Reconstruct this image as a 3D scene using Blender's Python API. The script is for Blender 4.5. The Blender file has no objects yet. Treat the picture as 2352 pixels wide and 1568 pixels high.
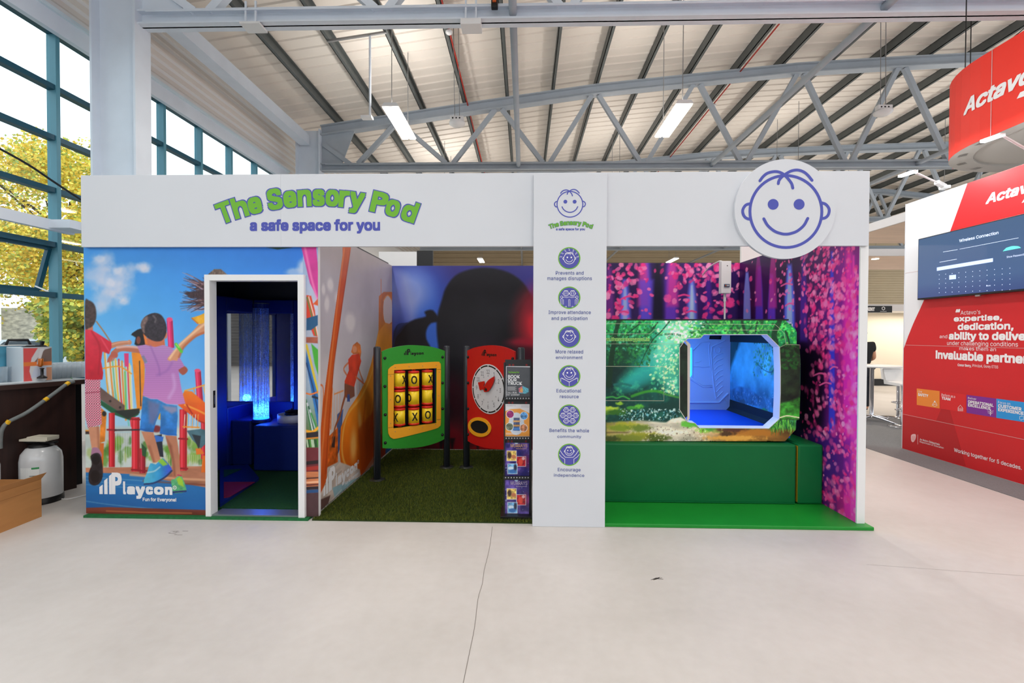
import bpy, bmesh, math, random
import numpy as np
from mathutils import Vector, Matrix
from mathutils.geometry import tessellate_polygon

scene = bpy.context.scene
C = scene.collection
random.seed(7)
PI = math.pi

# ------------------------------------------------------------------ camera
F_PX = 1078.0                      # focal length in pixels of the 2352 px wide frame
cam_data = bpy.data.cameras.new('camera')
cam_data.sensor_width = 36.0
cam_data.lens = 36.0 * F_PX / 2352.0
cam_data.clip_start, cam_data.clip_end = 0.05, 300
camera = bpy.data.objects.new('camera', cam_data)
C.objects.link(camera)
EYE = Vector((0, 0, 1.62))
RC = Matrix.Rotation(0.027, 3, 'Z') @ Matrix.Rotation(PI/2 - 0.0148, 3, 'X') @ Matrix.Rotation(0.0035, 3, 'Z')
camera.matrix_world = Matrix.Translation(EYE) @ RC.to_4x4()
scene.camera = camera

# ------------------------------------------------------------------ sky and exposure
world = bpy.data.worlds.new('overcast sky')
scene.world = world
world.use_nodes = True
_bg = world.node_tree.nodes['Background']
_bg.inputs[0].default_value = (0.90, 0.95, 1.0, 1)
_bg.inputs[1].default_value = 2.0
scene.view_settings.view_transform = 'Standard'
scene.view_settings.look = 'None'
scene.view_settings.exposure = 0.0
scene.view_settings.gamma = 1.0
scene.view_settings.use_curve_mapping = False

# ceiling luminaires: one area lamp down per fitting, plus an added upward one to brighten the roof (their housings are built further down)
LAMP_ROWS = [-3.0, 3.0, 9.0, 15.0, 21.0, 27.0]
LAMP_COLS = [-2.6, 3.0, 8.6, 14.2]
LAMP_W = 95.0
def area(name, loc, sx, sy, energy, col, rot=(0, 0, 0)):
    L = bpy.data.lights.new(name, 'AREA')
    L.shape = 'RECTANGLE'; L.size = sx; L.size_y = sy; L.energy = energy; L.color = col
    o = bpy.data.objects.new(name, L); C.objects.link(o); o.location = loc; o.rotation_euler = rot
    return o
for _y in LAMP_ROWS[:5]:
    for _x in LAMP_COLS:
        if (_x, _y) == (8.6, 9.0): continue       # the hanging banner takes this place
        area('roof_fill_light', (_x, _y + 0.75, 6.08), 0.3, 1.4, LAMP_W * 0.36, (1.0, 0.965, 0.92), (PI, 0, 0))
        area('tube_light', (_x, _y + 0.75, 5.93), 0.3, 1.4, LAMP_W * (0.8 if _x < 0 else 1.0), (1.0, 0.965, 0.92))

# ------------------------------------------------------------------ measuring
def ray(px, py):
    return RC @ Vector(((px - 1176) / F_PX, -(py - 784) / F_PX, -1.0))
def at(px, py, X=None, Y=None, Z=None):
    """Where the sight line through a measured photo point meets a plane of the hall."""
    d = ray(px, py)
    if X is not None: t = (X - EYE.x) / d.x
    elif Y is not None: t = (Y - EYE.y) / d.y
    else: t = (Z - EYE.z) / d.z
    return EYE + d * t

# ------------------------------------------------------------------ materials
def lin(c):
    c = np.asarray(c, float) / 255.0
    return np.where(c <= 0.04045, c / 12.92, ((c + 0.055) / 1.055) ** 2.4)
_mats = {}
def mat(name, col, rough=0.5, metal=0.0, spec=0.4, emit=0.0, var=0.0, scale=8.0, bump=0.0, bscale=60.0, coat=0.0, trans=0.0, stretch=(1, 1, 1)):
    if name in _mats: return _mats[name]
    m = bpy.data.materials.new(name); m.use_nodes = True
    nt = m.node_tree; b = nt.nodes['Principled BSDF']
    c = tuple(lin(col)) + (1,)
    b.inputs['Base Color'].default_value = c
    b.inputs['Roughness'].default_value = rough
    b.inputs['Metallic'].default_value = metal
    b.inputs['Specular IOR Level'].default_value = spec
    b.inputs['Coat Weight'].default_value = coat
    b.inputs['Transmission Weight'].default_value = trans
    if emit:
        b.inputs['Emission Color'].default_value = c
        b.inputs['Emission Strength'].default_value = emit
    tc = nt.nodes.new('ShaderNodeTexCoord'); mp = nt.nodes.new('ShaderNodeMapping')
    mp.inputs['Scale'].default_value = stretch
    nt.links.new(tc.outputs['Object'], mp.inputs['Vector'])
    if var:
        n = nt.nodes.new('ShaderNodeTexNoise'); n.inputs['Scale'].default_value = scale; n.inputs['Detail'].default_value = 5
        nt.links.new(mp.outputs[0], n.inputs['Vector'])
        r = nt.nodes.new('ShaderNodeValToRGB')
        r.color_ramp.elements[0].position = 0.3; r.color_ramp.elements[1].position = 0.7
        r.color_ramp.elements[0].color = tuple(x * (1 - var) for x in c[:3]) + (1,)
        r.color_ramp.elements[1].color = tuple(min(1, x * (1 + var)) for x in c[:3]) + (1,)
        nt.links.new(n.outputs['Fac'], r.inputs['Fac']); nt.links.new(r.outputs['Color'], b.inputs['Base Color'])
    if bump:
        n2 = nt.nodes.new('ShaderNodeTexNoise'); n2.inputs['Scale'].default_value = bscale; n2.inputs['Detail'].default_value = 4
        nt.links.new(mp.outputs[0], n2.inputs['Vector'])
        bp = nt.nodes.new('ShaderNodeBump'); bp.inputs['Strength'].default_value = bump; bp.inputs['Distance'].default_value = 0.01
        nt.links.new(n2.outputs['Fac'], bp.inputs['Height']); nt.links.new(bp.outputs['Normal'], b.inputs['Normal'])
    _mats[name] = m
    return m
def print_mat(name, rough=0.4, spec=0.35):
    """A print: the colours of the picture are stored per point of the panel's mesh."""
    m = bpy.data.materials.new(name); m.use_nodes = True
    nt = m.node_tree; b = nt.nodes['Principled BSDF']
    a = nt.nodes.new('ShaderNodeAttribute'); a.attribute_name = 'ink'
    nt.links.new(a.outputs['Color'], b.inputs['Base Color'])
    b.inputs['Roughness'].default_value = rough; b.inputs['Specular IOR Level'].default_value = spec
    return m
def glass_mat(name, tint=(255, 255, 255), gloss=0.12, rough=0.02):
    m = bpy.data.materials.new(name); m.use_nodes = True
    nt = m.node_tree; nt.nodes.remove(nt.nodes['Principled BSDF'])
    t = nt.nodes.new('ShaderNodeBsdfTransparent'); t.inputs[0].default_value = tuple(lin(tint)) + (1,)
    g = nt.nodes.new('ShaderNodeBsdfGlossy'); g.inputs['Roughness'].default_value = rough
    lw = nt.nodes.new('ShaderNodeLayerWeight')
    pw = nt.nodes.new('ShaderNodeMath'); pw.operation = 'POWER'; pw.inputs[1].default_value = 4.0
    mr = nt.nodes.new('ShaderNodeMapRange'); mr.inputs['To Min'].default_value = gloss * 0.3; mr.inputs['To Max'].default_value = min(1, gloss * 5)
    nt.links.new(lw.outputs['Facing'], pw.inputs[0]); nt.links.new(pw.outputs[0], mr.inputs['Value'])
    mx = nt.nodes.new('ShaderNodeMixShader')
    nt.links.new(mr.outputs[0], mx.inputs[0]); nt.links.new(t.outputs[0], mx.inputs[1]); nt.links.new(g.outputs[0], mx.inputs[2])
    nt.links.new(mx.outputs[0], nt.nodes['Material Output'].inputs['Surface'])
    return m

M_WHITE = mat('white laminate board', (216, 219, 225), 0.45, var=0.015, scale=2)
M_WHITEP = mat('white paint', (236, 236, 236), 0.4)
M_BLACK = mat('black plastic', (22, 22, 24), 0.4)
M_STEEL = mat('pale blue grey painted steel', (226, 235, 246), 0.45, var=0.03, scale=3)
M_STEELD = mat('grey painted steel', (172, 181, 190), 0.5, var=0.04, scale=3)
M_PURLIN = mat('dark galvanised purlin', (92, 97, 96), 0.5, var=0.08, scale=6)
M_TEAL = mat('dark teal powder coat', (22, 78, 98), 0.4)
M_TEALP = mat('pale teal powder coat', (110, 160, 176), 0.4)
M_CHROME = mat('chrome', (200, 200, 205), 0.15, metal=1.0)
M_GALV = mat('galvanised metal', (150, 150, 150), 0.4, metal=0.6)
M_LED = mat('lit tube diffuser', (255, 246, 232), 0.5, emit=6.0)
M_LEDC = mat('lit spotlight lens', (245, 250, 255), 0.5, emit=7.0)
M_BLUEINK = mat('blue vinyl', (76, 84, 178), 0.5)
M_GREENINK = mat('green vinyl', (112, 182, 46), 0.5)
M_WHITEINK = mat('white vinyl', (238, 238, 240), 0.5)
M_GREYINK = mat('slate blue vinyl', (84, 96, 158), 0.5)
M_BLACKINK = mat('black vinyl', (16, 16, 18), 0.5)
M_RED = mat('red vinyl wall', (206, 30, 36), 0.45, var=0.03, scale=1.0)
M_MIRROR = mat('mirror', (225, 228, 230), 0.02, metal=1.0)
M_INK = print_mat('printed picture')
M_INKG = print_mat('glossy printed paper', 0.2, 0.5)
M_GLASS = glass_mat('window glass', (246, 252, 252), 0.11)
M_CLEAR = glass_mat('clear glass', (246, 250, 252), 0.16, 0.05)
_nt = M_CLEAR.node_tree; _a = _nt.nodes.new('ShaderNodeBsdfTranslucent'); _a.inputs[0].default_value = (.95, .97, 1, 1)
_x = _nt.nodes.new('ShaderNodeMixShader'); _x.inputs[0].default_value = 0.34; _o = _nt.nodes['Material Output']
_nt.links.new(_o.inputs['Surface'].links[0].from_socket, _x.inputs[1]); _nt.links.new(_a.outputs[0], _x.inputs[2]); _nt.links.new(_x.outputs[0], _o.inputs['Surface'])

# ------------------------------------------------------------------ mesh building
class MB:
    """Collects shapes and links them as one mesh object."""
    def __init__(s): s.v = []; s.f = []; s.m = []; s.s = []
    def add(s, vs, fs, m=0, smooth=False):
        o = len(s.v); s.v += [tuple(p) for p in vs]
        for f in fs:
            s.f.append([i + o for i in f]); s.m.append(m); s.s.append(smooth)
        return s
    def box(s, a, b, m=0):
        (x0, y0, z0), (x1, y1, z1) = a, b
        return s.add([(x0,y0,z0),(x1,y0,z0),(x1,y1,z0),(x0,y1,z0),(x0,y0,z1),(x1,y0,z1),(x1,y1,z1),(x0,y1,z1)],
                     [(3,2,1,0),(4,5,6,7),(0,1,5,4),(1,2,6,5),(2,3,7,6),(3,0,4,7)], m)
    def cbox(s, c, d, m=0, M=None):
        hx, hy, hz = d[0]/2, d[1]/2, d[2]/2
        vs = [Vector((x, y, z)) for z in (-hz, hz) for x, y in ((-hx,-hy),(hx,-hy),(hx,hy),(-hx,hy))]
        if M is not None: vs = [M @ v for v in vs]
        vs = [v + Vector(c) for v in vs]
        return s.add(vs, [(3,2,1,0),(4,5,6,7),(0,1,5,4),(1,2,6,5),(2,3,7,6),(3,0,4,7)], m)
    def bar(s, a, b, w, h, m=0, up=(0, 0, 1)):
        a, b = Vector(a), Vector(b); d = (b - a).normalized(); u = Vector(up)
        if abs(d.dot(u)) > 0.98: u = Vector((0, 1, 0))
        x = d.cross(u).normalized() * (w / 2); y = x.cross(d).normalized() * (h / 2)
        vs = [a - x - y, a + x - y, a + x + y, a - x + y, b - x - y, b + x - y, b + x + y, b - x + y]
        return s.add(vs, [(3,2,1,0),(4,5,6,7),(0,1,5,4),(1,2,6,5),(2,3,7,6),(3,0,4,7)], m)
    def prism(s, pts, ext, m=0, mside=None):
        pts = [Vector(p) for p in pts]; e = Vector(ext); n = len(pts)
        tri = tessellate_polygon([pts])
        fs = [tuple(t) for t in tri] + [tuple(i + n for i in t[::-1]) for t in tri]
        s.add(pts + [p + e for p in pts], fs, m)
        return s.add(pts + [p + e for p in pts], [(i, (i+1) % n, (i+1) % n + n, i + n) for i in range(n)], m if mside is None else mside)
    def tube(s, pts, r, n=10, m=0, cap=True, closed=False):
        pts = [Vector(p) for p in pts]; k = len(pts)
        rs = r if isinstance(r, (list, tuple)) else [r] * k
        vs = []; prev = None
        for i, p in enumerate(pts):
            if closed: d = (pts[(i+1) % k] - pts[i-1]).normalized()
            else: d = (pts[min(i+1, k-1)] - pts[max(i-1, 0)]).normalized()
            if prev is None:
                u = Vector((0, 0, 1)) if abs(d.z) < 0.9 else Vector((1, 0, 0))
                x = d.cross(u).normalized()
            else:
                x = (prev - d * prev.dot(d)).normalized()
            prev = x; y = d.cross(x)
            for j in range(n):
                a = 2 * PI * j / n
                vs.append(p + (x * math.cos(a) + y * math.sin(a)) * rs[i])
        fs = []
        for i in range(k if closed else k - 1):
            i2 = (i + 1) % k
            for j in range(n): fs.append((i*n + j, i*n + (j+1) % n, i2*n + (j+1) % n, i2*n + j))
        s.add(vs, fs, m, True)
        if cap and not closed:
            s.add(vs[:n], [tuple(range(n))[::-1]], m); s.add(vs[-n:], [tuple(range(n))], m)
        return s
    def lathe(s, prof, c=(0, 0, 0), n=24, m=0, M=None, smooth=True):
        c = Vector(c); vs = []
        for r, z in prof:
            for j in range(n):
                a = 2 * PI * j / n
                v = Vector((r * math.cos(a), r * math.sin(a), z))
                if M is not None: v = M @ v
                vs.append(v + c)
        fs = []
        for i in range(len(prof) - 1):
            for j in range(n): fs.append((i*n + j, i*n + (j+1) % n, (i+1)*n + (j+1) % n, (i+1)*n + j))
        s.add(vs, fs, m, smooth)
        if prof[0][0] > 1e-5: s.add(vs[:n], [tuple(range(n))[::-1]], m)
        if prof[-1][0] > 1e-5: s.add(vs[-n:], [tuple(range(n))], m)
        return s
    def ball(s, c, r, n=14, k=9, m=0, M=None):
        rr = r if isinstance(r, (list, tuple)) else (r, r, r)
        c = Vector(c); vs = []
        for i in range(k + 1):
            t = PI * i / k
            for j in range(n):
                a = 2 * PI * j / n
                v = Vector((rr[0]*math.sin(t)*math.cos(a), rr[1]*math.sin(t)*math.sin(a), rr[2]*math.cos(t)))
                if M is not None: v = M @ v
                vs.append(v + c)
        fs = [(i*n + j, (i+1)*n + j, (i+1)*n + (j+1) % n, i*n + (j+1) % n) for i in range(k) for j in range(n)]
        return s.add(vs, fs, m, True)
    def build(s, name, mats, parent=None, bevel=0.0, M=None):
        me = bpy.data.meshes.new(name)
        vs = s.v if M is None else [tuple(M @ Vector(p)) for p in s.v]
        me.from_pydata(vs, [], s.f); me.update()
        for mm in (mats if isinstance(mats, (list, tuple)) else [mats]): me.materials.append(mm)
        me.polygons.foreach_set('material_index', s.m)
        me.polygons.foreach_set('use_smooth', s.s)
        bm = bmesh.new(); bm.from_mesh(me)
        bmesh.ops.remove_doubles(bm, verts=bm.verts, dist=1e-7)
        bmesh.ops.recalc_face_normals(bm, faces=bm.faces) if len(s.f) < 3000 else None
        bm.to_mesh(me); bm.free()
        o = bpy.data.objects.new(name, me); C.objects.link(o)
        if bevel:
            bv = o.modifiers.new('bevel', 'BEVEL'); bv.width = bevel; bv.segments = 2; bv.limit_method = 'ANGLE'
        return hang(o, parent)
def hang(o, parent):
    if parent is not None:
        o.parent = parent
        o.matrix_parent_inverse = Matrix.Identity(4) if parent.type == 'MESH' else Matrix.Translation(-parent.location)
    return o
def tag(o, label=None, cat=None, group=None, kind=None):
    if label: o['label'] = label
    if cat: o['category'] = cat
    if group: o['group'] = group
    if kind: o['kind'] = kind
    return o
def thing(name, label, cat, loc=(0, 0, 0), group=None):
    o = bpy.data.objects.new(name, None); C.objects.link(o); o.location = loc; o.empty_display_size = 0.2
    return tag(o, label, cat, group)
def structure(o): o['kind'] = 'structure'; return o
def copy_tree(o, parent=None):
    c = o.copy(); C.objects.link(c)
    if parent is not None: c.parent = parent
    for ch in list(o.children): copy_tree(ch, c)
    return c

# ------------------------------------------------------------------ lettering
_tx = {}
try:      # Blender's own bundled interface typeface, else its built-in one
    import os
    FONT = bpy.data.fonts.load(os.path.join(bpy.utils.system_resource('DATAFILES'), 'fonts', 'Inter.woff2'))
except Exception:
    FONT = None
def text_geo(t, shear=0.0, space=1.0):
    k = (t, shear, space)
    if k not in _tx:
        cu = bpy.data.curves.new('lettering', 'FONT')
        cu.body = t
        if FONT and t != 'P': cu.font = FONT
        cu.shear = shear; cu.space_character = space; cu.resolution_u = 3
        ob = bpy.data.objects.new('lettering', cu); C.objects.link(ob)
        dg = bpy.context.evaluated_depsgraph_get()
        me = ob.evaluated_get(dg).to_mesh()
        co = np.array([v.co[:2] for v in me.vertices]).reshape(-1, 2); ix = [list(p.vertices) for p in me.polygons]
        vs = co[[i for p in ix for i in p]]; fs = []; k0 = 0          # every triangle keeps corners of its own
        for p in ix: fs.append(tuple(range(k0, k0 + len(p)))); k0 += len(p)
        ob.evaluated_get(dg).to_mesh_clear()
        bpy.data.objects.remove(ob); bpy.data.curves.remove(cu)
        _tx[k] = (vs, fs)
    return _tx[k]

class Wall:
    """A flat face of something in the hall: origin, right, up; normal towards the viewer."""
    def __init__(s, O, U, V=(0, 0, 1)):
        s.O, s.U, s.V = Vector(O), Vector(U).normalized(), Vector(V).normalized()
        s.N = s.U.cross(s.V)
    def conv(s, px, py):
        d = ray(px, py); t = (s.O - EYE).dot(s.N) / d.dot(s.N)
        q = EYE + d * t - s.O
        return (q.dot(s.U), q.dot(s.V))
    def p3(s, u, v, d=0.0): return s.O + s.U * u + s.V * v + s.N * d
    def mpp(s, px, py):
        a = s.conv(px, py); b = s.conv(px, py + 1); return abs(a[1] - b[1])
    def polyuv(s, mb, uv, m=0, d=0.001, thick=0.0):
        pts = [s.p3(u, v, d + 8e-6*(len(mb.f) % 37)) for u, v in uv]
        if thick: return mb.prism(pts, s.N * thick, m)
        return mb.add(pts, [tuple(t) for t in tessellate_polygon([pts])], m)
    def poly(s, mb, pts, m=0, d=0.001, thick=0.0):
        return s.polyuv(mb, [s.conv(*p) for p in pts], m, d, thick)
    def disc(s, mb, cx, cy, r, m=0, d=0.001, n=40, ry=None):
        u, v = s.conv(cx, cy); k = s.mpp(cx, cy)
        return s.polyuv(mb, [(u + r*k*math.cos(2*PI*i/n), v + (ry or r)*k*math.sin(2*PI*i/n)) for i in range(n)], m, d)
    def stroke(s, mb, pts, w, m=0, d=0.001, closed=False):
        k = s.mpp(*pts[0]); return s.strokeuv(mb, [s.conv(*p) for p in pts], w * k, m, d, closed)
    def strokeuv(s, mb, uv, w, m=0, d=0.001, closed=False):
        n = len(uv); P = [Vector(p) for p in uv]; L = []; R = []
        for i in range(n):
            a = P[i-1] if (i or closed) else P[i]; b = P[(i+1) % n] if (i < n-1 or closed) else P[i]
            t = (b - a).normalized(); q = Vector((-t.y, t.x)) * (w / 2)
            L.append(P[i] + q); R.append(P[i] - q)
        d = d + 8e-6*(len(mb.f) % 37)
        vs = [s.p3(p.x, p.y, d) for p in L] + [s.p3(p.x, p.y, d) for p in R]
        fs = [(i, (i+1) % n, (i+1) % n + n, i + n) for i in range(n if closed else n - 1)]
        mb.add(vs, fs, m)
        if not closed:
            for c in (P[0], P[-1]):
                s.polyuv(mb, [(c.x + w/2*math.cos(2*PI*i/12), c.y + w/2*math.sin(2*PI*i/12)) for i in range(12)], m, d)
        return mb
    def textuv(s, mb, t, u0, v0, u1, v1, m=0, d=0.001, bold=0.0, shear=0.0, space=1.0):
        """lettering filling the box; bold thickens the strokes by that many ems"""
        vs, fs = text_geo(t, shear, space)
        lo, hi = vs.min(0), vs.max(0); sp = np.maximum(hi - lo, 1e-6)
        b = bold*(v1 - v0)/sp[1]; b = min(b, 0.3*abs(u1 - u0)); sg = 1 if u1 > u0 else -1
        q = (vs - lo)/sp; q = np.stack([u0 + sg*b + q[:, 0]*(u1 - u0 - 2*sg*b), v0 + b + q[:, 1]*(v1 - v0 - 2*b)], -1)
        for i, (x, y) in enumerate([(0, 0)] + ([(.9*x, .9*y) for x in (-1, 0, 1) for y in (-1, 0, 1) if x or y] if bold else [])):
            dd = d + 5e-5*i
            mb.add([s.p3(a + x*b, c + y*b, dd + 6e-6*(j//3 % 7)) for j, (a, c) in enumerate(q)], fs, m)
        return mb
    def text(s, mb, t, x0, x1, yt, yb, m=0, d=0.001, bold=0.0, shear=0.0, space=1.0):
        """Lettering whose inked box runs from x0 to x1; yt and yb are its top and bottom at the left end."""
        u0, v0 = s.conv(x0, yb); u1 = s.conv(x1, yb)[0]; v1 = s.conv(x0, yt)[1]
        return s.textuv(mb, t, u0, v0, u1, v1, m, d, bold, shear, space)

def ring(w, mb, outer, inner, m=0, d=0.001, thick=0.01):
    """plate with a hole, both outlines in wall metres"""
    A = [w.p3(u, v, d + thick) for u, v in outer]; B = [w.p3(u, v, d + thick) for u, v in inner]
    pts = A + B; tri = [tuple(t) for t in tessellate_polygon([A, B])]; n, k = len(A), len(B); e = w.N*-thick
    mb.add(pts, tri, m); mb.add([p + e for p in pts], [t[::-1] for t in tri], m)
    mb.add(A + [p + e for p in A], [(i, (i+1) % n, (i+1) % n + n, i + n) for i in range(n)], m)
    mb.add(B + [p + e for p in B], [(i, (i+1) % k, (i+1) % k + k, i + k) for i in range(k)], m)
    return mb
def smooth(pts, n=6, closed=False):
    """Catmull-Rom through the points."""
    P = [np.array(p, float) for p in pts]; k = len(P); out = []
    for i in range(k if closed else k - 1):
        a = P[i-1] if (i or closed) else 2*P[0]-P[1]; b = P[i]; c = P[(i+1) % k]
        e = P[(i+2) % k] if (closed or i < k-2) else 2*P[-1]-P[-2]
        for j in range(n):
            t = j / n
            out.append(tuple(0.5*((2*b)+(-a+c)*t+(2*a-5*b+4*c-e)*t*t+(-a+3*b-3*c+e)*t**3)))
    if not closed: out.append(tuple(P[-1]))
    return out

# ------------------------------------------------------------------ printed pictures
_rt = np.random.RandomState(3).rand(512, 512)
def vnoise(U, V, sc, seed=0):
    x = U * sc + seed * 17.3 + 100; y = V * sc + seed * 9.7 + 100
    xi = np.floor(x).astype(int); yi = np.floor(y).astype(int); fx = x - xi; fy = y - yi
    fx = fx*fx*(3-2*fx); fy = fy*fy*(3-2*fy)
    g = lambda a, b: _rt[(a + seed*31) % 512, b % 512]
    return (g(xi,yi)*(1-fx)+g(xi+1,yi)*fx)*(1-fy) + (g(xi,yi+1)*(1-fx)+g(xi+1,yi+1)*fx)*fy
def fbm(U, V, sc, seed=0, o=4):
    r = 0; a = 0.5; t = 0
    for i in range(o): r = r + a*vnoise(U, V, sc*2**i, seed+i); t += a; a *= 0.5
    return r / t
class Paint:
    """A picture printed on a Wall: a fine grid of points, each holding its ink colour."""
    def __init__(s, wall, u0, u1, v0, v1, step, base):
        s.w = wall; s.step = step
        s.nu = max(2, int((u1-u0)/step)); s.nv = max(2, int((v1-v0)/step))
        s.us = np.linspace(u0, u1, s.nu+1); s.vs = np.linspace(v0, v1, s.nv+1)
        s.U, s.V = np.meshgrid(s.us, s.vs)
        s.col = np.zeros(s.U.shape + (3,)); s.put(np.ones(s.U.shape), base)
    def put(s, mask, col, sl=(slice(None), slice(None))):
        c = col(s.U[sl], s.V[sl]) if callable(col) else np.asarray(col, float)
        m = mask[..., None]; s.col[sl] = s.col[sl]*(1-m) + c*m
    def sl(s, u0, u1, v0, v1):
        i0, i1 = np.searchsorted(s.us, [u0, u1]); j0, j1 = np.searchsorted(s.vs, [v0, v1])
        return (slice(max(j0-1, 0), j1+1), slice(max(i0-1, 0), i1+1))
    def sdf(s, uv, sl, closed=True):
        X = s.U[sl]; Y = s.V[sl]; D = np.full(X.shape, 1e9); ins = np.zeros(X.shape, bool); n = len(uv)
        for i in range(n):
            (x0, y0), (x1, y1) = uv[i], uv[(i+1) % n]
            dx, dy = x1-x0, y1-y0; L = dx*dx+dy*dy+1e-12
            t = np.clip(((X-x0)*dx+(Y-y0)*dy)/L, 0, 1)
            D = np.minimum(D, (X-x0-t*dx)**2+(Y-y0-t*dy)**2)
            if y0 != y1: ins ^= ((y0 > Y) != (y1 > Y)) & (X < (x1-x0)*(Y-y0)/(y1-y0)+x0)
        D = np.sqrt(D); return np.where(ins, -D, D)
    def polyuv(s, uv, col, soft=None, alpha=1.0):
        soft = soft or s.step*1.2; a = np.array(uv)
        sl = s.sl(a[:,0].min()-soft, a[:,0].max()+soft, a[:,1].min()-soft, a[:,1].max()+soft)
        if s.U[sl].size == 0: return
        s.put(np.clip(0.5 - s.sdf(uv, sl)/soft, 0, 1)*alpha, col, sl)
    def poly(s, pts, col, soft=0, alpha=1.0, sm=0):
        if sm: pts = smooth(pts, sm, True)
        uv = [s.w.conv(*p) for p in pts]
        s.polyuv(uv, col, (soft*s.w.mpp(*pts[0])) if soft else None, alpha)
    def stroke(s, pts, w, col, soft=0, alpha=1.0, sm=5):
        if sm and len(pts) > 2: pts = smooth(pts, sm)
        uv = [s.w.conv(*p) for p in pts]; k = s.w.mpp(*pts[0]); n = len(uv)
        ws = [(w[0]+(w[1]-w[0])*i/(n-1))*k/2 for i in range(n)] if isinstance(w, tuple) else [w*k/2]*n
        so = (soft*k) or s.step*1.2; a = np.array(uv); e = max(ws)+so
        sl = s.sl(a[:,0].min()-e, a[:,0].max()+e, a[:,1].min()-e, a[:,1].max()+e)
        if s.U[sl].size == 0: return
        X = s.U[sl]; Y = s.V[sl]; D = np.full(X.shape, 1e9)
        for i in range(n-1):
            (x0, y0), (x1, y1) = uv[i], uv[i+1]; dx, dy = x1-x0, y1-y0
            t = np.clip(((X-x0)*dx+(Y-y0)*dy)/(dx*dx+dy*dy+1e-12), 0, 1)
            D = np.minimum(D, np.hypot(X-x0-t*dx, Y-y0-t*dy)-(ws[i]+(ws[i+1]-ws[i])*t))
        s.put(np.clip(0.5-D/so, 0, 1)*alpha, col, sl)
    def blob(s, cx, cy, rx, ry, col, alpha=1.0, hard=1.0, rot=0.0, nz=0.0, seed=1, nsc=20):
        """soft ellipse; hard>1 gives a sharper rim; nz breaks the rim up"""
        u, v = s.w.conv(cx, cy); k = s.w.mpp(cx, cy); rx *= k; ry *= k; R = max(rx, ry)*2.2
        sl = s.sl(u-R, u+R, v-R, v+R)
        if s.U[sl].size == 0: return
        x = s.U[sl]-u; y = s.V[sl]-v; c, n_ = math.cos(rot), math.sin(rot)
        d = np.sqrt(((x*c+y*n_)/rx)**2+((-x*n_+y*c)/ry)**2)
        if nz: d = d + nz*(fbm(s.U[sl], s.V[sl], nsc, seed)-0.5)*2
        s.put(np.clip((1.25-d)*hard*1.2, 0, 1)**1.3*alpha if hard <= 1.5 else np.clip((1-d)*hard+0.5, 0, 1)*alpha, col, sl)
    def ell(s, cx, cy, rx, ry, col, rot=0.0, alpha=1.0):
        s.poly([(cx+rx*math.cos(t)*math.cos(rot)-ry*math.sin(t)*math.sin(rot), cy+rx*math.cos(t)*math.sin(rot)+ry*math.sin(t)*math.cos(rot)) for t in np.linspace(0, 2*PI, 25)[:-1]], col, 0, alpha)
    def specks(s, n, x0, x1, y0, y1, r0, r1, cols, asp=2.0, alpha=0.9, hard=4.0, rng=None, dens=None):
        rng = rng or random
        for _ in range(n):
            x, y = rng.uniform(x0, x1), rng.uniform(y0, y1)
            if dens and rng.random() > dens(x, y): continue
            r = rng.uniform(r0, r1)
            s.blob(x, y, r, r/rng.uniform(1, asp), rng.choice(cols), alpha*rng.uniform(0.6, 1), hard, rng.uniform(0, PI), 0.25, rng.randint(0, 9), 60)
    def vg(s, x, stops):
        """vertical colour change given as (photo y, colour) stops measured at photo x"""
        vv = [s.w.conv(x, y)[1] for y, c in stops][::-1]; cc = np.array([c for y, c in stops], float)[::-1]
        return lambda U, V: np.stack([np.interp(V, vv, cc[:, i]) for i in range(3)], -1)
    def tex(s, col, amp=0.15, sc=30, seed=2, su=1.0):
        def f(U, V):
            c = col(U, V) if callable(col) else np.broadcast_to(np.asarray(col, float), U.shape+(3,))
            return c*(1+amp*2*(fbm(U*su, V, sc, seed)-0.5))[..., None]
        return f
    def build(s, name, parent, m=None, d=0.0015, hole=None, outline=None):
        w = s.w; U = s.U.copy(); V = s.V.copy()
        keep = np.ones((s.nv, s.nu), bool)
        for uv, inside in ((hole, False), (outline, True)):
            if uv is None: continue
            D = s.sdf(uv, (slice(None), slice(None)))
            gy, gx = np.gradient(D, s.vs, s.us); gl = np.sqrt(gx*gx+gy*gy)+1e-9
            near = np.abs(D) < s.step*0.62
            U = np.where(near, U - D*gx/gl, U); V = np.where(near, V - D*gy/gl, V)
            Dc = (D[:-1,:-1]+D[1:,:-1]+D[:-1,1:]+D[1:,1:])/4
            keep &= (Dc < 0) if inside else (Dc > 0)
        nx = s.nu+1; j, i = np.nonzero(keep); b = j*nx+i
        q = np.stack([b, b+1, b+1+nx, b+nx], -1)
        used, q = np.unique(q, return_inverse=True); q = q.reshape(-1, 4).astype(np.int32)
        O = np.array(w.O); P = O + U[..., None]*np.array(w.U) + V[..., None]*np.array(w.V) + d*np.array(w.N)
        P = P.reshape(-1, 3)[used]
        me = bpy.data.meshes.new(name)
        me.vertices.add(len(P)); me.vertices.foreach_set('co', P.reshape(-1).astype(np.float32))
        me.loops.add(q.size); me.loops.foreach_set('vertex_index', q.reshape(-1))
        me.polygons.add(len(q)); me.polygons.foreach_set('loop_start', np.arange(0, q.size, 4, dtype=np.int32))
        me.update(calc_edges=True)
        at_ = me.attributes.new('ink', 'FLOAT_COLOR', 'POINT')
        rgba = np.ones((len(P), 4), np.float32); rgba[:, :3] = lin(np.clip(s.col, 0, 255)).reshape(-1, 3)[used]
        at_.data.foreach_set('color', rgba.reshape(-1))
        me.materials.append(m or M_INK); me.validate()
        o = bpy.data.objects.new(name, me); C.objects.link(o)
        return hang(o, parent)

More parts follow.
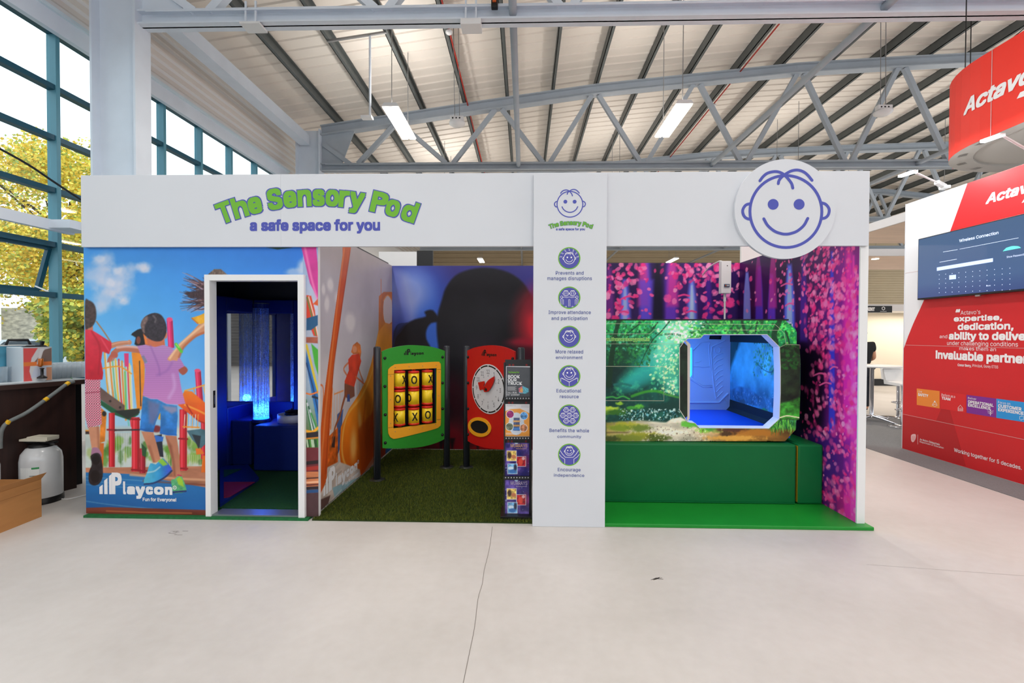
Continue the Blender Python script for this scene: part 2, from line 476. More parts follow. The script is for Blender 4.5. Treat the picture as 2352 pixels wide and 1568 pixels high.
# ================================================================== THE HALL
Y_TRUSS = [6.6, 12.5, 18.4, 24.3]
Y0H, Y1H, X1H = -11.0, 30.5, 30.0
CHORD = [(p.x, p.z) for p in (at(x, y, Y=12.5) for x, y in ((740, 302), (1100, 247), (1370, 208), (1830, 160), (2060, 146), (2260, 136)))]
CHORD = [(-6.75, CHORD[0][1] - 0.2)] + CHORD + [(18.0, CHORD[-1][1] + 0.15), (X1H, CHORD[-1][1] - 1.2)]
def chord_z(x): return float(np.interp(x, [p[0] for p in CHORD], [p[1] for p in CHORD]))
RO = 0.42                                  # roof liner above the chord centre line
M_ROOF = mat('roof liner sheet', (240, 232, 222), 0.6, var=0.03, scale=0.6)
M_CLAD = mat('cream wall cladding', (226, 220, 214), 0.6, var=0.04, scale=1.0)
M_TAN = mat('tan wall cladding', (186, 168, 138), 0.65, var=0.05, scale=0.8)

# floor: polished concrete with hairline saw cuts and worn patches
def floor_material():
    m = bpy.data.materials.new('polished pale concrete'); m.use_nodes = True
    nt = m.node_tree; b = nt.nodes['Principled BSDF']; L = nt.links.new
    tc = nt.nodes.new('ShaderNodeTexCoord')
    n1 = nt.nodes.new('ShaderNodeTexNoise'); n1.inputs['Scale'].default_value = 0.9; n1.inputs['Detail'].default_value = 6
    n2 = nt.nodes.new('ShaderNodeTexNoise'); n2.inputs['Scale'].default_value = 14; n2.inputs['Detail'].default_value = 6
    for n in (n1, n2): L(tc.outputs['Object'], n.inputs['Vector'])
    r1 = nt.nodes.new('ShaderNodeValToRGB')
    r1.color_ramp.elements[0].position = 0.35; r1.color_ramp.elements[1].position = 0.65
    r1.color_ramp.elements[0].color = tuple(lin((198, 193, 188))) + (1,)
    r1.color_ramp.elements[1].color = tuple(lin((210, 205, 201))) + (1,)
    L(n1.outputs['Fac'], r1.inputs['Fac'])
    mx = nt.nodes.new('ShaderNodeMixRGB'); mx.blend_type = 'OVERLAY'; mx.inputs[0].default_value = 0.10
    L(r1.outputs['Color'], mx.inputs[1]); L(n2.outputs['Fac'], mx.inputs[2]); L(mx.outputs[0], b.inputs['Base Color'])
    rr = nt.nodes.new('ShaderNodeMapRange'); rr.inputs['To Min'].default_value = 0.38; rr.inputs['To Max'].default_value = 0.6
    L(n2.outputs['Fac'], rr.inputs['Value']); L(rr.outputs[0], b.inputs['Roughness'])
    b.inputs['Specular IOR Level'].default_value = 0.4
    return m
mb = MB()
mb.add([(-6.75, Y0H, 0), (X1H, Y0H, 0), (X1H, Y1H, 0), (-6.75, Y1H, 0)], [(0, 1, 2, 3)])
mb.add([(-6.75, Y0H, -0.2), (X1H, Y0H, -0.2), (X1H, Y1H, -0.2), (-6.75, Y1H, -0.2)], [(3, 2, 1, 0)])
def floor_line(pts, w):
    q = [at(x, y, Z=0) for x, y in pts]
    for a, b in zip(q, q[1:]):
        d = (b - a).normalized(); s = Vector((-d.y, d.x, 0)) * w / 2; z = Vector((0, 0, 0.0006))
        mb.add([a - s + z, b - s + z, b + s + z, a + s + z], [(0, 1, 2, 3)], 1)
floor_line(smooth([(1131, 1209), (1124, 1260), (1112, 1310), (1108, 1340), (1098, 1375), (1090, 1440), (1078, 1500), (1064, 1568)], 4), 0.0035)
floor_line([(1990, 1296), (2352, 1322)], 0.002)
for cx, cy, w, h in ((403, 1224, 17, 5), (1502, 1330, 8, 3)):          # rubber scuffs
    for k in range(9):
        a = at(cx + random.uniform(-w, w), cy + random.uniform(-h, h), Z=0); 
        b = a + Vector((random.uniform(0.02, 0.05), random.uniform(-0.01, 0.03), 0))
        s = Vector((0.002, 0.004, 0)); z = Vector((0, 0, 0.0005))
        mb.add([a - s + z, b - s + z, b + s + z, a + s + z], [(0, 1, 2, 3)], 1)
structure(mb.build('floor', [floor_material(), mat('dark joint line', (128, 122, 116), 0.7)]))

# ceiling: ribbed liner sheets following the curve of the roof
mb = MB(); ys = []
y = Y0H
while y < Y1H:
    for dy, dz in ((0, 0), (0.27, 0), (0.285, -0.03), (0.315, -0.03)): ys.append((y + dy, dz))
    y += 0.33
xs = [p[0] for p in CHORD]
vs = [(x, yy, chord_z(x) + RO + dz) for x in xs for yy, dz in ys]
n = len(ys)
mb.add(vs, [(i*n+j, i*n+j+1, (i+1)*n+j+1, (i+1)*n+j) for i in range(len(xs)-1) for j in range(n-1)])
mb.add([(x, yy, chord_z(x) + RO + 0.15) for x in xs for yy in (Y0H, Y1H)], [(i*2, i*2+1, i*2+3, i*2+2) for i in range(len(xs)-1)])
structure(mb.build('ceiling', M_ROOF))

def cladding(mb, P, U, V, w, z0, z1, pitch=0.16, dep=0.03, m=0):
    """ribbed sheet: ribs run along U, stacked along V from z0 to z1"""
    P, U, V = Vector(P), Vector(U), Vector(V); N = U.cross(V); pr = []
    z = z0
    while z < z1:
        for a, b in ((0, 0), (0.45, 0), (0.55, 1), (0.9, 1)): 
            if z + a*pitch <= z1: pr.append((z + a*pitch, b*dep))
        z += pitch
    pr.append((z1, 0)); n = len(pr)
    mb.add([P + V*a + N*b for a, b in pr] + [P + U*w + V*a + N*b for a, b in pr], [(i, i+1, i+1+n, i+n) for i in range(n-1)], m)
XW = -6.6
mb = MB()
mb.box((XW - 0.12, Y0H, 0), (XW, Y1H, 0.9), 1)
cladding(mb, (XW + 0.12, Y1H, 0), (0, -1, 0), (0, 0, 1), Y1H - Y0H, 6.02, 7.35)
mb.box((XW - 0.12, Y0H, 6.0), (XW + 0.1, Y1H, 7.45), 1)
mb.box((XW - 0.12, 12.6, 0.9), (XW, Y1H, 6.0), 1)
structure(mb.build('wall_left', [M_CLAD, M_WHITEP]))
mb = MB(); cladding(mb, (XW, Y1H, 0), (1, 0, 0), (0, 0, 1), X1H - XW, 0, 9.9, 0.3, 0.05)
mb.box((XW, Y1H + 0.01, 0), (X1H, Y1H + 0.2, 9.9))
structure(mb.build('wall_back', M_TAN))
mb = MB(); cladding(mb, (X1H, Y0H, 0), (-1, 0, 0), (0, 0, 1), X1H - XW, 0, 3.3, 0.3, 0.05); mb.box((XW, Y0H - 0.2, 0), (X1H, Y0H - 0.01, 3.3))  # added unseen low wall, keeps bright sky out of the room mirrors
structure(mb.build('wall_front_blocker', mat('grey blocker cladding', (112, 110, 110), 0.6, var=0.1, scale=0.6)))

# glazing of the left wall
M_MULL = mat('teal mullion', (84, 142, 160), 0.4)
SK = lambda s: 1.62 + s * 6.6
WY = 6.43
TRZ = [0.95, 2.15, 2.85, SK(0.301), SK(0.411), SK(0.517), 5.80]
def window(name, y0, y1, sash):
    root = thing(name, None, None, (XW, y0, 0.9)); structure(root)
    ks = [WY + 0.975*k - (0.12 if k < 0 else 0) for k in range(-8, 7) if y0 - 0.01 <= WY + 0.975*k - (0.12 if k < 0 else 0) <= y1 + 0.01]
    for k in ks: MB().box((XW - 0.06, k - 0.03, 0.9), (XW + 0.075, k + 0.028, 5.83)).build('mullion', M_MULL, root)
    for z in TRZ: MB().box((XW - 0.05, y0, z - 0.035), (XW + 0.06, y1, z + 0.035)).build('transom', M_TEAL, root)
    MB().box((XW - 0.07, y0, 5.83), (XW + 0.07, y1, 5.95)).build('head_frame', M_TEAL, root)
    mb = MB()
    mb.box((XW - 0.012, y0, 0.95), (XW - 0.004, y1, 2.15))
    for a, b in ((2.85, 5.83),): mb.box((XW - 0.012, y0, a), (XW - 0.004, y1, b))
    for a, b in zip(ks, ks[1:]):
        if not any(abs(a - q) < 0.01 for q in sash): mb.box((XW - 0.012, a, 2.15), (XW - 0.004, b, 2.85))
    mb.build('pane', M_GLASS, root)
    for a in sash:
        b = min(k for k in ks if k > a + 0.1); o = 0.17
        fr = MB()
        T, B = Vector((XW - 0.03, 0, 2.80)), Vector((XW - 0.03 - o, 0, 2.22))
        q = lambda p, yy: (p.x, yy, p.z)
        for p, r in ((q(T, a+.05), q(T, b-.05)), (q(B, a+.05), q(B, b-.05)), (q(T, a+.05), q(B, a+.05)), (q(T, b-.05), q(B, b-.05))): fr.bar(p, r, 0.06, 0.05)
        sh = fr.build('opening_sash', M_TEAL, root)
        MB().add([q(T, a+.05), q(T, b-.05), q(B, b-.05), q(B, a+.05)], [(0, 1, 2, 3)]).build('pane', M_GLASS, sh)
        MB().bar((XW, b - 0.09, 2.19), (XW - o - 0.02, b - 0.09, 2.27), 0.015, 0.015).build('stay', M_WHITEP, sh)
window('window_1', WY - 0.975*8 - 0.12, WY, [WY - 1.095, WY - 0.975*3 - 0.12])
window('window_2', WY + 0.975, 12.55, [])
MB().box((XW - 0.012, WY + .03, 0.95), (XW - 0.004, WY + .945, 5.83)).build('pane', M_GLASS, bpy.data.objects['window_1'])
for z in TRZ: MB().box((XW - 0.05, WY + .03, z - 0.035), (XW + 0.06, WY + .945, z + 0.035)).build('transom', M_TEAL, bpy.data.objects['window_1'])
mb = MB().box((XW + 0.02, -2, 5.97), (XW + 0.24, 12.6, 6.02), 1).box((XW + 0.12, -2, 5.72), (XW + 0.2, 12.6, 5.97))
structure(mb.build('trim_1', [M_STEEL, mat('pale blue ledge', (216, 232, 240), 0.5)]))
tag(MB().box((-6.42, -2, 3.0), (-6.34, 6.46, 3.14)).box((-6.46, 6.1, 3.02), (-6.05, 6.46, 3.13)).build('wall_rail', M_STEEL),
    'pale grey horizontal steel rail crossing the tall left windows', 'rail')
pts = smooth([(at(-40, 320, X=-6.3)), (at(60, 375, X=-6.3)), (at(120, 415, X=-6.3)), (at(185, 458, X=-6.3))], 5)
tag(MB().tube(pts, 0.014, 8).build('sagging_cable', M_BLACK), 'thin black cable sagging in front of the left window panes', 'cable')

# steel columns of the portal frames
def column(Y, label):
    r = thing('steel_column', label, 'column', (-5.78, Y, 0))
    MB().box((-6.1, Y - 0.14, 0), (-6.07, Y + 0.14, 7.05)).build('outer_flange', M_STEEL, r)
    MB().box((-5.48, Y - 0.14, 0), (-5.45, Y + 0.14, 7.05)).build('inner_flange', M_STEEL, r)
    MB().box((-6.07, Y - 0.01, 0), (-5.48, Y + 0.01, 7.05)).build('web', M_STEEL, r)
    MB().tube([(-5.52, Y - 0.05, 0), (-5.52, Y - 0.05, 6.95)], 0.012, 8).build('conduit', M_STEEL, r)
column(6.6, 'broad pale blue steel column behind the left end of the booth header')
column(12.5, 'distant steel column rising under the far end of the eaves beam')
tag(MB().box((-5.98, -2, 6.62), (-5.72, 12.36, 6.88)).build('eaves_beam', M_STEEL), 'pale steel eaves beam running along the top of the window wall', 'beam')

# roof trusses
def ibeam(mb, a, b, w, h, t=0.025):
    a, b = Vector(a), Vector(b); z = Vector((0, 0, h/2 - t/2))
    mb.bar(a + z, b + z, w, t); mb.bar(a - z, b - z, w, t); mb.bar(a, b, t, h)
NB = [at(x, 382, Y=12.5).x for x in (815, 1033, 1255, 1478, 1708, 1947, 2185)]
NT = [at(x, 382, Y=12.5).x for x in (915, 1145, 1366, 1598, 1835, 2066)]
for k in range(4):
    NB.append(NB[-1] + 2.7); NT.append(NT[-1] + 2.7)
NT.append(NT[-1] + 2.7)
ZB = 6.06
def truss(Y, label, mt, full=True):
    r = thing('roof_truss', label, 'roof truss', (0, Y, ZB))
    mb = MB(); ibeam(mb, (-5.45, Y, ZB), (X1H - 3, Y, ZB), 0.2, 0.2); mb.build('bottom_chord', mt, r)
    MB().tube([(-5.3, Y - 0.13, ZB + 0.05), (X1H - 4, Y - 0.13, ZB + 0.05)], 0.013, 8).build('conduit', mt, r)
    mb = MB(); q = [(x, z) for x, z in CHORD if -5.6 < x < 29]; q[0] = (-5.45, chord_z(-5.45)); q.append((27, chord_z(27)))
    for (x0, z0), (x1, z1) in zip(q, q[1:]): ibeam(mb, (x0, Y, z0), (x1, Y, z1), 0.22, 0.26)
    mb.build('top_chord', mt, r)
    MB().prism([(-5.45, Y - 0.01, ZB + 0.1), (-4.9, Y - 0.01, ZB + 0.1), (-4.55, Y - 0.01, chord_z(-4.5) - 0.1), (-5.45, Y - 0.01, chord_z(-5.45))], (0, 0.02, 0)).build('gusset_plate', mt, r)
    for i, xb in enumerate(NB):
        for xt in ((NT[i-1],) if i else (-5.3,)) + ((NT[i],) if i < len(NT) else ()):
            if i == 0 and xt == -5.3: a, b = (xb - 0.12, Y, ZB + 0.1), (-5.4, Y, ZB + 0.62)
            else:
                s = 0.09 if xt > xb else -0.09
                a, b = (xb + s, Y, ZB + 0.1), (xt - s, Y, chord_z(xt) - 0.13)
            MB().bar(a, b, 0.11, 0.11, up=(0, 1, 0)).build('diagonal', mt, r)
truss(6.6, 'nearest roof truss, its pale blue chord crossing the very top of the photo', M_STEEL)
truss(12.5, 'roof truss just behind the booth with its whole zigzag in view', M_STEELD)
truss(18.4, 'third roof truss, partly hidden behind the lower chord of the second', M_STEELD)
truss(24.3, 'farthest roof truss, glimpsed through the gap above the booth back walls', M_STEELD)
PX = [-5.02, -3.88, -2.75, -1.62, -0.49, 0.72, 1.87, 3.06, 4.26, 5.5, 6.65, 7.9, 9.16, 10.36, 11.66, 12.9, 14.1, 15.3, 16.6, 17.8, 19.0, 20.2, 21.4]
ORD = 'first second third fourth fifth sixth seventh eighth ninth tenth eleventh twelfth thirteenth fourteenth fifteenth sixteenth seventeenth eighteenth nineteenth twentieth twenty-first twenty-second twenty-third'.split()
for i, x in enumerate(PX):
    z = chord_z(x) + 0.13; r = 0.09
    mb = MB().box((x - 0.035, Y0H, z), (x - 0.02, Y1H, z + 0.24)).box((x - 0.035, Y0H, z), (x + 0.04, Y1H, z + 0.015)).box((x - 0.035, Y0H, z + 0.225), (x + 0.04, Y1H, z + 0.24))
    tag(mb.build('roof_purlin', M_PURLIN), f'dark grey roof purlin, {ORD[i]} counting from the window wall', 'purlin', 'purlins under the roof sheets')
for x, l in ((at(1191, 383, Y=12.5).x, 'pale tie tube running back above the middle of the booth'), (at(1634, 380, Y=12.5).x, 'pale tie tube running back behind the smiling face sign'), (at(2105, 380, Y=12.5).x, 'pale tie tube ending behind the red hanging banner')):
    tag(MB().tube([(x, -3, ZB + 0.02), (x, Y1H, ZB + 0.02)], 0.055, 14).build('tie_tube', M_STEELD), l, 'tie tube', 'long round ties between the trusses')
for x, l in ((-1.62, 'thin red pipe along the roof purlin left of centre'), (5.5, 'thin red pipe along the roof purlin right of centre')):
    z = chord_z(x) + 0.11
    mb = MB().tube([(x + 0.09, -4, z), (x + 0.09, Y1H, z)], 0.017, 8)
    o = tag(mb.build('detection_pipe', mat('red pipe', (176, 46, 32), 0.5)), l, 'pipe', 'red detection pipes')
    for y in (9.4, 14.2, 19.0): MB().ball((x + 0.09, y, z - 0.05), (0.07, 0.07, 0.05)).build('sampling_cap', M_WHITEP, o)

# pendant luminaires
def luminaire(x, y, label):
    r = thing('pendant_light', label, 'pendant light', (x, y + 0.75, 5.97), 'twin tube pendant lights')
    MB().prism([(x - 0.17, y, 5.99), (x - 0.12, y, 6.06), (x + 0.12, y, 6.06), (x + 0.17, y, 5.99)], (0, 1.5, 0)).build('housing', M_WHITEP, r, 0.005)
    for s in (-0.085, 0.085): MB().box((x + s - 0.065, y + 0.02, 5.965), (x + s + 0.065, y + 1.48, 5.99)).build('lit_tube', M_LED, r)
    for yy in (y + 0.12, y + 1.38): MB().tube([(x, yy, 6.05), (x, yy, chord_z(x) + RO - 0.03)], 0.008, 6).build('suspension_wire', M_GALV, r)
LN = {(-2.6, 9.0): 'lit twin tube pendant above the booth title, left of the centre tie tube', (3.0, 9.0): 'lit twin tube pendant above the right half of the booth header',
      (-2.6, 27.0): 'far lit pendant seen above the back wall of the play panel bay',
      (8.6, 27.0): 'far lit pendant seen above the pink blossom back wall', (3.0, 27.0): 'far lit pendant hidden behind the information pillar',
      (14.2, 27.0): 'far lit pendant seen just past the white booth edge', (19.8, 27.0): 'far lit pendant at the end wall beside the red wall', (22.0, 27.0): 'last far pendant beside the white end of the red wall',
      (14.2, 15.0): 'lit pendant beyond the red hanging banner', (8.6, 15.0): 'lit pendant behind the smiling face disc', (14.2, 21.0): 'lit pendant deep in the hall over the far stands'}
for y in LAMP_ROWS[1:]:
    for x in LAMP_COLS:
        if (x, y) != (8.6, 9.0): LN.setdefault((x, y), 'lit twin tube pendant over the open floor before the booth' if y < 9 else 'lit twin tube pendant deeper in the hall, hidden behind the booth header' if x < 14 else 'lit twin tube pendant deeper in the hall, hidden by the red stand')
for (x, y), l in LN.items(): luminaire(x, y, l)

# fittings hung from the roof
def access_point(px, py, Y, label):
    p = at(px, py, Y=Y); r = thing('access_point', label, 'wireless access point', p, 'hanging access points')
    MB().lathe([(0.001, -0.07), (0.10, -0.06), (0.16, -0.02), (0.165, 0.01), (0.12, 0.04), (0.001, 0.045)], p, 20).build('dome', M_WHITEP, r)
    b = MB().cbox(p + Vector((0, -0.02, 0.08)), (0.28, 0.1, 0.09)).build('connector_box', M_WHITEP, r, 0.01)
    for k in range(3): MB().ball(p + Vector((-0.08 + 0.07*k, -0.06, 0.08)), 0.02, 8, 6).build('socket', M_BLACK, b)
    mb = MB()
    for s in (-0.05, 0.05): mb.tube([p + Vector((s, 0, 0.12)), (p.x + s - 0.03, Y, chord_z(p.x) + RO - 0.03)], 0.007, 6)
    mb.build('suspension_wire', M_GALV, r)
access_point(1050, 283, 9.6, 'white access point hung on wires beside the left pendant light')
access_point(2028, 258, 9.6, 'white access point hung on wires left of the red banner')
p = at(850, 270, Y=9.2); PZ = lambda x: chord_z(x) + 0.11; a, b = Vector((-3.9, 9.2, PZ(-3.88))), Vector((-2.73, 9.2, PZ(-2.75)))
r = thing('drop_pole_sensor', 'slim white drop pole with flat sensor hung from a slotted bar', 'sensor', (p.x, p.y, a.z))
MB().bar(a, b, 0.04, 0.04).build('slotted_bar', M_GALV, r)
MB().tube([p, (p.x, p.y, (a.z + b.z)/2 + 0.01)], 0.022, 10).build('pole', M_STEEL, r)
MB().cbox(p + Vector((-0.06, 0, 0)), (0.22, 0.14, 0.05)).build('sensor_head', M_WHITEP, r, 0.01)
tag(MB().bar((-1.66, 9.2, PZ(-1.62) - 0.02), (-0.46, 9.2, PZ(-0.49) - 0.02), 0.04, 0.04).build('slotted_bar', M_GALV), 'grey slotted bar bridging two purlins left of the centre tie tube', 'bar')
for px, l, h in ((578, 'flat white emergency light under the near truss chord at left', 0.03), (1082, 'boxy white emergency light under the near truss chord at centre', 0.08)):
    p = at(px, 60 if h < 0.05 else 48, Y=6.5); z = 5.93 - h
    r = thing('emergency_light', l, 'emergency light', (p.x, 6.55, z))
    MB().box((p.x - 0.14, 6.44, z), (p.x + 0.14, 6.66, z + h)).build('housing', M_WHITEP, r, 0.004)
    for s in (-0.07, 0.07): MB().box((p.x + s - 0.012, 6.47, z + h), (p.x + s + 0.012, 6.49, z + h + 0.3)).build('strap', M_STEEL, r)
p = at(1136, 6, Y=6.45)
r = thing('beam_detector', 'small black and orange detector clipped on the near truss chord', 'detector', p)
MB().cbox(p, (0.09, 0.08, 0.16)).build('case', M_BLACK, r, 0.01)
MB().cbox(p + Vector((0, -0.045, 0.01)), (0.05, 0.02, 0.07)).build('lens', mat('orange lens', (214, 96, 40), 0.3), r)

# ------------------------------------------------------------------ outside the windows
tag(structure(MB().add([(-70, -40, -0.06), (-6.8, -40, -0.06), (-6.8, 70, -0.06), (-70, 70, -0.06)], [(0, 1, 2, 3)]).build('ground', mat('tarmac', (120, 120, 118), 0.8, var=0.1, scale=2))))
LEAF = [mat('yellow leaves', (252, 226, 92), 0.6), mat('lime leaves', (214, 212, 84), 0.6), mat('green leaves', (160, 176, 84), 0.6), mat('golden leaves', (246, 204, 70), 0.6)]
def tree(x, y, h, r, n, mix, label, z0=1.2, seed=1, leaf=0.14):
    rg = random.Random(seed)
    t = thing('autumn_tree', label, 'tree', (x, y, -0.06))
    mb = MB().tube([(x, y, -0.06), (x + 0.1, y, h*0.3), (x, y + 0.1, h*0.75)], [0.25, 0.18, 0.05], 10)
    for k in range(7):
        a = rg.uniform(0, 6.28); mb.tube([(x, y, h*(0.25 + 0.06*k)), (x + math.cos(a)*r*0.7, y + math.sin(a)*r*0.7, h*(0.45 + 0.06*k))], [0.08, 0.02], 6)
    mb.build('trunk', mat('bark', (78, 62, 48), 0.9, var=0.2), t)
    mb = MB(); cl = []
    for k in range(44):
        a = rg.uniform(0, 6.28); q = rg.uniform(0, 1)**0.5 * r * 0.75; zz = rg.uniform(z0 + 0.5, h - 0.6)
        q *= math.sin(PI*min(1, max(0.12, (zz - z0)/(h - z0)*0.92 + 0.05)))**0.6
        cl.append(Vector((x + math.cos(a)*q, y + math.sin(a)*q, zz)))
    for k in range(n):
        c = cl[k % len(cl)]; v = Vector((rg.gauss(0, 1), rg.gauss(0, 1), rg.gauss(0, 0.8))).normalized() * r * 0.34 * rg.random()**0.4
        p = c + v; s = leaf * rg.uniform(0.6, 1.2)
        u = Vector((rg.gauss(0, 1), rg.gauss(0, 1), rg.gauss(0, 1))).normalized(); w = u.orthogonal().normalized()
        mb.add([p - u*s*0.5, p + w*s*0.35, p + u*s*0.5, p - w*s*0.35], [(0, 1, 2, 3)], rg.choices(range(4), mix)[0])
    mb.build('foliage', LEAF, t)
tree(-19.4, 19.5, 9.6, 3.6, 34000, (5, 2, 2, 3), 'tall yellow tree seen through the windows left of the booth', 1.6, 2)
tree(-29.0, 22.0, 11.0, 4.2, 22000, (3, 4, 3, 1), 'paler yellow tree at the left edge of the windows', 2.0, 3)
tree(-12.0, 12.4, 3.1, 1.15, 9000, (2, 2, 5, 1), 'low green and yellow bush beside the window mullion', 0.6, 4)
tree(-20.6, 13.4, 4.6, 1.7, 9000, (1, 3, 6, 1), 'green leafy bush beyond the open window sash', 1.2, 5)
M_STONE = mat('rubble stone', (206, 194, 178), 0.9, var=0.45, scale=3.5, bump=0.8, bscale=5, stretch=(1, 1, 2.2))
mb = MB().prism([(-27, 23.5, -0.06), (-12, 23.5, -0.06), (-12, 23.5, 1.4), (-15.2, 23.5, 1.6), (-20.5, 23.5, 2.9), (-27, 23.5, 2.9)], (0, 0.6, 0))
tag(mb.build('stone_wall', M_STONE), 'grey rubble stone wall outside, below the yellow trees', 'wall')
def car(x, y, label):
    t = thing('parked_car', label, 'car', (x, y, -0.06)); 
    side = [(0, .35), (.05, .75), (.9, .92), (1.5, 1.4), (3.0, 1.45), (3.75, .98), (4.2, .9), (4.25, .4), (3.7, .25), (.5, .25)]
    MB().prism([(x + a, y, b) for a, b in side], (0, 1.7, 0)).build('body', mat('white car paint', (226, 230, 236), 0.2, coat=0.6), t, 0.05)
    MB().prism([(x + a, y - 0.01, b) for a, b in [(1.05, .95), (1.58, 1.34), (2.95, 1.38), (3.5, 1.0)]], (0, 1.72, 0)).build('window', mat('car glass', (40, 50, 60), 0.05), t)
    for a in (0.8, 3.4):
        for yy in (y - 0.01, y + 1.5):
            MB().lathe([(0.31, 0), (0.31, 0.2), (0.2, 0.22)], (x + a, yy, 0.26), 18, 0, Matrix.Rotation(-PI/2, 3, 'X')).build('wheel', M_BLACK, t)
car(-17.8, 14.2, 'white car parked outside, behind the drinks dispenser')
car(-28.5, 15.0, 'pale car parked outside at the left edge of the windows')

# ================================================================== THE BOOTH
YM = 4.04                                   # front of the mural walls
XL, XN, XR = -3.93, -1.85, 2.82             # left end, bay wall, right wall
YB, YP = 6.5, 6.25                          # back walls of the two open bays
ZT = 2.57                                   # top of the wall panels
W_FRONT = Wall((0, YM, 0), (1, 0, 0))
XL = W_FRONT.conv(195.5, 900)[0]
M_PANEL = mat('white panel edge', (226, 226, 228), 0.5)

def face(mb, w, cx, cy, r, lw, m=0, d=0.001, wink=False, thin=1.0):
    """the line-drawn child's face: ring, ears, hair strands, eyes and smile"""
    S = lambda pts: [(cx + (x - 842)/480*r, cy + (y - 788)/480*r) for x, y in pts]
    w.stroke(mb, S([(842 + 480*math.cos(a), 788 + 480*math.sin(a)) for a in np.linspace(0, 2*PI, 61)[:-1]]), lw, m, d, True)
    for pts in ([(495, 378), (540, 320), (600, 275), (690, 255), (760, 265), (822, 300), (880, 362), (920, 420), (934, 475)],
                [(740, 415), (752, 370), (790, 325), (850, 280), (920, 245), (1000, 235), (1080, 260), (1140, 310), (1190, 372)],
                [(372, 682), (310, 700), (272, 750), (266, 800), (285, 850), (320, 880), (365, 892)],
                [(1318, 672), (1370, 690), (1410, 735), (1420, 780), (1405, 835), (1370, 870), (1320, 884)],
                [(547, 885), (600, 975), (690, 1050), (780, 1083), (840, 1090), (900, 1083), (990, 1050), (1080, 975), (1133, 880)]):
        w.stroke(mb, smooth(S(pts), 4), lw, m, d + 0.0002)
    k = 72/480*r
    for ex in (672, 1018):
        (x, y), = S([(ex, 692)])
        if wink: w.stroke(mb, [(x - k, y - k*0.4 if ex > 800 else y - k*0.9), (x + k*0.2, y + k*0.5), (x + k, y - k*0.9 if ex > 800 else y - k*0.4)], lw*1.5, m, d)
        else: w.disc(mb, x, y, k*(1.0 if thin == 1 else 1.25), m, d, 24)
def title(mb, w, T, k, d=0.001):
    """The Sensory Pod: green letters with blue outlines, set along an arc"""
    xc, R = 1185, 2598
    for ch, x, wd, asc in (('T', 283, 150, 1), ('h', 428, 150, 1), ('e', 568, 138, 0), ('S', 762, 150, 1), ('e', 908, 132, 0), ('n', 1048, 138, 0), ('s', 1185, 122, 0),
                           ('o', 1317, 132, 0), ('r', 1432, 104, 0), ('y', 1556, 152, 2), ('P', 1770, 165, 1), ('o', 1903, 138, 0), ('d', 2062, 150, 1)):
        a = math.asin((x - xc)/R); by = 328 + R*(1 - math.cos(a)) - 6
        up = {1: 216, 0: 172, 2: 172}[asc]; dn = 46 if asc == 2 else 0
        vs, fs = text_geo(ch); lo, hi = vs.min(0), vs.max(0); q = (vs - lo)/(hi - lo)
        for layer, th in ((0, 24), (1, 14)):
            for k in range(9):
                ox, oy = .9*th*(k//3 - 1), .9*th*(k % 3 - 1)
                out = []
                for j, (qx, qy) in enumerate(q):
                    lx = (qx - 0.5)*(wd + 4 - 28) + ox; ly = -dn + 14 + qy*(up + dn - 28) + oy
                    out.append(w.p3(*w.conv(*T(x + lx*math.cos(a) + ly*math.sin(a), by + lx*math.sin(a) - ly*math.cos(a))), d + 0.0011*layer + 9e-5*k + 4.3e-5*(int(x) % 2) + 5e-6*(j//3 % 7)))
                mb.add(out, fs, layer)
def playcon(mb, w, x0, x1, yt, yb, m, d, tagline=None, reg=True):
    """the builder's word mark: three rising bars, a tall P and round letters (ink box, measured at its left end)"""
    u0, vb = w.conv(x0, yb); u1 = w.conv(x1, yb)[0]; vt = w.conv(x0, yt)[1]; W, H = u1 - u0, vt - vb
    B = lambda a, b, c, e: (u0 + a*W, vb + b*H, u0 + c*W, vb + e*H)
    for a, h in ((0.0, 0.38), (0.065, 0.68)):
        p = B(a, 0, a + 0.045, h); w.polyuv(mb, [(p[0], p[1]), (p[2], p[1]), (p[2], p[3] + 0.06*H), (p[0], p[3] - 0.06*H)], m, d)
    p = B(0.13, 0, 0.165, 0.93); w.polyuv(mb, [(p[0], p[1]), (p[2], p[1]), (p[2], p[3]), (p[0], p[3] - 0.1*H)], m, d)
    w.textuv(mb, 'P', *B(0.165, 0, 0.30, 1.0), m, d, 0.03)
    w.textuv(mb, 'l', *B(0.315, 0, 0.355, 0.60), m, d, 0.03)
    w.textuv(mb, 'a', *B(0.365, 0, 0.475, 0.38), m, d, 0.045)
    w.textuv(mb, 'y', *B(0.48, -0.2, 0.61, 0.38), m, d, 0.045)
    for ch, a, b in (('c', 0.615, 0.715), ('o', 0.725, 0.855), ('n', 0.87, 0.97)): w.textuv(mb, ch, *B(a, 0, b, 0.38), m, d, 0.045)
    if reg:
        c = (u0 + W*1.0, vb + 0.34*H); r = 0.022*W
        w.strokeuv(mb, [(c[0] + r*math.cos(t), c[1] + r*math.sin(t)) for t in np.linspace(0, 2*PI, 17)[:-1]], r*0.35, m, d, True)
        w.textuv(mb, 'R', c[0] - r*.4, c[1] - r*.5, c[0] + r*.4, c[1] + r*.5, m, d)
    if tagline: w.textuv(mb, tagline, *B(0.575, -0.34 , 1.02, -0.13), m, d, 0.025)

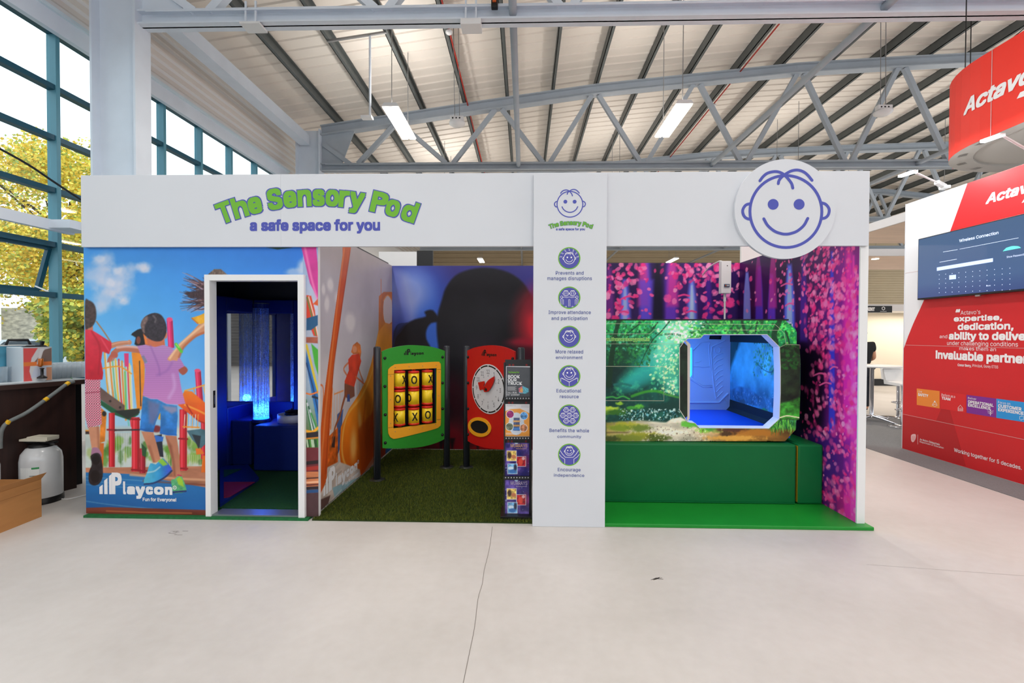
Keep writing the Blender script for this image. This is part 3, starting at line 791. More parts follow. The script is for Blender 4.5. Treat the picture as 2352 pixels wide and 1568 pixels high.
# ---- header board with its lettering
W_HEAD = Wall((0, 3.995, 0), (1, 0, 0))
u0, v0 = W_HEAD.conv(187, 566); u1, v1 = W_HEAD.conv(1998, 395)
v0 = W_HEAD.conv(800, 566)[1]; v1 = W_HEAD.conv(800, 399)[1]
r = thing('header_board', 'long white header board across the booth front with green and blue title', 'header board', (u0, 4.0, v0))
s_ = W_HEAD.conv(645, 500)[0]; s2 = W_HEAD.conv(1394, 500)[0]
for a, b in ((u0, s_ - 0.0002), (s_ + 0.0002, 0.35), (0.35, u1)):
    MB().box((a, 3.995, v0), (b, 4.028, v1)).build('board_panel', M_WHITE, r, 0.0015)
mb = MB(); title(mb, W_HEAD, lambda x, y: (460 + x/4.3556, 400 + y/4.3556), 1); mb.build('title_lettering', [M_BLUEINK, M_GREENINK], r)
mb = MB(); W_HEAD.text(mb, 'a safe space for you', 573.6, 873.3, 503.5, 537, 0, 0.001, 0.035); mb.build('strapline_lettering', M_BLUEINK, r)

# ---- round face sign on the header
W_DISC = Wall((0, 3.965, 0), (1, 0, 0))
uc, vc = W_DISC.conv(1803, 480); rr_ = 114.5*W_DISC.mpp(1803, 480)
r = thing('face_sign', 'large round white sign with blue smiling child face on the header', 'sign', (uc, 3.985, vc))
MB().lathe([(rr_, 0), (rr_, 0.0296)], (uc, 3.9946, vc), 96, 0, Matrix.Rotation(PI/2, 3, 'X'), False).build('disc', M_WHITE, r, 0.002)
mb = MB(); face(mb, W_DISC, 1805, 485.7, 82.6, 6.6); mb.build('face_drawing', M_BLUEINK, r)

# ---- information pillar
W_PIL = Wall((0, 3.945, 0), (1, 0, 0))
ua, ub, zt = W_PIL.conv(1224.5, 800)[0], W_PIL.conv(1392, 800)[0], W_PIL.conv(1308, 396)[1]
r = thing('information_pillar', 'white pillar board with six round icons and blue captions', 'pillar', (ua, 4.0, 0))
MB().box((ua, 3.945, 0.0), (ub, 3.984, zt)).build('pillar_board', M_WHITE, r, 0.003)
mb = MB(); face(mb, W_PIL, 1309, 469, 29.5, 2.4); mb.build('face_drawing', M_BLUEINK, r)
mb = MB(); title(mb, W_PIL, lambda x, y: (1262 + (x - 192)*99/1970, 507 + (y - 130)*18.5/360), 1); mb.build('title_lettering', [M_BLUEINK, M_GREENINK], r)
mb = MB(); W_PIL.text(mb, 'a safe space for you', 1277, 1343.5, 523, 530.5, 0, 0.001, 0.028); mb.build('strapline_lettering', M_BLUEINK, r)
CAP = [(593, [('Prevents and', 1276.5, 1340.5, 622.5, 630.8), ('manages disruptions', 1257, 1359.5, 634.5, 645.5)]),
       (683.5, [('Improve attendance', 1259.8, 1357, 712.8, 723), ('and participation', 1266.5, 1349.5, 726.3, 736.8)]),
       (773.5, [('More relaxed', 1276, 1339.3, 803, 811.5), ('environment', 1276.6, 1338, 816.5, 824.4)]),
       (863.8, [('Educational', 1278, 1335, 892.6, 901), ('resource', 1286, 1329, 908, 914.2)]),
       (954, [('Benefits the whole', 1262, 1353, 983.5, 992), ('community', 1280, 1335, 998.5, 1007)]),
       (1044, [('Encourage', 1281, 1333.5, 1074, 1084), ('independence', 1272, 1342, 1087, 1096)])]
M_ICON = mat('icon blue', (82, 84, 170), 0.5)
for i, (cy, tx) in enumerate(CAP):
    mb = MB()
    for t, x0, x1, yt, yb in tx: W_PIL.text(mb, t, x0, x1, yt, yb, 0, 0.001, 0.01, 0, 1.05)
    mb.build('caption_lettering', M_GREYINK, r)
    cx = 1307.5; mb = MB()
    W_PIL.disc(mb, cx, cy, 25.6, 0, 0.0008, 48); W_PIL.disc(mb, cx, cy, 23.2, 1, 0.0012, 48)
    L = lambda pts, w_=1.0: W_PIL.stroke(mb, [(cx + x, cy + y) for x, y in pts], w_, 2, 0.0018)
    if i == 0:
        face(mb, W_PIL, cx, cy + 0.5, 12.5, 1.2, 2, 0.0016)
        for a in (-170, -145, -118, -90, -62, -35, -10):
            c, s = math.cos(math.radians(a)), math.sin(math.radians(a)); q = lambda t, n: (19.5*c + t*c - n*s, 19.5*s + t*s + n*c)
            L([q(2.6, -1.6), q(.8, 1.4), q(-.6, -1.2), q(-2.4, 1.4)])
    elif i == 1:
        for sx in (-7.6, 7.6): face(mb, W_PIL, cx + sx, cy - 9.5, 6.2, 0.8, 2, 0.0016, thin=2)
        L([(-20, 18), (-20, 4), (-13, -1.5), (-6, 0), (0, -2), (6, 0), (13, -1.5), (20, 4), (20, 14)], 0.9)
        for sx in (-17.5, 17.5): L([(sx + 2.6*math.cos(t), -1.5 + 2.6*math.sin(t)) for t in np.linspace(0, 6.28, 13)], 0.8)
        for sx in (-15, 0, 15): L([(sx - 1.6, 20 - abs(sx)*.3), (sx - 1.6, 5), (sx, 3.4), (sx + 1.6, 5), (sx + 1.6, 20 - abs(sx)*.3)], 0.8)
        for sx in (-7.5, 7.5): L([(sx - 1.2, 22), (sx - 1.2, 19.5), (sx + 1.2, 19.5), (sx + 1.2, 22)], 0.8)
    elif i == 2: face(mb, W_PIL, cx, cy - 0.5, 12.6, 1.2, 2, 0.0016, wink=True)
    elif i == 3:
        face(mb, W_PIL, cx, cy - 5.5, 12.6, 1.2, 2, 0.0016)
        for sx in (-1, 1):
            L([(0, 23), (0, 13.5), (sx*18, 3.5), (sx*19.5, 5), (sx*19.5, 12)], 1.1); L([(sx*1, 12.2), (sx*17, 5)], 0.8)
    elif i == 4:
        for fx, fy in ((-7, -12.5), (7.6, -12.5), (-14.5, 0), (0, 0), (14.8, 0), (-7, 12.5), (7.6, 12.5)): face(mb, W_PIL, cx + fx, cy + fy, 5.4, 0.75, 2, 0.0016, thin=2)
    else:
        face(mb, W_PIL, cx, cy - 8, 9.6, 1.1, 2, 0.0016)
        L([(-21, -10), (-16, -2), (-9, 5.5), (0, 5.8), (9, 5.5), (16, -2), (21, -10)], 1.1)
        for sx in (-1, 1): L([(sx*23, -1), (sx*18, 5), (sx*10.5, 10), (sx*10.5, 20)], 1.1)
    mb.build('round_icon', [M_GREENINK, M_ICON, M_WHITEINK], r)

# ---- front mural: children running to a playground
P3 = lambda x, y: (180 + x/2.45, 560 + y/2.45)
P2 = lambda x, y: (x/3.267, 760 + y/3.267)
P1 = lambda x, y: (x/3.267, 400 + y/3.267)
m1 = lambda *p: [P1(*q) for q in p]
m2 = lambda *p: [P2(*q) for q in p]
m3 = lambda *p: [P3(*q) for q in p]
DOOR = (W_FRONT.conv(486, 900)[0], W_FRONT.conv(694, 900)[0], W_FRONT.conv(590, 638)[1])
u0, u1 = XL, W_FRONT.conv(731, 900)[0]
root = thing('mural_wall', 'front wall printed with children running into a playground, white word mark below', 'mural wall', (u0, YM, 0))
mb = MB(); T = 0.045
mb.box((u0, YM, 0.02), (DOOR[0], YM + T, ZT)); mb.box((DOOR[1], YM, 0.02), (u1, YM + T, ZT)); mb.box((DOOR[0], YM, DOOR[2]), (DOOR[1], YM + T, ZT))
mb.build('panel', M_PANEL, root)
P = Paint(W_FRONT, u0, u1, 0.02, ZT, 0.0053, (80, 150, 215))
sky = P.vg(340, [(560, (66, 152, 232)), (700, (92, 180, 244)), (860, (128, 202, 250)), (1000, (184, 220, 236))])
def skyc(U, V):
    c = sky(U, V); t = np.clip((U + 3.9)/2.0, 0, 1)[..., None]
    return c*(1 - 0.30*t*np.array([1.2, 0.7, 0.16]))
P.put(np.ones(P.U.shape), P.tex(skyc, 0.03, 6))
for x, y, a, b in ((236, 600, 26, 20), (222, 625, 30, 26), (262, 640, 34, 26), (285, 618, 26, 14), (318, 614, 26, 10), (334, 620, 12, 7), (270, 662, 30, 20), (246, 690, 26, 22), (238, 706, 16, 12), (284, 693, 10, 7), (276, 672, 16, 16)):
    P.blob(x, y, a*1.25, b*1.25, (214, 216, 234), 0.62, 1.0, 0, 0.55, 3, 9)
for x, y in ((232, 596), (270, 622), (258, 648), (330, 613), (283, 690)): P.blob(x, y, 16, 11, (234, 230, 240), 0.6, 1.0, 0, 0.7, 5, 16)
P.blob(705, 612, 24, 22, (222, 226, 236), 0.8, 1.2, 0, 0.4, 5, 10); P.blob(676, 625, 24, 10, (206, 214, 230), 0.6, 1.2, 0, 0.4, 5, 12)
P.poly(m3((1045, 0), (1060, 20), (1120, 32), (1200, 22), (1250, 0)), (30, 70, 62))
# distance: pale haze, hedges, low fence
P.poly([(190, 980), (480, 980), (480, 1085), (190, 1085)], P.tex((196, 206, 200), 0.12, 9), 10)
for k in range(60):
    x = random.uniform(200, 478); P.blob(x, random.uniform(1010, 1062), random.uniform(5, 12), random.uniform(6, 20), random.choice([(96, 150, 50), (132, 176, 70), (70, 118, 44), (170, 190, 110)]), 0.75, 1.3, 0, 0.5, k % 7, 30)
for x in range(300, 480, 5): P.stroke([(x + 50, 1045), (x + 50, 1076)], 1.4, (214, 206, 170), 0, 0.7)
# ground
P.poly([(190, 1074), (480, 1070), (480, 1128), (190, 1090)], P.tex((186, 122, 92), 0.3, 14, 4, 0.3))
P.poly([(190, 1084), (300, 1088), (420, 1110), (480, 1120), (480, 1190), (190, 1190)], P.tex(P.vg(300, [(1085, (40, 120, 184)), (1180, (24, 96, 168))]), 0.10, 8, 5, 0.25))
for a, b, c in ((1094, 1104, 0.5), (1102, 1117, 0.4), (1112, 1122, 0.4), (1150, 1168, 0.5)): P.stroke([(196, a), (260, (a+b)/2), (420, b + 6)], 2.2, (130, 180, 206), 2, c)
P.stroke([(300, 1090), (400, 1098), (480, 1102)], 5, (226, 170, 130), 3, 0.8); P.stroke([(330, 1104), (480, 1114)], 4, (120, 60, 44), 3, 0.7)
P.poly([(190, 1166), (250, 1164), (480, 1171), (480, 1192), (190, 1192)], P.tex((112, 52, 38), 0.35, 12, 6, 0.2)); P.stroke([(245, 1173), (330, 1176), (440, 1178)], 3, (206, 120, 70), 2, 0.7)
# play tower behind the children
for x, a, b, c in ((160, 640, 760, (244, 170, 50)), (175, 700, 770, (236, 232, 210)), (190, 690, 790, (240, 150, 40)), (205, 690, 800, (120, 196, 150)), (222, 690, 830, (250, 200, 60)), (240, 690, 850, (220, 60, 60)), (258, 700, 900, (236, 150, 40)), (275, 700, 930, (120, 200, 190)), (290, 710, 935, (230, 70, 80)), (300, 715, 940, (240, 220, 120))):
    P.stroke(m3((x - 12, a - 40), (x, b), (x + 10, b + 90)), 4.0, c, 0, 0.95)
    P.stroke(m3((x - 4, a - 30), (x + 8, b), (x + 18, b + 60)), 2.4, (234, 226, 214), 0, 0.9)
P.stroke(m3((140, 700), (200, 690), (240, 692), (300, 730)), 3.0, (240, 160, 40))
P.stroke(m3((262, 940), (345, 930)), 6, (244, 170, 40)); P.stroke(m3((262, 720), (268, 935)), 3, (120, 200, 80))
P.poly(m3((300, 610), (340, 610), (375, 640), (372, 930), (330, 930)), P.tex((234, 140, 36), 0.1, 12)); P.stroke(m3((345, 660), (352, 910)), 2.6, (60, 50, 50))
P.poly(m3((258, 615), (284, 615), (284, 690), (262, 690)), (226, 60, 120))
P.poly(m3((118, 800), (165, 838), (262, 908), (260, 950), (235, 950), (118, 870)), P.tex((108, 84, 76), 0.12, 14))
for x, y in ((180, 884), (236, 920)): P.blob(*P3(x, y), 3, 3, (52, 42, 40), 1, 4)
P.poly(m3((118, 872), (240, 950), (345, 930), (340, 960), (290, 992), (200, 960), (118, 900)), (34, 92, 58))
P.poly(m3((200, 940), (345, 925), (345, 950), (280, 985)), (40, 46, 40), 2)
def post(x0, x1, y0, y1, c, tilt=0):
    P.poly(m3((x0, y0), (x1, y0), (x1 + tilt, y1), (x0 + tilt, y1)), c)
    P.stroke(m3((x0 + (x1-x0)*.3, y0 + 6), (x0 + (x1-x0)*.3 + tilt, y1 - 6)), (x1-x0)/2.45*.22, tuple(min(255, q + 55) for q in c), 2, 0.7)
    P.stroke(m3((x0 + (x1-x0)*.85, y0 + 6), (x0 + (x1-x0)*.85 + tilt, y1 - 6)), (x1-x0)/2.45*.25, tuple(q*.6 for q in c), 2, 0.6)
post(498, 532, 430, 585, (226, 44, 110), 8); P.ell(*P3(514, 425), 7, 5, (240, 80, 130))
post(656, 690, 715, 960, (220, 40, 84), 18); P.ell(*P3(671, 712), 7, 4, (240, 80, 120))
post(172, 206, 950, 1255, (208, 32, 44)); post(300, 345, 975, 1280, (214, 36, 50)); post(345, 378, 1150, 1290, (170, 26, 46)); post(570, 612, 930, 1275, (210, 34, 48)); post(690, 722, 930, 1210, (206, 36, 50))
for x, y in ((188, 1045), (322, 985), (590, 1095), (325, 1270), (365, 1275), (590, 1262)): P.stroke(m3((x - 24, y), (x + 24, y + 2)), 4, (150, 24, 34))
P.stroke(m3((206, 1047), (345, 1045)), 3.4, (40, 44, 52)); P.stroke(m3((206, 1060), (300, 1058)), 2, (170, 200, 210)); P.stroke(m3((40, 1060), (64, 1060)), 8, (60, 40, 40)); P.stroke(m3((40, 1050), (64, 1050)), 3, (240, 150, 40))
for x in range(215, 300, 14): P.stroke(m3((x, 1062), (x + 2, 1250)), 1.2, (206, 214, 220), 0, 0.7)
P.poly(m3((598, 825), (640, 830), (722, 900), (722, 1010), (660, 985), (560, 905)), P.tex(P.vg(440, [(895, (244, 130, 30)), (965, (226, 70, 30))]), 0.08, 10)); P.stroke(m3((600, 905), (660, 930), (722, 960)), 4, (250, 160, 60), 2)
P.stroke(m3((610, 905), (665, 985), (722, 1012)), 3, (180, 40, 24), 2)
for x in range(600, 690, 15): P.stroke(m3((x, 960), (x - 4, 1035)), 1.8, (240, 170, 70) if x % 2 else (236, 226, 210))
P.stroke(m3((590, 1028), (680, 1032)), 3, (242, 150, 40)); P.poly(m3((610, 1050), (690, 1040), (722, 1048), (722, 1120), (690, 1150), (640, 1100)), P.tex((72, 108, 120), 0.2, 12)); P.poly(m3((640, 1070), (690, 1080), (680, 1160)), (44, 52, 60))
P.stroke(m3((600, 825), (650, 812), (722, 790)), 3, (244, 170, 60)); P.stroke(m3((650, 812), (655, 835)), 2.5, (240, 150, 50)); P.stroke(m3((705, 800), (718, 860)), 3, (244, 190, 90))
P.poly(m3((700, 1190), (722, 1190), (722, 1285), (692, 1285)), (232, 112, 30)); P.poly(m3((660, 1150), (690, 1150), (710, 1180), (665, 1185)), (232, 120, 40))
P.poly(m3((128, 920), (160, 950), (150, 1110), (120, 1120)), P.tex((226, 130, 40), 0.2, 20)); P.blob(*P3(146, 955), 5, 6, (40, 36, 36), 1, 3); P.poly(m3((120, 1120), (145, 1120), (140, 1260), (118, 1260)), (214, 110, 40))
P.poly(m3((420, 1080), (470, 1070), (480, 1200), (430, 1190)), (36, 40, 54)); P.poly(m3((430, 1075), (480, 1085), (476, 1110), (430, 1115)), (50, 110, 200)); P.poly(m3((355, 1120), (385, 1150), (380, 1200), (360, 1190)), (40, 84, 50)); P.blob(*P3(440, 1040), 12, 8, (120, 26, 34), .9, 2)
P.poly(m3((455, 950), (466, 950), (462, 990), (450, 985)), (230, 170, 40))
# boy in red
SK1, SK2 = (214, 146, 112), (150, 88, 62)
P.poly(m1((640, 1120), (696, 1120), (700, 1170), (640, 1170)), (196, 120, 90))
P.poly(m1((640, 950), (668, 946), (700, 965), (718, 1000), (724, 1050), (718, 1100), (695, 1140), (665, 1155), (640, 1155)), P.tex((74, 56, 54), 0.3, 60), 3, 1, 3)
P.stroke(m1((725, 1105), (780, 1180), (832, 1258)), 3.0, (170, 120, 70))
P.stroke(m1((820, 1290), (900, 1270), (975, 1262)), (13, 9), (198, 132, 100)); P.blob(*P1(972, 1262), 4.5, 6, (206, 140, 106), 1, 4)
P.stroke(m1((830, 1280), (900, 1262), (970, 1254)), 3, (236, 180, 150), 3, .7)
P.poly(m1((640, 1165), (690, 1168), (752, 1205), (838, 1262), (838, 1300), (820, 1350), (770, 1330), (760, 1400), (776, 1490), (770, 1540), (640, 1548)), P.tex(P.vg(210, [(755, (226, 50, 74)), (870, (196, 22, 44))]), 0.12, 14))
P.stroke(m1((690, 1180), (750, 1300), (740, 1500)), 4, (168, 18, 40), 4, .6); P.stroke(m1((760, 1230), (820, 1330)), 3, (240, 90, 110), 3, .7)
ch = lambda U, V: np.where(((np.floor(U/0.011) + np.floor(V/0.011)) % 2)[..., None] > 0, np.array([230, 176, 190.]), np.where((np.floor(U/0.011) % 2)[..., None] > 0, np.array([196, 60, 96.]), np.array([150, 30, 66.])))
P.poly(m2((640, 362), (755, 368), (752, 450), (758, 560), (766, 700), (660, 728), (640, 640)), ch); P.stroke(m2((640, 465), (755, 455)), 2, (150, 40, 70), 2, .8)
P.poly(m2((664, 722), (746, 714), (750, 790), (742, 885), (690, 885), (676, 800)), P.tex((206, 142, 110), 0.08, 14)); P.stroke(m2((735, 720), (742, 880)), 5, (160, 96, 70), 4, .6)
P.poly(m2((690, 885), (715, 872), (745, 885), (765, 940), (690, 960)), (170, 120, 150), 2, 1, 3)
P.poly(m2((680, 940), (715, 915), (752, 925), (770, 1000), (772, 1090), (745, 1145), (700, 1158), (668, 1130), (668, 1060), (690, 1000)), P.tex((44, 38, 42), 0.3, 40), 2, 1, 3); P.ell(*P2(722, 965), 9, 12, (26, 22, 24)); P.ell(*P2(716, 1090), 11, 15, (30, 26, 28))
# photographer behind
P.poly(m1((985, 1205), (1010, 1180), (1055, 1158), (1090, 1180), (1100, 1280), (1050, 1290), (1010, 1275), (1020, 1225)), (32, 26, 30), 2, 1, 2); P.ell(*P1(1040, 1245), 5, 9, (130, 70, 56))
# boy in lilac
P.stroke(m1((1065, 1320), (980, 1310), (900, 1310), (850, 1345)), (15, 11), (190, 112, 86)); P.stroke(m1((1060, 1302), (960, 1292), (880, 1300)), 5, (240, 200, 190), 4, .8)
P.poly(m1((860, 1330), (885, 1345), (880, 1375), (850, 1380), (830, 1400), (805, 1412), (812, 1380), (835, 1345)), (190, 96, 76), 2, 1, 2)
for k in range(3): P.stroke(m1((835 + 12*k, 1375), (822 + 14*k, 1408 - 6*k)), 2.4, (206, 110, 88))
P.poly(m2((1340, 280), (1385, 262), (1410, 290), (1398, 315), (1370, 330), (1340, 300)), (170, 84, 66), 2, 1, 2)
P.poly(m1((1090, 1230), (1235, 1230), (1240, 1290), (1150, 1300), (1090, 1280)), P.tex((206, 112, 78), 0.1, 10))
P.ell(*P1(1244, 1205), 3.5, 9, (214, 120, 84))
P.poly(m1((1058, 1130), (1075, 1085), (1110, 1055), (1160, 1040), (1205, 1052), (1235, 1090), (1252, 1150), (1244, 1205), (1215, 1248), (1160, 1252), (1105, 1225), (1072, 1180)), P.tex((54, 46, 54), 0.35, 70), 2, 1, 3)
P.poly(m1((1058, 1130), (1075, 1085), (1105, 1062), (1112, 1090), (1085, 1140), (1088, 1190), (1072, 1180)), P.tex((150, 120, 112), 0.3, 60), 4, .8, 2); P.stroke(m1((1150, 1062), (1170, 1085), (1165, 1110)), 3, (140, 130, 132), 4, .7)
P.poly(m1((1075, 1195), (1100, 1220), (1110, 1275), (1090, 1272)), (236, 130, 60), 2)
lil = P.vg(380, [(790, (178, 144, 206)), (850, (176, 128, 200)), (925, (196, 140, 206))])
def lilac(U, V):
    c = lil(U, V); st = 0.5 + 0.5*np.sin(V*2*PI/0.0165 + 3*fbm(U, V, 4, 2))
    t = np.clip((U + 3.05)/0.5, 0, 1)[..., None]
    return c*(1 - 0.10*st[..., None])*(1 - 0.12*t) + np.array([16, 0, 0])*(1 - t)
P.poly(m2((1030, 112), (1090, 102), (1110, 108), (1165, 120), (1225, 104), (1290, 125), (1330, 165), (1385, 262), (1340, 290), (1345, 330), (1362, 430), (1392, 545), (1330, 552), (1250, 546), (1180, 510), (1130, 508), (1072, 482), (1085, 380), (1092, 290), (1082, 240), (1105, 240), (1062, 190)), lilac)
P.stroke(m2((1130, 112), (1190, 260), (1200, 330)), 3.5, (146, 96, 170), 5, .6); P.stroke(m2((1300, 330), (1310, 420), (1270, 500)), 6, (214, 176, 226), 8, .6); P.stroke(m2((1180, 330), (1250, 300), (1290, 240)), 5, (150, 100, 176), 6, .5)
P.poly(m2((1062, 190), (1080, 180), (1108, 232), (1085, 242)), (132, 130, 160), 2)
den = P.tex(P.vg(370, [(910, (60, 132, 196)), (1000, (40, 116, 200))]), 0.25, 16, 7)
P.poly(m2((1072, 486), (1130, 510), (1180, 512), (1250, 548), (1330, 560), (1335, 640), (1330, 700), (1326, 784), (1262, 784), (1200, 768), (1206, 690), (1204, 610), (1172, 680), (1152, 758), (1100, 756), (1050, 742), (1062, 620)), den)
P.poly(m2((1110, 520), (1200, 545), (1190, 620), (1150, 700), (1120, 690)), (120, 112, 150), 8, .7); P.poly(m2((1220, 560), (1325, 570), (1330, 600), (1290, 620), (1240, 590)), (176, 150, 170), 6, .7); P.stroke(m2((1055, 735), (1150, 755)), 2.5, (30, 90, 170), 2); P.stroke(m2((1205, 765), (1325, 780)), 2.5, (30, 100, 190), 2)
P.poly(m2((1062, 752), (1152, 760), (1180, 860), (1206, 962), (1180, 985), (1150, 985), (1110, 880)), P.tex((200, 134, 102), 0.08, 10)); P.poly(m2((1110, 860), (1150, 985), (1165, 985), (1130, 860)), (150, 86, 60), 6, .7)
P.poly(m2((1240, 782), (1326, 788), (1340, 880), (1356, 1080), (1325, 1110), (1296, 1090), (1290, 960), (1260, 860)), P.tex((196, 128, 98), 0.08, 10)); P.poly(m2((1250, 800), (1272, 880), (1300, 1000), (1302, 1090), (1320, 1090), (1310, 980), (1290, 860)), (130, 72, 52), 6, .7)
sh1 = lambda U, V: np.stack([np.interp(U, [W_FRONT.conv(330, 1100)[0], W_FRONT.conv(368, 1080)[0], W_FRONT.conv(390, 1070)[0]], q) for q in ((90, 50, 60), (190, 150, 90), (214, 210, 210))], -1)
P.poly(m2((1080, 1122), (1105, 1060), (1130, 990), (1170, 1000), (1215, 955), (1238, 965), (1290, 1030), (1280, 1065), (1220, 1110), (1150, 1148), (1092, 1150)), P.tex(sh1, 0.1, 20), 1, 1, 2)
P.poly(m2((1185, 975), (1218, 955), (1260, 1000), (1225, 1012)), (150, 206, 60), 3, .95); P.stroke(m2((1085, 1148), (1160, 1138), (1240, 1095), (1290, 1048)), 4, (40, 60, 110), 1); P.stroke(m2((1110, 1060), (1160, 1050), (1200, 1020)), 3, (200, 226, 230), 3, .8)
P.poly(m2((1285, 1120), (1310, 1110), (1350, 1080), (1375, 1110), (1398, 1180), (1392, 1206), (1330, 1216), (1300, 1205)), P.tex((92, 178, 120), 0.25, 40, 3), 1, 1, 2); P.poly(m2((1325, 1110), (1350, 1090), (1372, 1120), (1380, 1170), (1340, 1150)), (170, 210, 50), 3, .9); P.stroke(m2((1300, 1208), (1395, 1200)), 4, (40, 50, 110)); P.stroke(m2((1335, 1080), (1360, 1085)), 3, (200, 50, 90))
# girl cut by the door: blown hair, collar, arm with wristband
P.poly([(470, 652), (478, 630), (492, 618), (508, 618), (524, 632), (535, 660), (540, 720), (476, 740)], P.tex((116, 96, 84), 0.5, 60, 3, 3), 2)
rg = random.Random(5)
for k in range(110):
    x0 = 478 + rg.uniform(-3, 6); y0 = rg.uniform(650, 712); a = rg.uniform(-0.9, 0.75); Ln = rg.uniform(18, 72); b = rg.uniform(-14, 14)
    P.stroke([(x0, y0), (x0 - Ln*0.5*math.cos(a), y0 + Ln*0.4*math.sin(a) + b*.4 - 4), (x0 - Ln*math.cos(a), y0 + Ln*0.6*math.sin(a) + b - 6)], (3.4, 0.8), rg.choice([(60, 40, 50), (84, 50, 52), (120, 84, 76), (44, 28, 40), (190, 150, 160)]), 0, 0.9, 3)
P.poly(m1((1380, 890), (1560, 860), (1560, 935), (1430, 930)), P.tex((62, 42, 46), 0.4, 60, 2, 3), 3, .95)
P.poly(m1((1435, 1078), (1500, 1058), (1560, 1030), (1560, 1125), (1480, 1122)), P.tex((240, 176, 40), 0.12, 30), 1); P.stroke(m1((1440, 1080), (1485, 1120)), 2.4, (200, 110, 30)); P.stroke(m1((1545, 1000), (1560, 1100)), 4, (230, 90, 50))
P.poly(m1((1560, 1105), (1490, 1128), (1440, 1185), (1345, 1272), (1320, 1310), (1262, 1375), (1256, 1390), (1275, 1402), (1300, 1395), (1330, 1400), (1352, 1350), (1380, 1300), (1470, 1220), (1560, 1185)), P.tex((216, 150, 110), 0.06, 10)); P.stroke(m1((1555, 1180), (1470, 1215), (1380, 1296), (1345, 1370)), 5, (190, 96, 56), 4, .8); P.stroke(m1((1540, 1120), (1440, 1200), (1340, 1290), (1275, 1380)), 5, (248, 206, 164), 4, .8)
P.stroke(m1((1322, 1275), (1340, 1300), (1362, 1330)), 7, (96, 200, 60)); P.stroke(m1((1322, 1272), (1345, 1300)), 2, (170, 240, 120), 2)
# strip right of the door: slides, poles and picnic colours
S4 = lambda *p: [(470 + x/2.614, 620 + y/2.614) for x, y in p]
P.poly([(696, 560), (740, 560), (740, 1190), (696, 1190)], P.tex(P.vg(718, [(560, (140, 176, 220)), (700, (196, 200, 220)), (900, (150, 170, 190)), (1010, (90, 120, 60))]), 0.08, 10))
P.poly([(692, 566), (726, 560), (733, 640), (732, 690), (712, 650)], P.tex((212, 58, 150), 0.08, 10)); P.stroke([(700, 566), (716, 640), (730, 690)], 5, (250, 130, 190), 4, .8)
P.poly(S4((612, 150), (640, 155), (662, 240), (680, 400), (655, 395), (612, 290)), (220, 64, 36)); P.stroke(S4((615, 165), (640, 260), (668, 390)), 3, (90, 140, 70)); P.stroke(S4((625, 160), (655, 270), (682, 400)), 2.4, (236, 226, 200))
P.poly(S4((612, 290), (680, 270), (680, 330), (640, 360), (612, 362)), (30, 86, 130)); P.poly(S4((650, 205), (682, 170), (684, 215)), (220, 90, 40))
P.poly(S4((610, 402), (680, 402), (680, 440), (610, 436)), P.tex((168, 90, 68), 0.15, 20))
P.poly(S4((640, 440), (684, 480), (684, 640), (660, 560)), (70, 170, 50)); P.stroke(S4((612, 450), (640, 560), (682, 740)), 5, (220, 190, 40)); P.poly(S4((610, 480), (640, 600), (684, 760), (684, 960), (610, 560)), P.tex((40, 110, 180), 0.15, 10))
P.stroke(S4((612, 560), (650, 700), (684, 860)), 3, (30, 60, 110)); P.stroke(S4((612, 740), (640, 745), (684, 730)), 3.5, (240, 120, 40)); P.stroke(S4((650, 760), (684, 770)), 5, (30, 40, 60))
for k, c in enumerate(((44, 120, 60), (220, 220, 226), (30, 90, 60), (200, 210, 214), (60, 150, 70))): P.stroke(S4((608 + k*8, 780 + 20*k), (640 + k*9, 960)), 3.6, c)
P.stroke(S4((605, 965), (650, 970), (684, 945)), 6, (246, 170, 40)); P.stroke(S4((605, 995), (684, 985)), 13, (38, 34, 40)); P.stroke(S4((605, 1012), (684, 1005)), 3, (230, 140, 40))
for k in range(9): P.stroke(S4((606 + 9*k, 1020), (612 + 9*k, 1060)), 3, random.choice([(70, 150, 50), (200, 220, 190), (30, 80, 40)]))
P.poly(S4((600, 1065), (690, 1065), (690, 1215), (600, 1215)), P.tex((116, 44, 50), 0.12, 10)); P.stroke(S4((600, 1160), (690, 1150)), 8, (40, 26, 30)); P.stroke(S4((600, 1195), (690, 1185)), 9, (170, 50, 40))
P.poly(S4((600, 1210), (690, 1210), (690, 1350), (600, 1350)), P.tex((214, 130, 84), 0.25, 30, 3, 0.2)); 
for y, c, w_ in ((1245, (70, 36, 34), 3), (1270, (250, 190, 150), 4), (1285, (110, 50, 40), 4), (1305, (40, 30, 40), 7), (1325, (40, 80, 130), 8)): P.stroke(S4((600, y + 6), (690, y)), w_, c)
P.poly(S4((600, 1340), (690, 1335), (690, 1500), (600, 1500)), P.tex((84, 56, 60), 0.12, 14))
pr = P.build('printed_picture', root, hole=[(DOOR[0], -1), (DOOR[1], -1), (DOOR[1], DOOR[2]), (DOOR[0], DOOR[2])])
mb = MB(); playcon(mb, W_FRONT, 229, 402, 1084, 1134, 0, 0.003, 'Fun for Everyone!'); mb.build('word_mark', M_WHITEINK, root)
tag(MB().box((XL + 0.02, 3.99, 0.0), (XN - 0.02, 4.26, 0.02)).build('base_mat', mat('dark green mat edge', (24, 104, 54), 0.7, var=0.2, scale=40)), 'thin green mat edge under the playground mural and its door', 'mat')

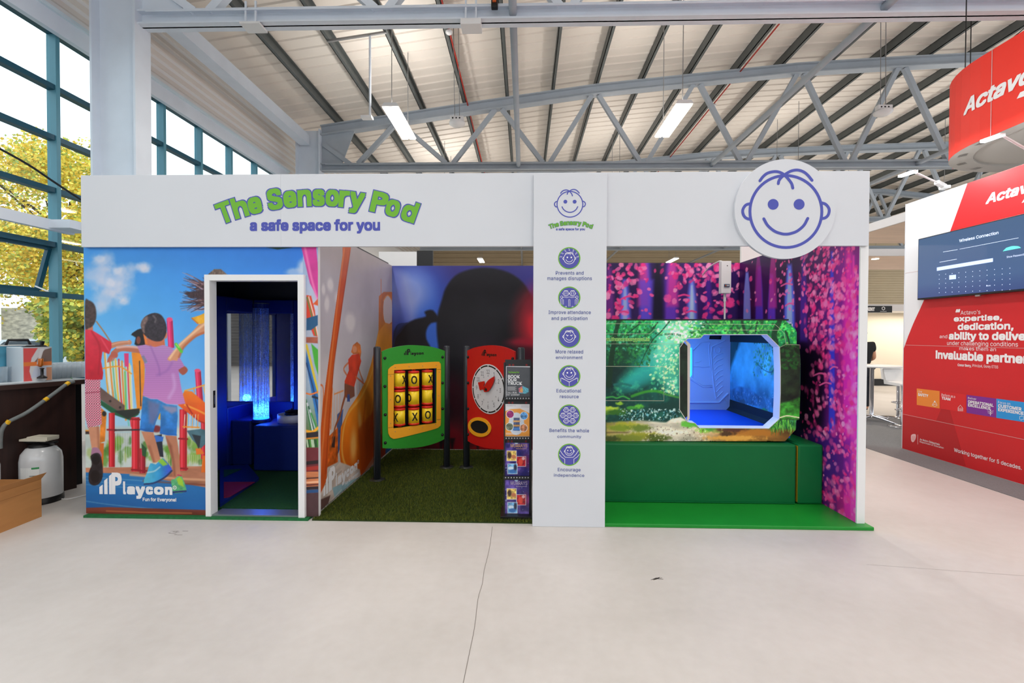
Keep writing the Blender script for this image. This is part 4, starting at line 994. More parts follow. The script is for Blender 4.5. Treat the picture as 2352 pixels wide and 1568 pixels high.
# ---- bay wall with the slide print
W_BAY = Wall((XN, 0, 0), (0, 1, 0)); W_BAY.U = Vector((0, 1, 0)); W_BAY.N = Vector((1, 0, 0))
root = thing('mural_wall', 'side wall of the bay printed with an orange slide and climbing girl in red', 'mural wall', (XN, 5.2, 0))
MB().box((XN - 0.05, YM + 0.045, 0.02), (XN, YB, ZT)).build('panel', M_PANEL, root)
P = Paint(W_BAY, YM + 0.001, YB, 0.02, ZT, 0.0075, (190, 186, 194))
B5 = lambda *p: [(700 + x/2.376, 560 + y/2.376) for x, y in p]
P.put(np.ones(P.U.shape), P.tex(P.vg(810, [(560, (178, 170, 176)), (700, (186, 180, 190)), (900, (206, 200, 206)), (1080, (190, 180, 170))]), 0.06, 3))
for x, y, a, b in ((140, 220, 40, 34), (180, 300, 40, 40), (120, 330, 30, 40), (250, 420, 60, 44), (100, 250, 24, 30)): P.blob(700 + x/2.376, 560 + y/2.376, a/2.376*1.2, b/2.376*1.2, (226, 220, 222), 0.8, 1.2, 0, 0.4, 4, 5)
for x in range(86, 206, 15): P.stroke(B5((x, 800 + (x - 80)*.1), (x - 3, 1010)), 2.2, (222, 170, 120))
P.stroke(B5((70, 770), (100, 790), (92, 980)), 4, (232, 110, 40)); P.stroke(B5((150, 790), (140, 1010)), 4, (236, 120, 40)); P.stroke(B5((160, 820), (210, 800)), 3, (236, 140, 60))
P.poly(B5((176, 930), (210, 900), (190, 1120), (168, 1180)), P.tex((70, 96, 150), 0.4, 20)); P.poly(B5((120, 1060), (180, 1000), (180, 1190), (120, 1220)), P.tex((196, 90, 30), 0.4, 20)); P.poly(B5((148, 1050), (165, 1050), (163, 1110), (145, 1110)), (60, 40, 40), 2)
# girl in red climbing
P.poly(B5((252, 590), (262, 552), (285, 534), (303, 550), (308, 590), (300, 640), (290, 600), (262, 600)), P.tex((214, 120, 60), 0.25, 20), 1); P.ell(*B5((272, 575))[0], 5, 8, (226, 150, 110))
P.stroke(B5((245, 640), (212, 680), (232, 720)), 5, (206, 120, 80)); P.stroke(B5((285, 640), (300, 700), (318, 748)), 5, (214, 124, 80))
P.poly(B5((236, 630), (258, 604), (296, 598), (308, 640), (290, 700), (272, 770), (262, 812), (222, 790), (216, 750), (240, 690)), P.tex((222, 74, 48), 0.12, 10), 1)
P.poly(B5((216, 760), (270, 780), (272, 830), (240, 850), (215, 830)), (132, 84, 66), 2); P.stroke(B5((225, 810), (205, 880), (190, 940), (165, 1000), (150, 1080)), (10, 6), (150, 84, 54)); P.poly(B5((232, 820), (244, 820), (246, 860), (230, 860)), (70, 90, 150))
for x in (280, 296, 312): P.stroke(B5((x, 735 + (x-280)*.5), (x + 4, 820)), 2, (214, 150, 120))
P.stroke(B5((276, 724), (322, 762)), 4, (226, 110, 60))
# tower and slide
P.poly(B5((404, 285), (430, 262), (482, 262), (482, 1100), (380, 1100), (384, 560), (402, 470)), P.tex(P.vg(890, [(660, (208, 120, 46)), (800, (222, 140, 56)), (1000, (206, 90, 24))]), 0.12, 8))
P.stroke(B5((416, 195), (416, 290)), 4, (214, 120, 40)); P.poly(B5((432, 300), (452, 282), (474, 310), (474, 425), (440, 432), (428, 380)), (222, 206, 200), 1, 1, 2); P.stroke(B5((428, 310), (452, 280), (478, 312)), 3, (236, 160, 80)); P.poly(B5((440, 440), (474, 440), (470, 520), (446, 500)), (200, 176, 160), 2); P.stroke(B5((452, 440), (460, 500)), 2, (222, 120, 40)); 
sl = P.vg(850, [(740, (226, 150, 70)), (880, (240, 150, 40)), (950, (236, 130, 30)), (1060, (214, 92, 20)), (1100, (190, 64, 16))])
P.poly(B5((400, 480), (440, 430), (482, 440), (482, 620), (400, 800), (386, 1010), (380, 1150), (302, 1276), (235, 1262), (200, 1230), (188, 1140), (196, 1000), (240, 900), (290, 826), (335, 740), (362, 650), (384, 560)), P.tex(sl, 0.08, 5), 1)
P.stroke(B5((400, 500), (372, 680), (310, 830), (240, 920), (210, 1020), (205, 1150), (240, 1250)), 6, (250, 190, 90), 5, .8); P.blob(*B5((265, 1100))[0], 24, 44, (250, 196, 110), .75, 1.0); P.blob(*B5((300, 960))[0], 14, 30, (252, 206, 130), .6, 1.0, 0.3); P.stroke(B5((330, 860), (320, 1000), (340, 1150), (300, 1260)), 7, (200, 84, 20), 7, .7); P.stroke(B5((386, 640), (376, 800), (350, 1000)), 6, (250, 180, 80), 6, .6)
P.poly(B5((290, 1010), (386, 900), (386, 1180), (310, 1280)), (186, 66, 20), 10, .55); P.poly(B5((380, 1060), (482, 1000), (482, 1130), (380, 1190)), (150, 40, 24), 6, .9); P.poly(B5((440, 1120), (482, 1095), (482, 1160), (440, 1165)), (40, 86, 150), 3)
# pole and foreground tiles
P.poly(B5((72, 1340), (190, 1190), (300, 1230), (310, 1290), (72, 1480)), P.tex((206, 190, 178), 0.2, 12, 4, 0.5)); P.stroke(B5((90, 1330), (200, 1240)), 4, (150, 130, 120), 2, .6); P.poly(B5((150, 1330), (300, 1270), (304, 1300), (170, 1420)), P.tex((150, 186, 196), 0.1, 10)); P.poly(B5((72, 1400), (140, 1370), (120, 1440), (72, 1490)), (96, 70, 66), 3); P.stroke(B5((80, 1470), (200, 1340)), 3, (226, 214, 206), 2, .7)
P.poly(B5((205, 0), (252, 0), (250, 30), (205, 330), (158, 660), (118, 1290), (68, 1400), (68, 1200), (100, 860), (160, 400), (206, 60)), P.tex((206, 88, 36), 0.08, 8), 1); P.stroke(B5((214, 30), (176, 340), (120, 840), (84, 1260)), 7, (236, 140, 80), 6, .75); P.stroke(B5((246, 40), (196, 380), (150, 740), (112, 1250)), 5, (160, 54, 22), 5, .6)
P.build('printed_picture', root)
mb = MB(); playcon(mb, W_BAY, 742, 822, 1085, 1140, 0, 0.003, 'Fun for Everyone!'); mb.build('word_mark', M_WHITEINK, root)

# ---- bay back wall with the silhouette print
W_BACK = Wall((0, YB, 0), (1, 0, 0))
root = thing('mural_wall', 'bay back wall printed with the dark silhouette of a head in blue and red light', 'mural wall', (-0.8, YB, 0))
MB().box((XN - 0.05, YB, 0.0), (0.4, YB + 0.05, ZT)).build('panel', M_PANEL, root)
P = Paint(W_BACK, XN, 0.36, 0.02, ZT, 0.008, (60, 56, 130))
bg = lambda U, V: np.stack([np.interp(U, [-1.85, -1.0, 0.3], q) for q in ((44, 44, 70), (60, 70, 60), (150, 150, 130))], -1)
P.put(np.ones(P.U.shape), P.tex(P.vg(1000, [(600, (62, 58, 134)), (700, (52, 52, 140)), (820, (30, 40, 120)), (950, (40, 16, 40)), (1050, (120, 14, 30))]), 0.08, 2))
b5 = lambda x, y: B5((x, y))[0]
P.blob(*b5(600, 290), 92, 84, (60, 104, 214), 1.0, 1.0); P.blob(*b5(570, 260), 60, 60, (140, 164, 236), 0.95, 1.0); P.poly(B5((480, 130), (560, 170), (610, 320), (600, 420), (480, 460)), (150, 160, 214), 20, .6); P.poly(B5((482, 130), (520, 180), (575, 400), (482, 470)), (92, 104, 196), 18, .5)
P.blob(*b5(700, 480), 40, 70, (60, 110, 220), 1.0, 1.1); P.blob(*b5(520, 520), 26, 70, (50, 70, 170), .8, 1.0)
DK = P.tex((26, 25, 33), 0.12, 6)
P.poly(B5((750, 300), (770, 240), (820, 175), (900, 140), (1000, 130), (1110, 155), (1190, 210), (1240, 290), (1300, 420), (1300, 700), (1250, 760), (1150, 900), (1080, 960), (900, 1120), (840, 1050), (770, 900), (748, 700), (735, 600), (722, 500), (722, 400)), DK, 6, 1, 3)
P.poly(B5((735, 420), (700, 362), (655, 370), (660, 396), (600, 412), (540, 446), (500, 500), (485, 560), (500, 640), (600, 720), (680, 700), (690, 580), (664, 520), (664, 470), (690, 432)), DK, 5, 1, 3)
for k in range(14): P.stroke(B5((560 - k*3, 430 + k*4), (510 - k*2, 440 + k*7), (486 - k, 480 + k*10)), 1.6, (34, 40, 70), 0, .8)
P.blob(*b5(1290, 440), 66, 95, (232, 44, 62), 1.0, 1.0); P.blob(*b5(1190, 540), 44, 14, (196, 30, 60), .75, 1.0); P.blob(*b5(1250, 330), 26, 30, (150, 40, 60), .7, 1); P.blob(*b5(1200, 600), 26, 20, (110, 20, 50), .6, 1); P.poly(B5((1080, 545), (1250, 560), (1260, 640), (1100, 600)), (60, 16, 34), 12, .5)
P.blob(*b5(960, 580), 50, 40, (40, 30, 44), .7, 1); P.blob(*b5(830, 840), 40, 70, (60, 16, 34), .9, 1, 0.4); P.blob(*b5(820, 1080), 40, 60, (130, 16, 34), .9, 1); P.blob(*b5(1000, 1150), 70, 40, (168, 20, 26), .9, 1); P.blob(*b5(700, 1130), 30, 24, (70, 14, 22), .9, 1)
for x in (730, 790, 930): P.poly(B5((x, 1060), (x + 30, 1060), (x + 14, 1140)), (18, 12, 18), 5, .9)
P.build('printed_picture', root)
tag(MB().box((0.36, 4.05, 0), (0.44, YB + 0.05, ZT)).build('partition_wall', M_PANEL), 'plain white partition between the two open bays, behind the information pillar', 'partition')

# ---- pink blossom walls
PINK = [(255, 84, 150), (250, 110, 168), (236, 60, 130), (255, 140, 180), (214, 40, 116)]
def blossom(P, G, band, seed):
    rg = random.Random(seed)
    for x, w_, y0, y1, c, a in band:
        P.poly([G(x - w_*.16, y0), G(x + w_*.16, y0), G(x + w_*.38, (y0*2 + y1)/3), G(x + w_*.5, y1), G(x - w_*.5, y1), G(x - w_*.38, (y0*2 + y1)/3)], c, w_*.16, a)
    return rg
W_PB = Wall((0, YP, 0), (1, 0, 0)); W_PR = Wall((XR, 0, 0), (0, -1, 0))
G4 = lambda x, y: (1380 + x/2.306, 560 + y/2.306)
root = thing('mural_wall', 'back wall above the pod printed with pink blossom and blue trunks', 'mural wall', (1.6, YP, 0))
MB().box((0.44, YP, 0.0), (XR, YP + 0.05, ZT)).build('panel', M_PANEL, root)
P = Paint(W_PB, 0.44, XR, 0.02, ZT, 0.008, (32, 14, 62))
P.put(np.ones(P.U.shape), P.tex((40, 16, 76), 0.35, 1.2))
blossom(P, G4, [(45, 60, 130, 480, (120, 40, 140), .7), (240, 70, 60, 480, (84, 66, 190), .95), (225, 60, 40, 330, (196, 50, 130), .75), (370, 74, 60, 480, (96, 50, 176), .95), (380, 60, 40, 330, (196, 50, 140), .8), (300, 70, 90, 480, (14, 10, 36), .9), (570, 40, 130, 480, (80, 40, 160), .6), (128, 62, 190, 480, (96, 108, 226), 1), (128, 26, 230, 480, (150, 170, 246), .8), (482, 56, 190, 480, (110, 128, 232), 1), (482, 24, 220, 480, (166, 186, 250), .8)], 1)
P.poly([G4(200, 190), G4(280, 190), G4(268, 480), G4(214, 480)], (90, 66, 196), 9, .7)
rg = random.Random(3)
def dens(x, y):
    gx = (x - 1380)*2.306; gy = (y - 560)*2.306
    d = 0.0
    for c in (110, 490, 620): d = max(d, math.exp(-((gx - c)/105)**2))
    return d*(0.95 if gy < 330 else .6)*(0.25 if any(abs(gx - c) < 22 and gy > 210 for c in (128, 482)) else 1)
P.specks(420, 1385, 1700, 606, 740, 3.0, 9.0, PINK, 2.2, 0.95, 3, rg, dens)
P.specks(120, 1385, 1700, 606, 650, 3.0, 6.0, PINK, 2.0, 0.8, 2, rg, dens)
for x, y, w_ in ((150, 280, 26), (120, 360, 24), (440, 272, 28), (480, 358, 24), (118, 290, 12)): P.stroke([G4(x - w_, y + 4), G4(x, y - 3), G4(x + w_, y + 3)], 4.0, (240, 60, 130))
P.col = np.clip(P.col*1.22, 0, 255); P.build('printed_picture', root)
root = thing('mural_wall', 'right end wall printed with dense pink blossom and blue streaks', 'mural wall', (XR, 5.1, 0))
MB().box((XR, 4.044, 0.031), (XR + 0.06, YP + 0.05, ZT)).build('panel', M_PANEL, root)
P = Paint(W_PR, -YP, -4.045, 0.032, ZT, 0.0065, (26, 10, 50))
P.put(np.ones(P.U.shape), P.tex(lambda U, V: np.stack([np.interp(U, [-6.25, -5.2, -4.5, -4.0], q) for q in ((44, 26, 70, 150), (16, 10, 20, 30), (80, 60, 90, 140))], -1), 0.4, 1.5))
blossom(P, G4, [(840, 46, 120, 500, (72, 50, 176), .95), (835, 40, 60, 330, (150, 40, 130), .7), (905, 50, 160, 620, (96, 56, 190), .9), (912, 44, 40, 340, (190, 50, 140), .7), (775, 44, 150, 480, (120, 136, 236), 1), (1000, 66, 110, 620, (86, 104, 224), 1), (1000, 34, 140, 600, (150, 176, 250), .85), (1075, 40, 60, 520, (70, 40, 150), .7), (1225, 34, 40, 1000, (52, 60, 200), .85), (1316, 90, 40, 1480, (208, 36, 150), .9), (1270, 40, 450, 1480, (150, 24, 110), .8), (1340, 34, 60, 1500, (236, 70, 170), .6)], 2)
P.poly([G4(1060, 540), G4(1190, 560), G4(1180, 1000), G4(1060, 980)], (14, 8, 24), 22, .8); P.poly([G4(1120, 980), G4(1330, 1040), G4(1330, 1300), G4(1120, 1250)], (30, 20, 110), 30, .5)
rg = random.Random(8)
def dens2(x, y):
    gx = (x - 1380)*2.306; gy = (y - 560)*2.306
    if gx < 1050: return (0.75*max(math.exp(-((gx - 770)/45)**2), math.exp(-((gx - 980)/60)**2)) if gy < 420 else 0.1)*(0.3 if any(abs(gx - c) < 18 and gy > 170 for c in (775, 1000)) else 1)
    if gx < 1250: return 0.95 if gy < 560 else (0.22 if gy < 760 else 0.5)
    return 0.55
P.specks(1100, 1700, 1972, 560, 1200, 2.5, 7.5, PINK, 2.0, 0.95, 3, rg, dens2)
P.specks(260, 1850, 1972, 565, 800, 3.0, 9.0, PINK, 2.0, 0.85, 2, rg, dens2)
P.specks(420, 1860, 1972, 640, 1205, 4.0, 10.0, PINK, 1.7, 0.7, 1.6, rg, lambda x, y: 0.9)
for k in range(46):
    x = rg.uniform(1845, 1968); y = rg.uniform(640, 1180); P.blob(x, y, rg.uniform(4, 9), rg.uniform(6, 13), rg.choice(PINK), .55, 1.0, 0, .3, k % 7, 20)
for x, y, w_ in ((985, 215, 30), (1000, 320, 22), (1160, 690, 34), (1190, 740, 30), (965, 270, 14), (1235, 655, 20)): P.stroke([G4(x - w_, y + 8), G4(x, y - 5), G4(x + w_, y)], 3.6, (250, 90, 150))
P.col = np.clip(P.col*1.22, 0, 255); P.build('printed_picture', root)
MB().box((XR - 0.003, 4.029, 0.031), (XR + 0.063, 4.044, ZT)).build('edge_trim', M_WHITEP, root)

# ---- sliding door frame
fl, fr = W_FRONT.conv(476.5, 900)[0], W_FRONT.conv(703, 900)[0]; ft = W_FRONT.conv(590, 631.5)[1]
il, ir = W_FRONT.conv(488.5, 900)[0], W_FRONT.conv(688.5, 900)[0]; it = W_FRONT.conv(590, 645)[1]
r = thing('door_frame', 'white door frame standing open on the dark blue sensory room', 'door frame', (fl, YM, 0))
for a, b in ((fl, il), (ir, fr)): MB().box((a, YM - 0.035, 0.0205), (b, YM + 0.06, ft)).build('jamb', M_WHITEP, r, 0.002)
MB().box((il, YM - 0.035, it), (ir, YM + 0.06, ft)).build('lintel', M_WHITEP, r, 0.002)
MB().box((il, YM - 0.02, 0.0205), (ir, YM + 0.12, 0.034)).build('threshold', mat('brushed aluminium', (150, 156, 160), 0.35, metal=.7), r)
z = at(493, 916, X=il).z
o = MB().box((il, YM + 0.005, z - 0.075), (il + 0.004, YM + 0.03, z + 0.075)).build('strike_plate', M_BLACK, r)
MB().box((il + 0.003, YM + 0.011, z - 0.045), (il + 0.006, YM + 0.025, z + 0.035)).build('latch_hole', M_CHROME, o)

# ---- sensory room behind the door
M_NAVY = mat('navy padded vinyl', (12, 38, 118), 0.45, var=0.05, scale=3)
M_DARKW = mat('dark grey wall', (66, 68, 74), 0.6)
XI, YI = -3.52, 6.0
mb = MB().box((XL + 0.002, YM + 0.045, 0.02), (XL + 0.05, YB, ZT)).box((XL + 0.05, YI + 0.1, 0.02), (XN - 0.05, YI + 0.16, ZT)).box((XL + 0.002, YM + 0.045, ZT), (XN - 0.05, YB, ZT + 0.04))
tag(mb.build('room_shell', M_DARKW), 'dark grey shell walls and lid of the sensory room behind the door', 'room shell')
tag(MB().box((XL + 0.06, YM + 0.14, 0.021), (XN - 0.06, YI + 0.09, 0.035)).build('room_carpet', mat('dark green carpet', (14, 70, 30), 0.9, var=0.3, scale=60)), 'dark green carpet inside the sensory room', 'carpet')
r = thing('wall_padding', 'navy blue padding lining the sensory room walls', 'padding', (XI, YI, 0.04))
MIR = (0.74, 1.88); YMI = 5.46; XMI = -3.0
for a, b in ((YM + 0.2, YMI), ): MB().box((XL + 0.055, a, 0.04), (XI, b, 2.06)).build('wall_pad', M_NAVY, r, 0.015)
for z0, z1 in ((0.04, MIR[0]), (MIR[1], 2.06)):
    MB().box((XL + 0.055, YMI, z0), (XI, YI, z1)).build('wall_pad', M_NAVY, r, 0.015)
    MB().box((XI, YI, z0), (XMI, YI + 0.09, z1)).build('wall_pad', M_NAVY, r, 0.015)
MB().box((XMI, YI, 0.04), (XN - 0.06, YI + 0.09, 2.06)).build('wall_pad', M_NAVY, r, 0.015)
tag(MB().box((XI - 0.03, YMI, MIR[0]), (XI - 0.01, YI - 0.0, MIR[1])).build('wall_mirror', M_MIRROR), 'mirror on the side wall of the sensory room corner', 'mirror')
tag(MB().box((XI, YI + 0.01, MIR[0]), (XMI, YI + 0.03, MIR[1])).build('wall_mirror', M_MIRROR), 'mirror on the back wall behind the bubble tube', 'mirror')
zp = 0.563
tag(MB().box((-3.12, 5.3, 0.04), (XN - 0.07, YI - 0.005, zp)).build('padded_platform', M_NAVY, None, 0.02), 'navy padded platform under the bubble tube', 'platform')
tag(MB().box((XI + 0.005, 5.52, 0.04), (-3.27, YI - 0.005, zp + 0.02)).build('padded_bench', M_NAVY, None, 0.02), 'narrow navy padded bench against the mirror corner', 'bench')
r = thing('floor_pad', 'navy floor padding with red and dark green inset shapes', 'floor pad', (-3.3, 4.8, 0.035))
mb = MB(); mb.prism([at(505, 1165, Z=0.036), at(505, 1075, Z=0.036), at(570, 1072, Z=0.036), at(595, 1103, Z=0.036)], (0, 0, 0.03)); mb.build('pad', M_NAVY, r, 0.008)
MB().prism([at(514, 1143, Z=0.067), at(514, 1107, Z=0.067), at(586, 1107, Z=0.067), at(528, 1141, Z=0.067)], (0, 0, 0.004)).build('inset_shape', mat('dark red vinyl', (150, 22, 30), 0.5), r)
MB().prism([at(514, 1096, Z=0.067), at(514, 1079, Z=0.067), at(556, 1077, Z=0.067)], (0, 0, 0.004)).build('inset_shape', mat('bottle green vinyl', (20, 80, 40), 0.5), r)
# bubble tube: a lit column of water, bubbles rising over a blue lamp
tx, ty, tr = -3.17, 5.56, 0.092
r = thing('bubble_tube', 'tall clear bubble tube glowing blue at its foot, standing on the navy platform', 'bubble tube', (tx, ty, zp))
M_TUBE = glass_mat('clear acrylic tube', (232, 240, 250), 0.2, 0.03)
MB().lathe([(tr, 0.03), (tr, 1.42)], (tx, ty, zp), 40).build('acrylic_tube', M_TUBE, r)
MB().lathe([(0.001, 0.03), (tr*0.93, 0.031), (tr*0.93, 0.05), (0.001, 0.051)], (tx, ty, zp), 32).build('lamp_ring', mat('blue lamp', (20, 90, 255), 0.5, emit=9.0), r)
MB().lathe([(tr*1.12, 0.0), (tr*1.12, 0.03), (tr, 0.035), (0.001, 0.035)], (tx, ty, zp), 32).build('base_ring', M_NAVY, r)
MB().lathe([(tr, 1.42), (tr*0.98, 1.425), (0.001, 1.426)], (tx, ty, zp), 32).build('cap', M_BLACK, r)
mw = bpy.data.materials.new('lit water'); mw.use_nodes = True; nt = mw.node_tree; nt.nodes.remove(nt.nodes['Principled BSDF'])
tp, tl, mx = nt.nodes.new('ShaderNodeBsdfTransparent'), nt.nodes.new('ShaderNodeBsdfTranslucent'), nt.nodes.new('ShaderNodeMixShader')
vo = nt.nodes.new('ShaderNodeTexNoise'); vo.inputs['Scale'].default_value = 70; vo.inputs['Detail'].default_value = 3; rp = nt.nodes.new('ShaderNodeMapRange'); rp.inputs['From Min'].default_value = .4; rp.inputs['From Max'].default_value = .65; rp.inputs['To Min'].default_value = .25; rp.inputs['To Max'].default_value = .8
tc = nt.nodes.new('ShaderNodeTexCoord'); nt.links.new(tc.outputs['Object'], vo.inputs['Vector']); nt.links.new(vo.outputs['Fac'], rp.inputs['Value']); nt.links.new(rp.outputs[0], mx.inputs[0])
tl.inputs[0].default_value = (.8, .86, .95, 1); nt.links.new(tp.outputs[0], mx.inputs[1]); nt.links.new(tl.outputs[0], mx.inputs[2]); nt.links.new(mx.outputs[0], nt.nodes['Material Output'].inputs['Surface'])
MB().lathe([(tr*.92, 0.052), (tr*.92, 1.36)], (tx, ty, zp), 40).build('water_column', mw, r)
mb = MB(); rg = random.Random(4)
for k in range(750):
    a = rg.uniform(0, 6.28); q = tr*0.9*rg.random()**0.5; zz = 0.06 + 1.1*rg.random()**1.5; s = rg.uniform(0.0025, 0.0062)
    mb.ball((tx + q*math.cos(a), ty + q*math.sin(a), zp + zz), s, 6, 4)
o = mb.build('bubbles', mat('bubble white', (200, 220, 250), 0.3, emit=0.05), r); o['kind'] = 'stuff'
b = bpy.data.lights.new('bubble_lamp', 'SPOT'); b.energy = 60; b.color = (0.03, 0.14, 1.0); b.spot_size = math.radians(70); b.spot_blend = 0.6; b.shadow_soft_size = 0.06
o = bpy.data.objects.new('bubble_lamp', b); C.objects.link(o); o.location = (tx, ty, zp + 0.06); o.rotation_euler = (PI, 0, 0)
b = bpy.data.lights.new('bubble_glow', 'POINT'); b.energy = 7; b.color = (0.03, 0.16, 1.0); b.shadow_soft_size = 0.05
o = bpy.data.objects.new('bubble_glow', b); C.objects.link(o); o.location = (tx, ty, zp + 0.16)
p = at(662, 958, Y=5.55)
tag(MB().lathe([(0.001, 0.0), (0.17, 0.0), (0.17, 0.09), (0.155, 0.09), (0.155, 0.03), (0.001, 0.03)], (p.x + 0.03, 5.6, zp), 32).build('round_tray', mat('pale grey tray', (206, 210, 226), 0.4)), 'round pale tray on the navy platform beside the bubble tube', 'tray')
r = thing('fibre_optic_strands', 'tangle of dark fibre optic strands lying in the pale tray', 'fibre optics', (p.x + 0.03, 5.6, zp + 0.03))
for k in range(5):
    c = [(p.x + 0.03 + rg.uniform(-.11, .11), 5.6 + rg.uniform(-.1, .1), zp + 0.05 + rg.uniform(0, .09)) for _ in range(5)]
    MB().tube(smooth(c, 4), 0.012, 6).build('strand', M_BLACK, r)

# ================================================================== INSIDE THE BAYS
# artificial grass
rg = random.Random(12)
root = thing('artificial_grass', 'dark olive artificial grass mat laid in the play panel bay', 'grass mat', (-0.9, 5.2, 0))
gx0, gx1, gy0, gy1 = XN + 0.012, 0.07, 4.0, YB - 0.01
MB().box((gx0, gy0, 0.0), (gx1, gy1, 0.012)).build('backing', mat('grass mat backing', (42, 58, 14), 0.95, var=0.3, scale=20), root)
N = 80000
rs = np.random.RandomState(5)
bx = rs.uniform(gx0 + .005, gx1 - .005, N); by = gy0 + (gy1 - gy0)*rs.rand(N)**1.25; a = rs.rand(N)*6.28; h = rs.uniform(0.012, 0.03, N); w_ = 0.002
V = np.zeros((N, 3, 3), np.float32)
V[:, 0] = np.stack([bx - w_*np.cos(a), by - w_*np.sin(a), np.full(N, .01)], -1); V[:, 1] = np.stack([bx + w_*np.cos(a), by + w_*np.sin(a), np.full(N, .01)], -1)
V[:, 2] = np.stack([bx + rs.normal(0, .009, N), by + rs.normal(0, .009, N), .01 + h], -1)
me = bpy.data.meshes.new('grass_pile'); me.vertices.add(N*3); me.vertices.foreach_set('co', V.reshape(-1))
me.loops.add(N*3); me.loops.foreach_set('vertex_index', np.arange(N*3, dtype=np.int32)); me.polygons.add(N); me.polygons.foreach_set('loop_start', np.arange(0, N*3, 3, dtype=np.int32))
me.update(calc_edges=True)
for c in ((88, 100, 20), (66, 80, 12), (108, 114, 28), (52, 66, 10)): me.materials.append(mat('grass blade %d' % c[0], c, 0.7))
me.polygons.foreach_set('material_index', rs.randint(0, 4, N).astype(np.int32))
o = bpy.data.objects.new('grass_pile', me); C.objects.link(o); hang(o, root); o['kind'] = 'stuff'

c6 = lambda x, y: (840 + x/3.4075, 760 + y/3.4075)
M_POST = mat('charcoal steel post', (42, 46, 52), 0.35, coat=0.2)
M_PGREEN = mat('green play board', (46, 150, 44), 0.4, var=0.03, scale=30)
M_PRED = mat('red play board', (196, 26, 24), 0.4, var=0.03, scale=30)
M_PYEL = mat('yellow play board', (248, 172, 36), 0.4)
M_DRUM = mat('yellow drum', (250, 214, 36), 0.35)
M_DRED = mat('red drum cap', (222, 46, 30), 0.35)
def posts(W, du, root, z=1.485, r=0.039):
    for u, lean in ((0, 0), (du, 0)):
        p = W.p3(u, 0, -0.01)
        MB().lathe([(r, 0.012), (r, z - 0.02), (r*0.8, z - 0.004), (0.001, z)], p, 24).build('post', M_POST, root)
        b = MB().lathe([(0.085, 0.012), (0.085, 0.024), (0.04, 0.03)], p, 24).build('base_plate', M_POST, root)
def bolts(W, root, pts, d):
    for x, y in pts:
        u, v = W.conv(*c6(x, y)); p = W.p3(u, v, d)
        MB().ball(p, (0.017, 0.017, 0.017), 12, 8).build('bolt', M_BLACK, root)
# noughts and crosses
O1 = at(867, 1103, Z=0.01); O2 = at(1027, 1074, Z=0.01); O1.z = O2.z = 0
W1 = Wall(O1, O2 - O1); D1 = (O2 - O1).length
root = thing('play_panel', 'green play panel with nine yellow noughts and crosses drums between two posts', 'play panel', (O1 + O2)/2)
posts(W1, D1, root)
outer = [W1.conv(*c6(*p)) for p in smooth([(125, 160), (180, 137), (280, 116), (370, 110), (480, 118), (560, 135), (617, 155)], 3) + smooth([(613, 845), (560, 870), (480, 895), (400, 910), (300, 917), (200, 918), (130, 915)], 3)]
hole = [W1.conv(*c6(*p)) for p in [(217, 305), (550, 290), (548, 718), (212, 760)]]
mb = MB(); ring(W1, mb, outer, hole, 0, -0.01, 0.02); mb.build('board', M_PGREEN, root, 0.003)
fo = [W1.conv(*c6(*p)) for p in smooth([(170, 330), (180, 292), (215, 266), (255, 257), (540, 240), (572, 250), (582, 278), (582, 500), (582, 712), (570, 745), (535, 764), (400, 800), (240, 838), (200, 836), (178, 812), (170, 765), (170, 550)], 4, True)]
mb = MB(); ring(W1, mb, fo, hole, 0, 0.0102, 0.012)
o = mb.build('inset_frame', M_PYEL, root, 0.002)
for x, y in ((225, 284), (333, 278), (440, 272), (545, 268), (190, 350), (188, 535), (190, 720), (568, 320), (566, 505), (566, 695), (225, 785), (335, 765), (440, 752), (540, 728)):
    u, v = W1.conv(*c6(x, y)); MB().ball(W1.p3(u, v, 0.022), 0.005, 8, 6).build('screw', M_GALV, o)
mb = MB()
for a_, b_ in (((170, 340), (216, 337)), ((550, 301), (582, 299)), ((548, 691), (582, 687)), ((170, 755), (212, 748))): W1.stroke(mb, [c6(*a_), c6(*b_)], 0.8, 0, 0.0226)
mb.build('joint_line', mat('dark joint', (120, 84, 20), 0.6), o)
mb = MB(); W1.poly(mb, [c6(*p) for p in [(205, 295), (560, 280), (558, 728), (202, 770)]], 0, -0.085, 0.004); mb.build('dark_hole_sheet', M_BLACK, root)  # added black sheet: darkness behind the open hole put into colour
R_D = 0.062
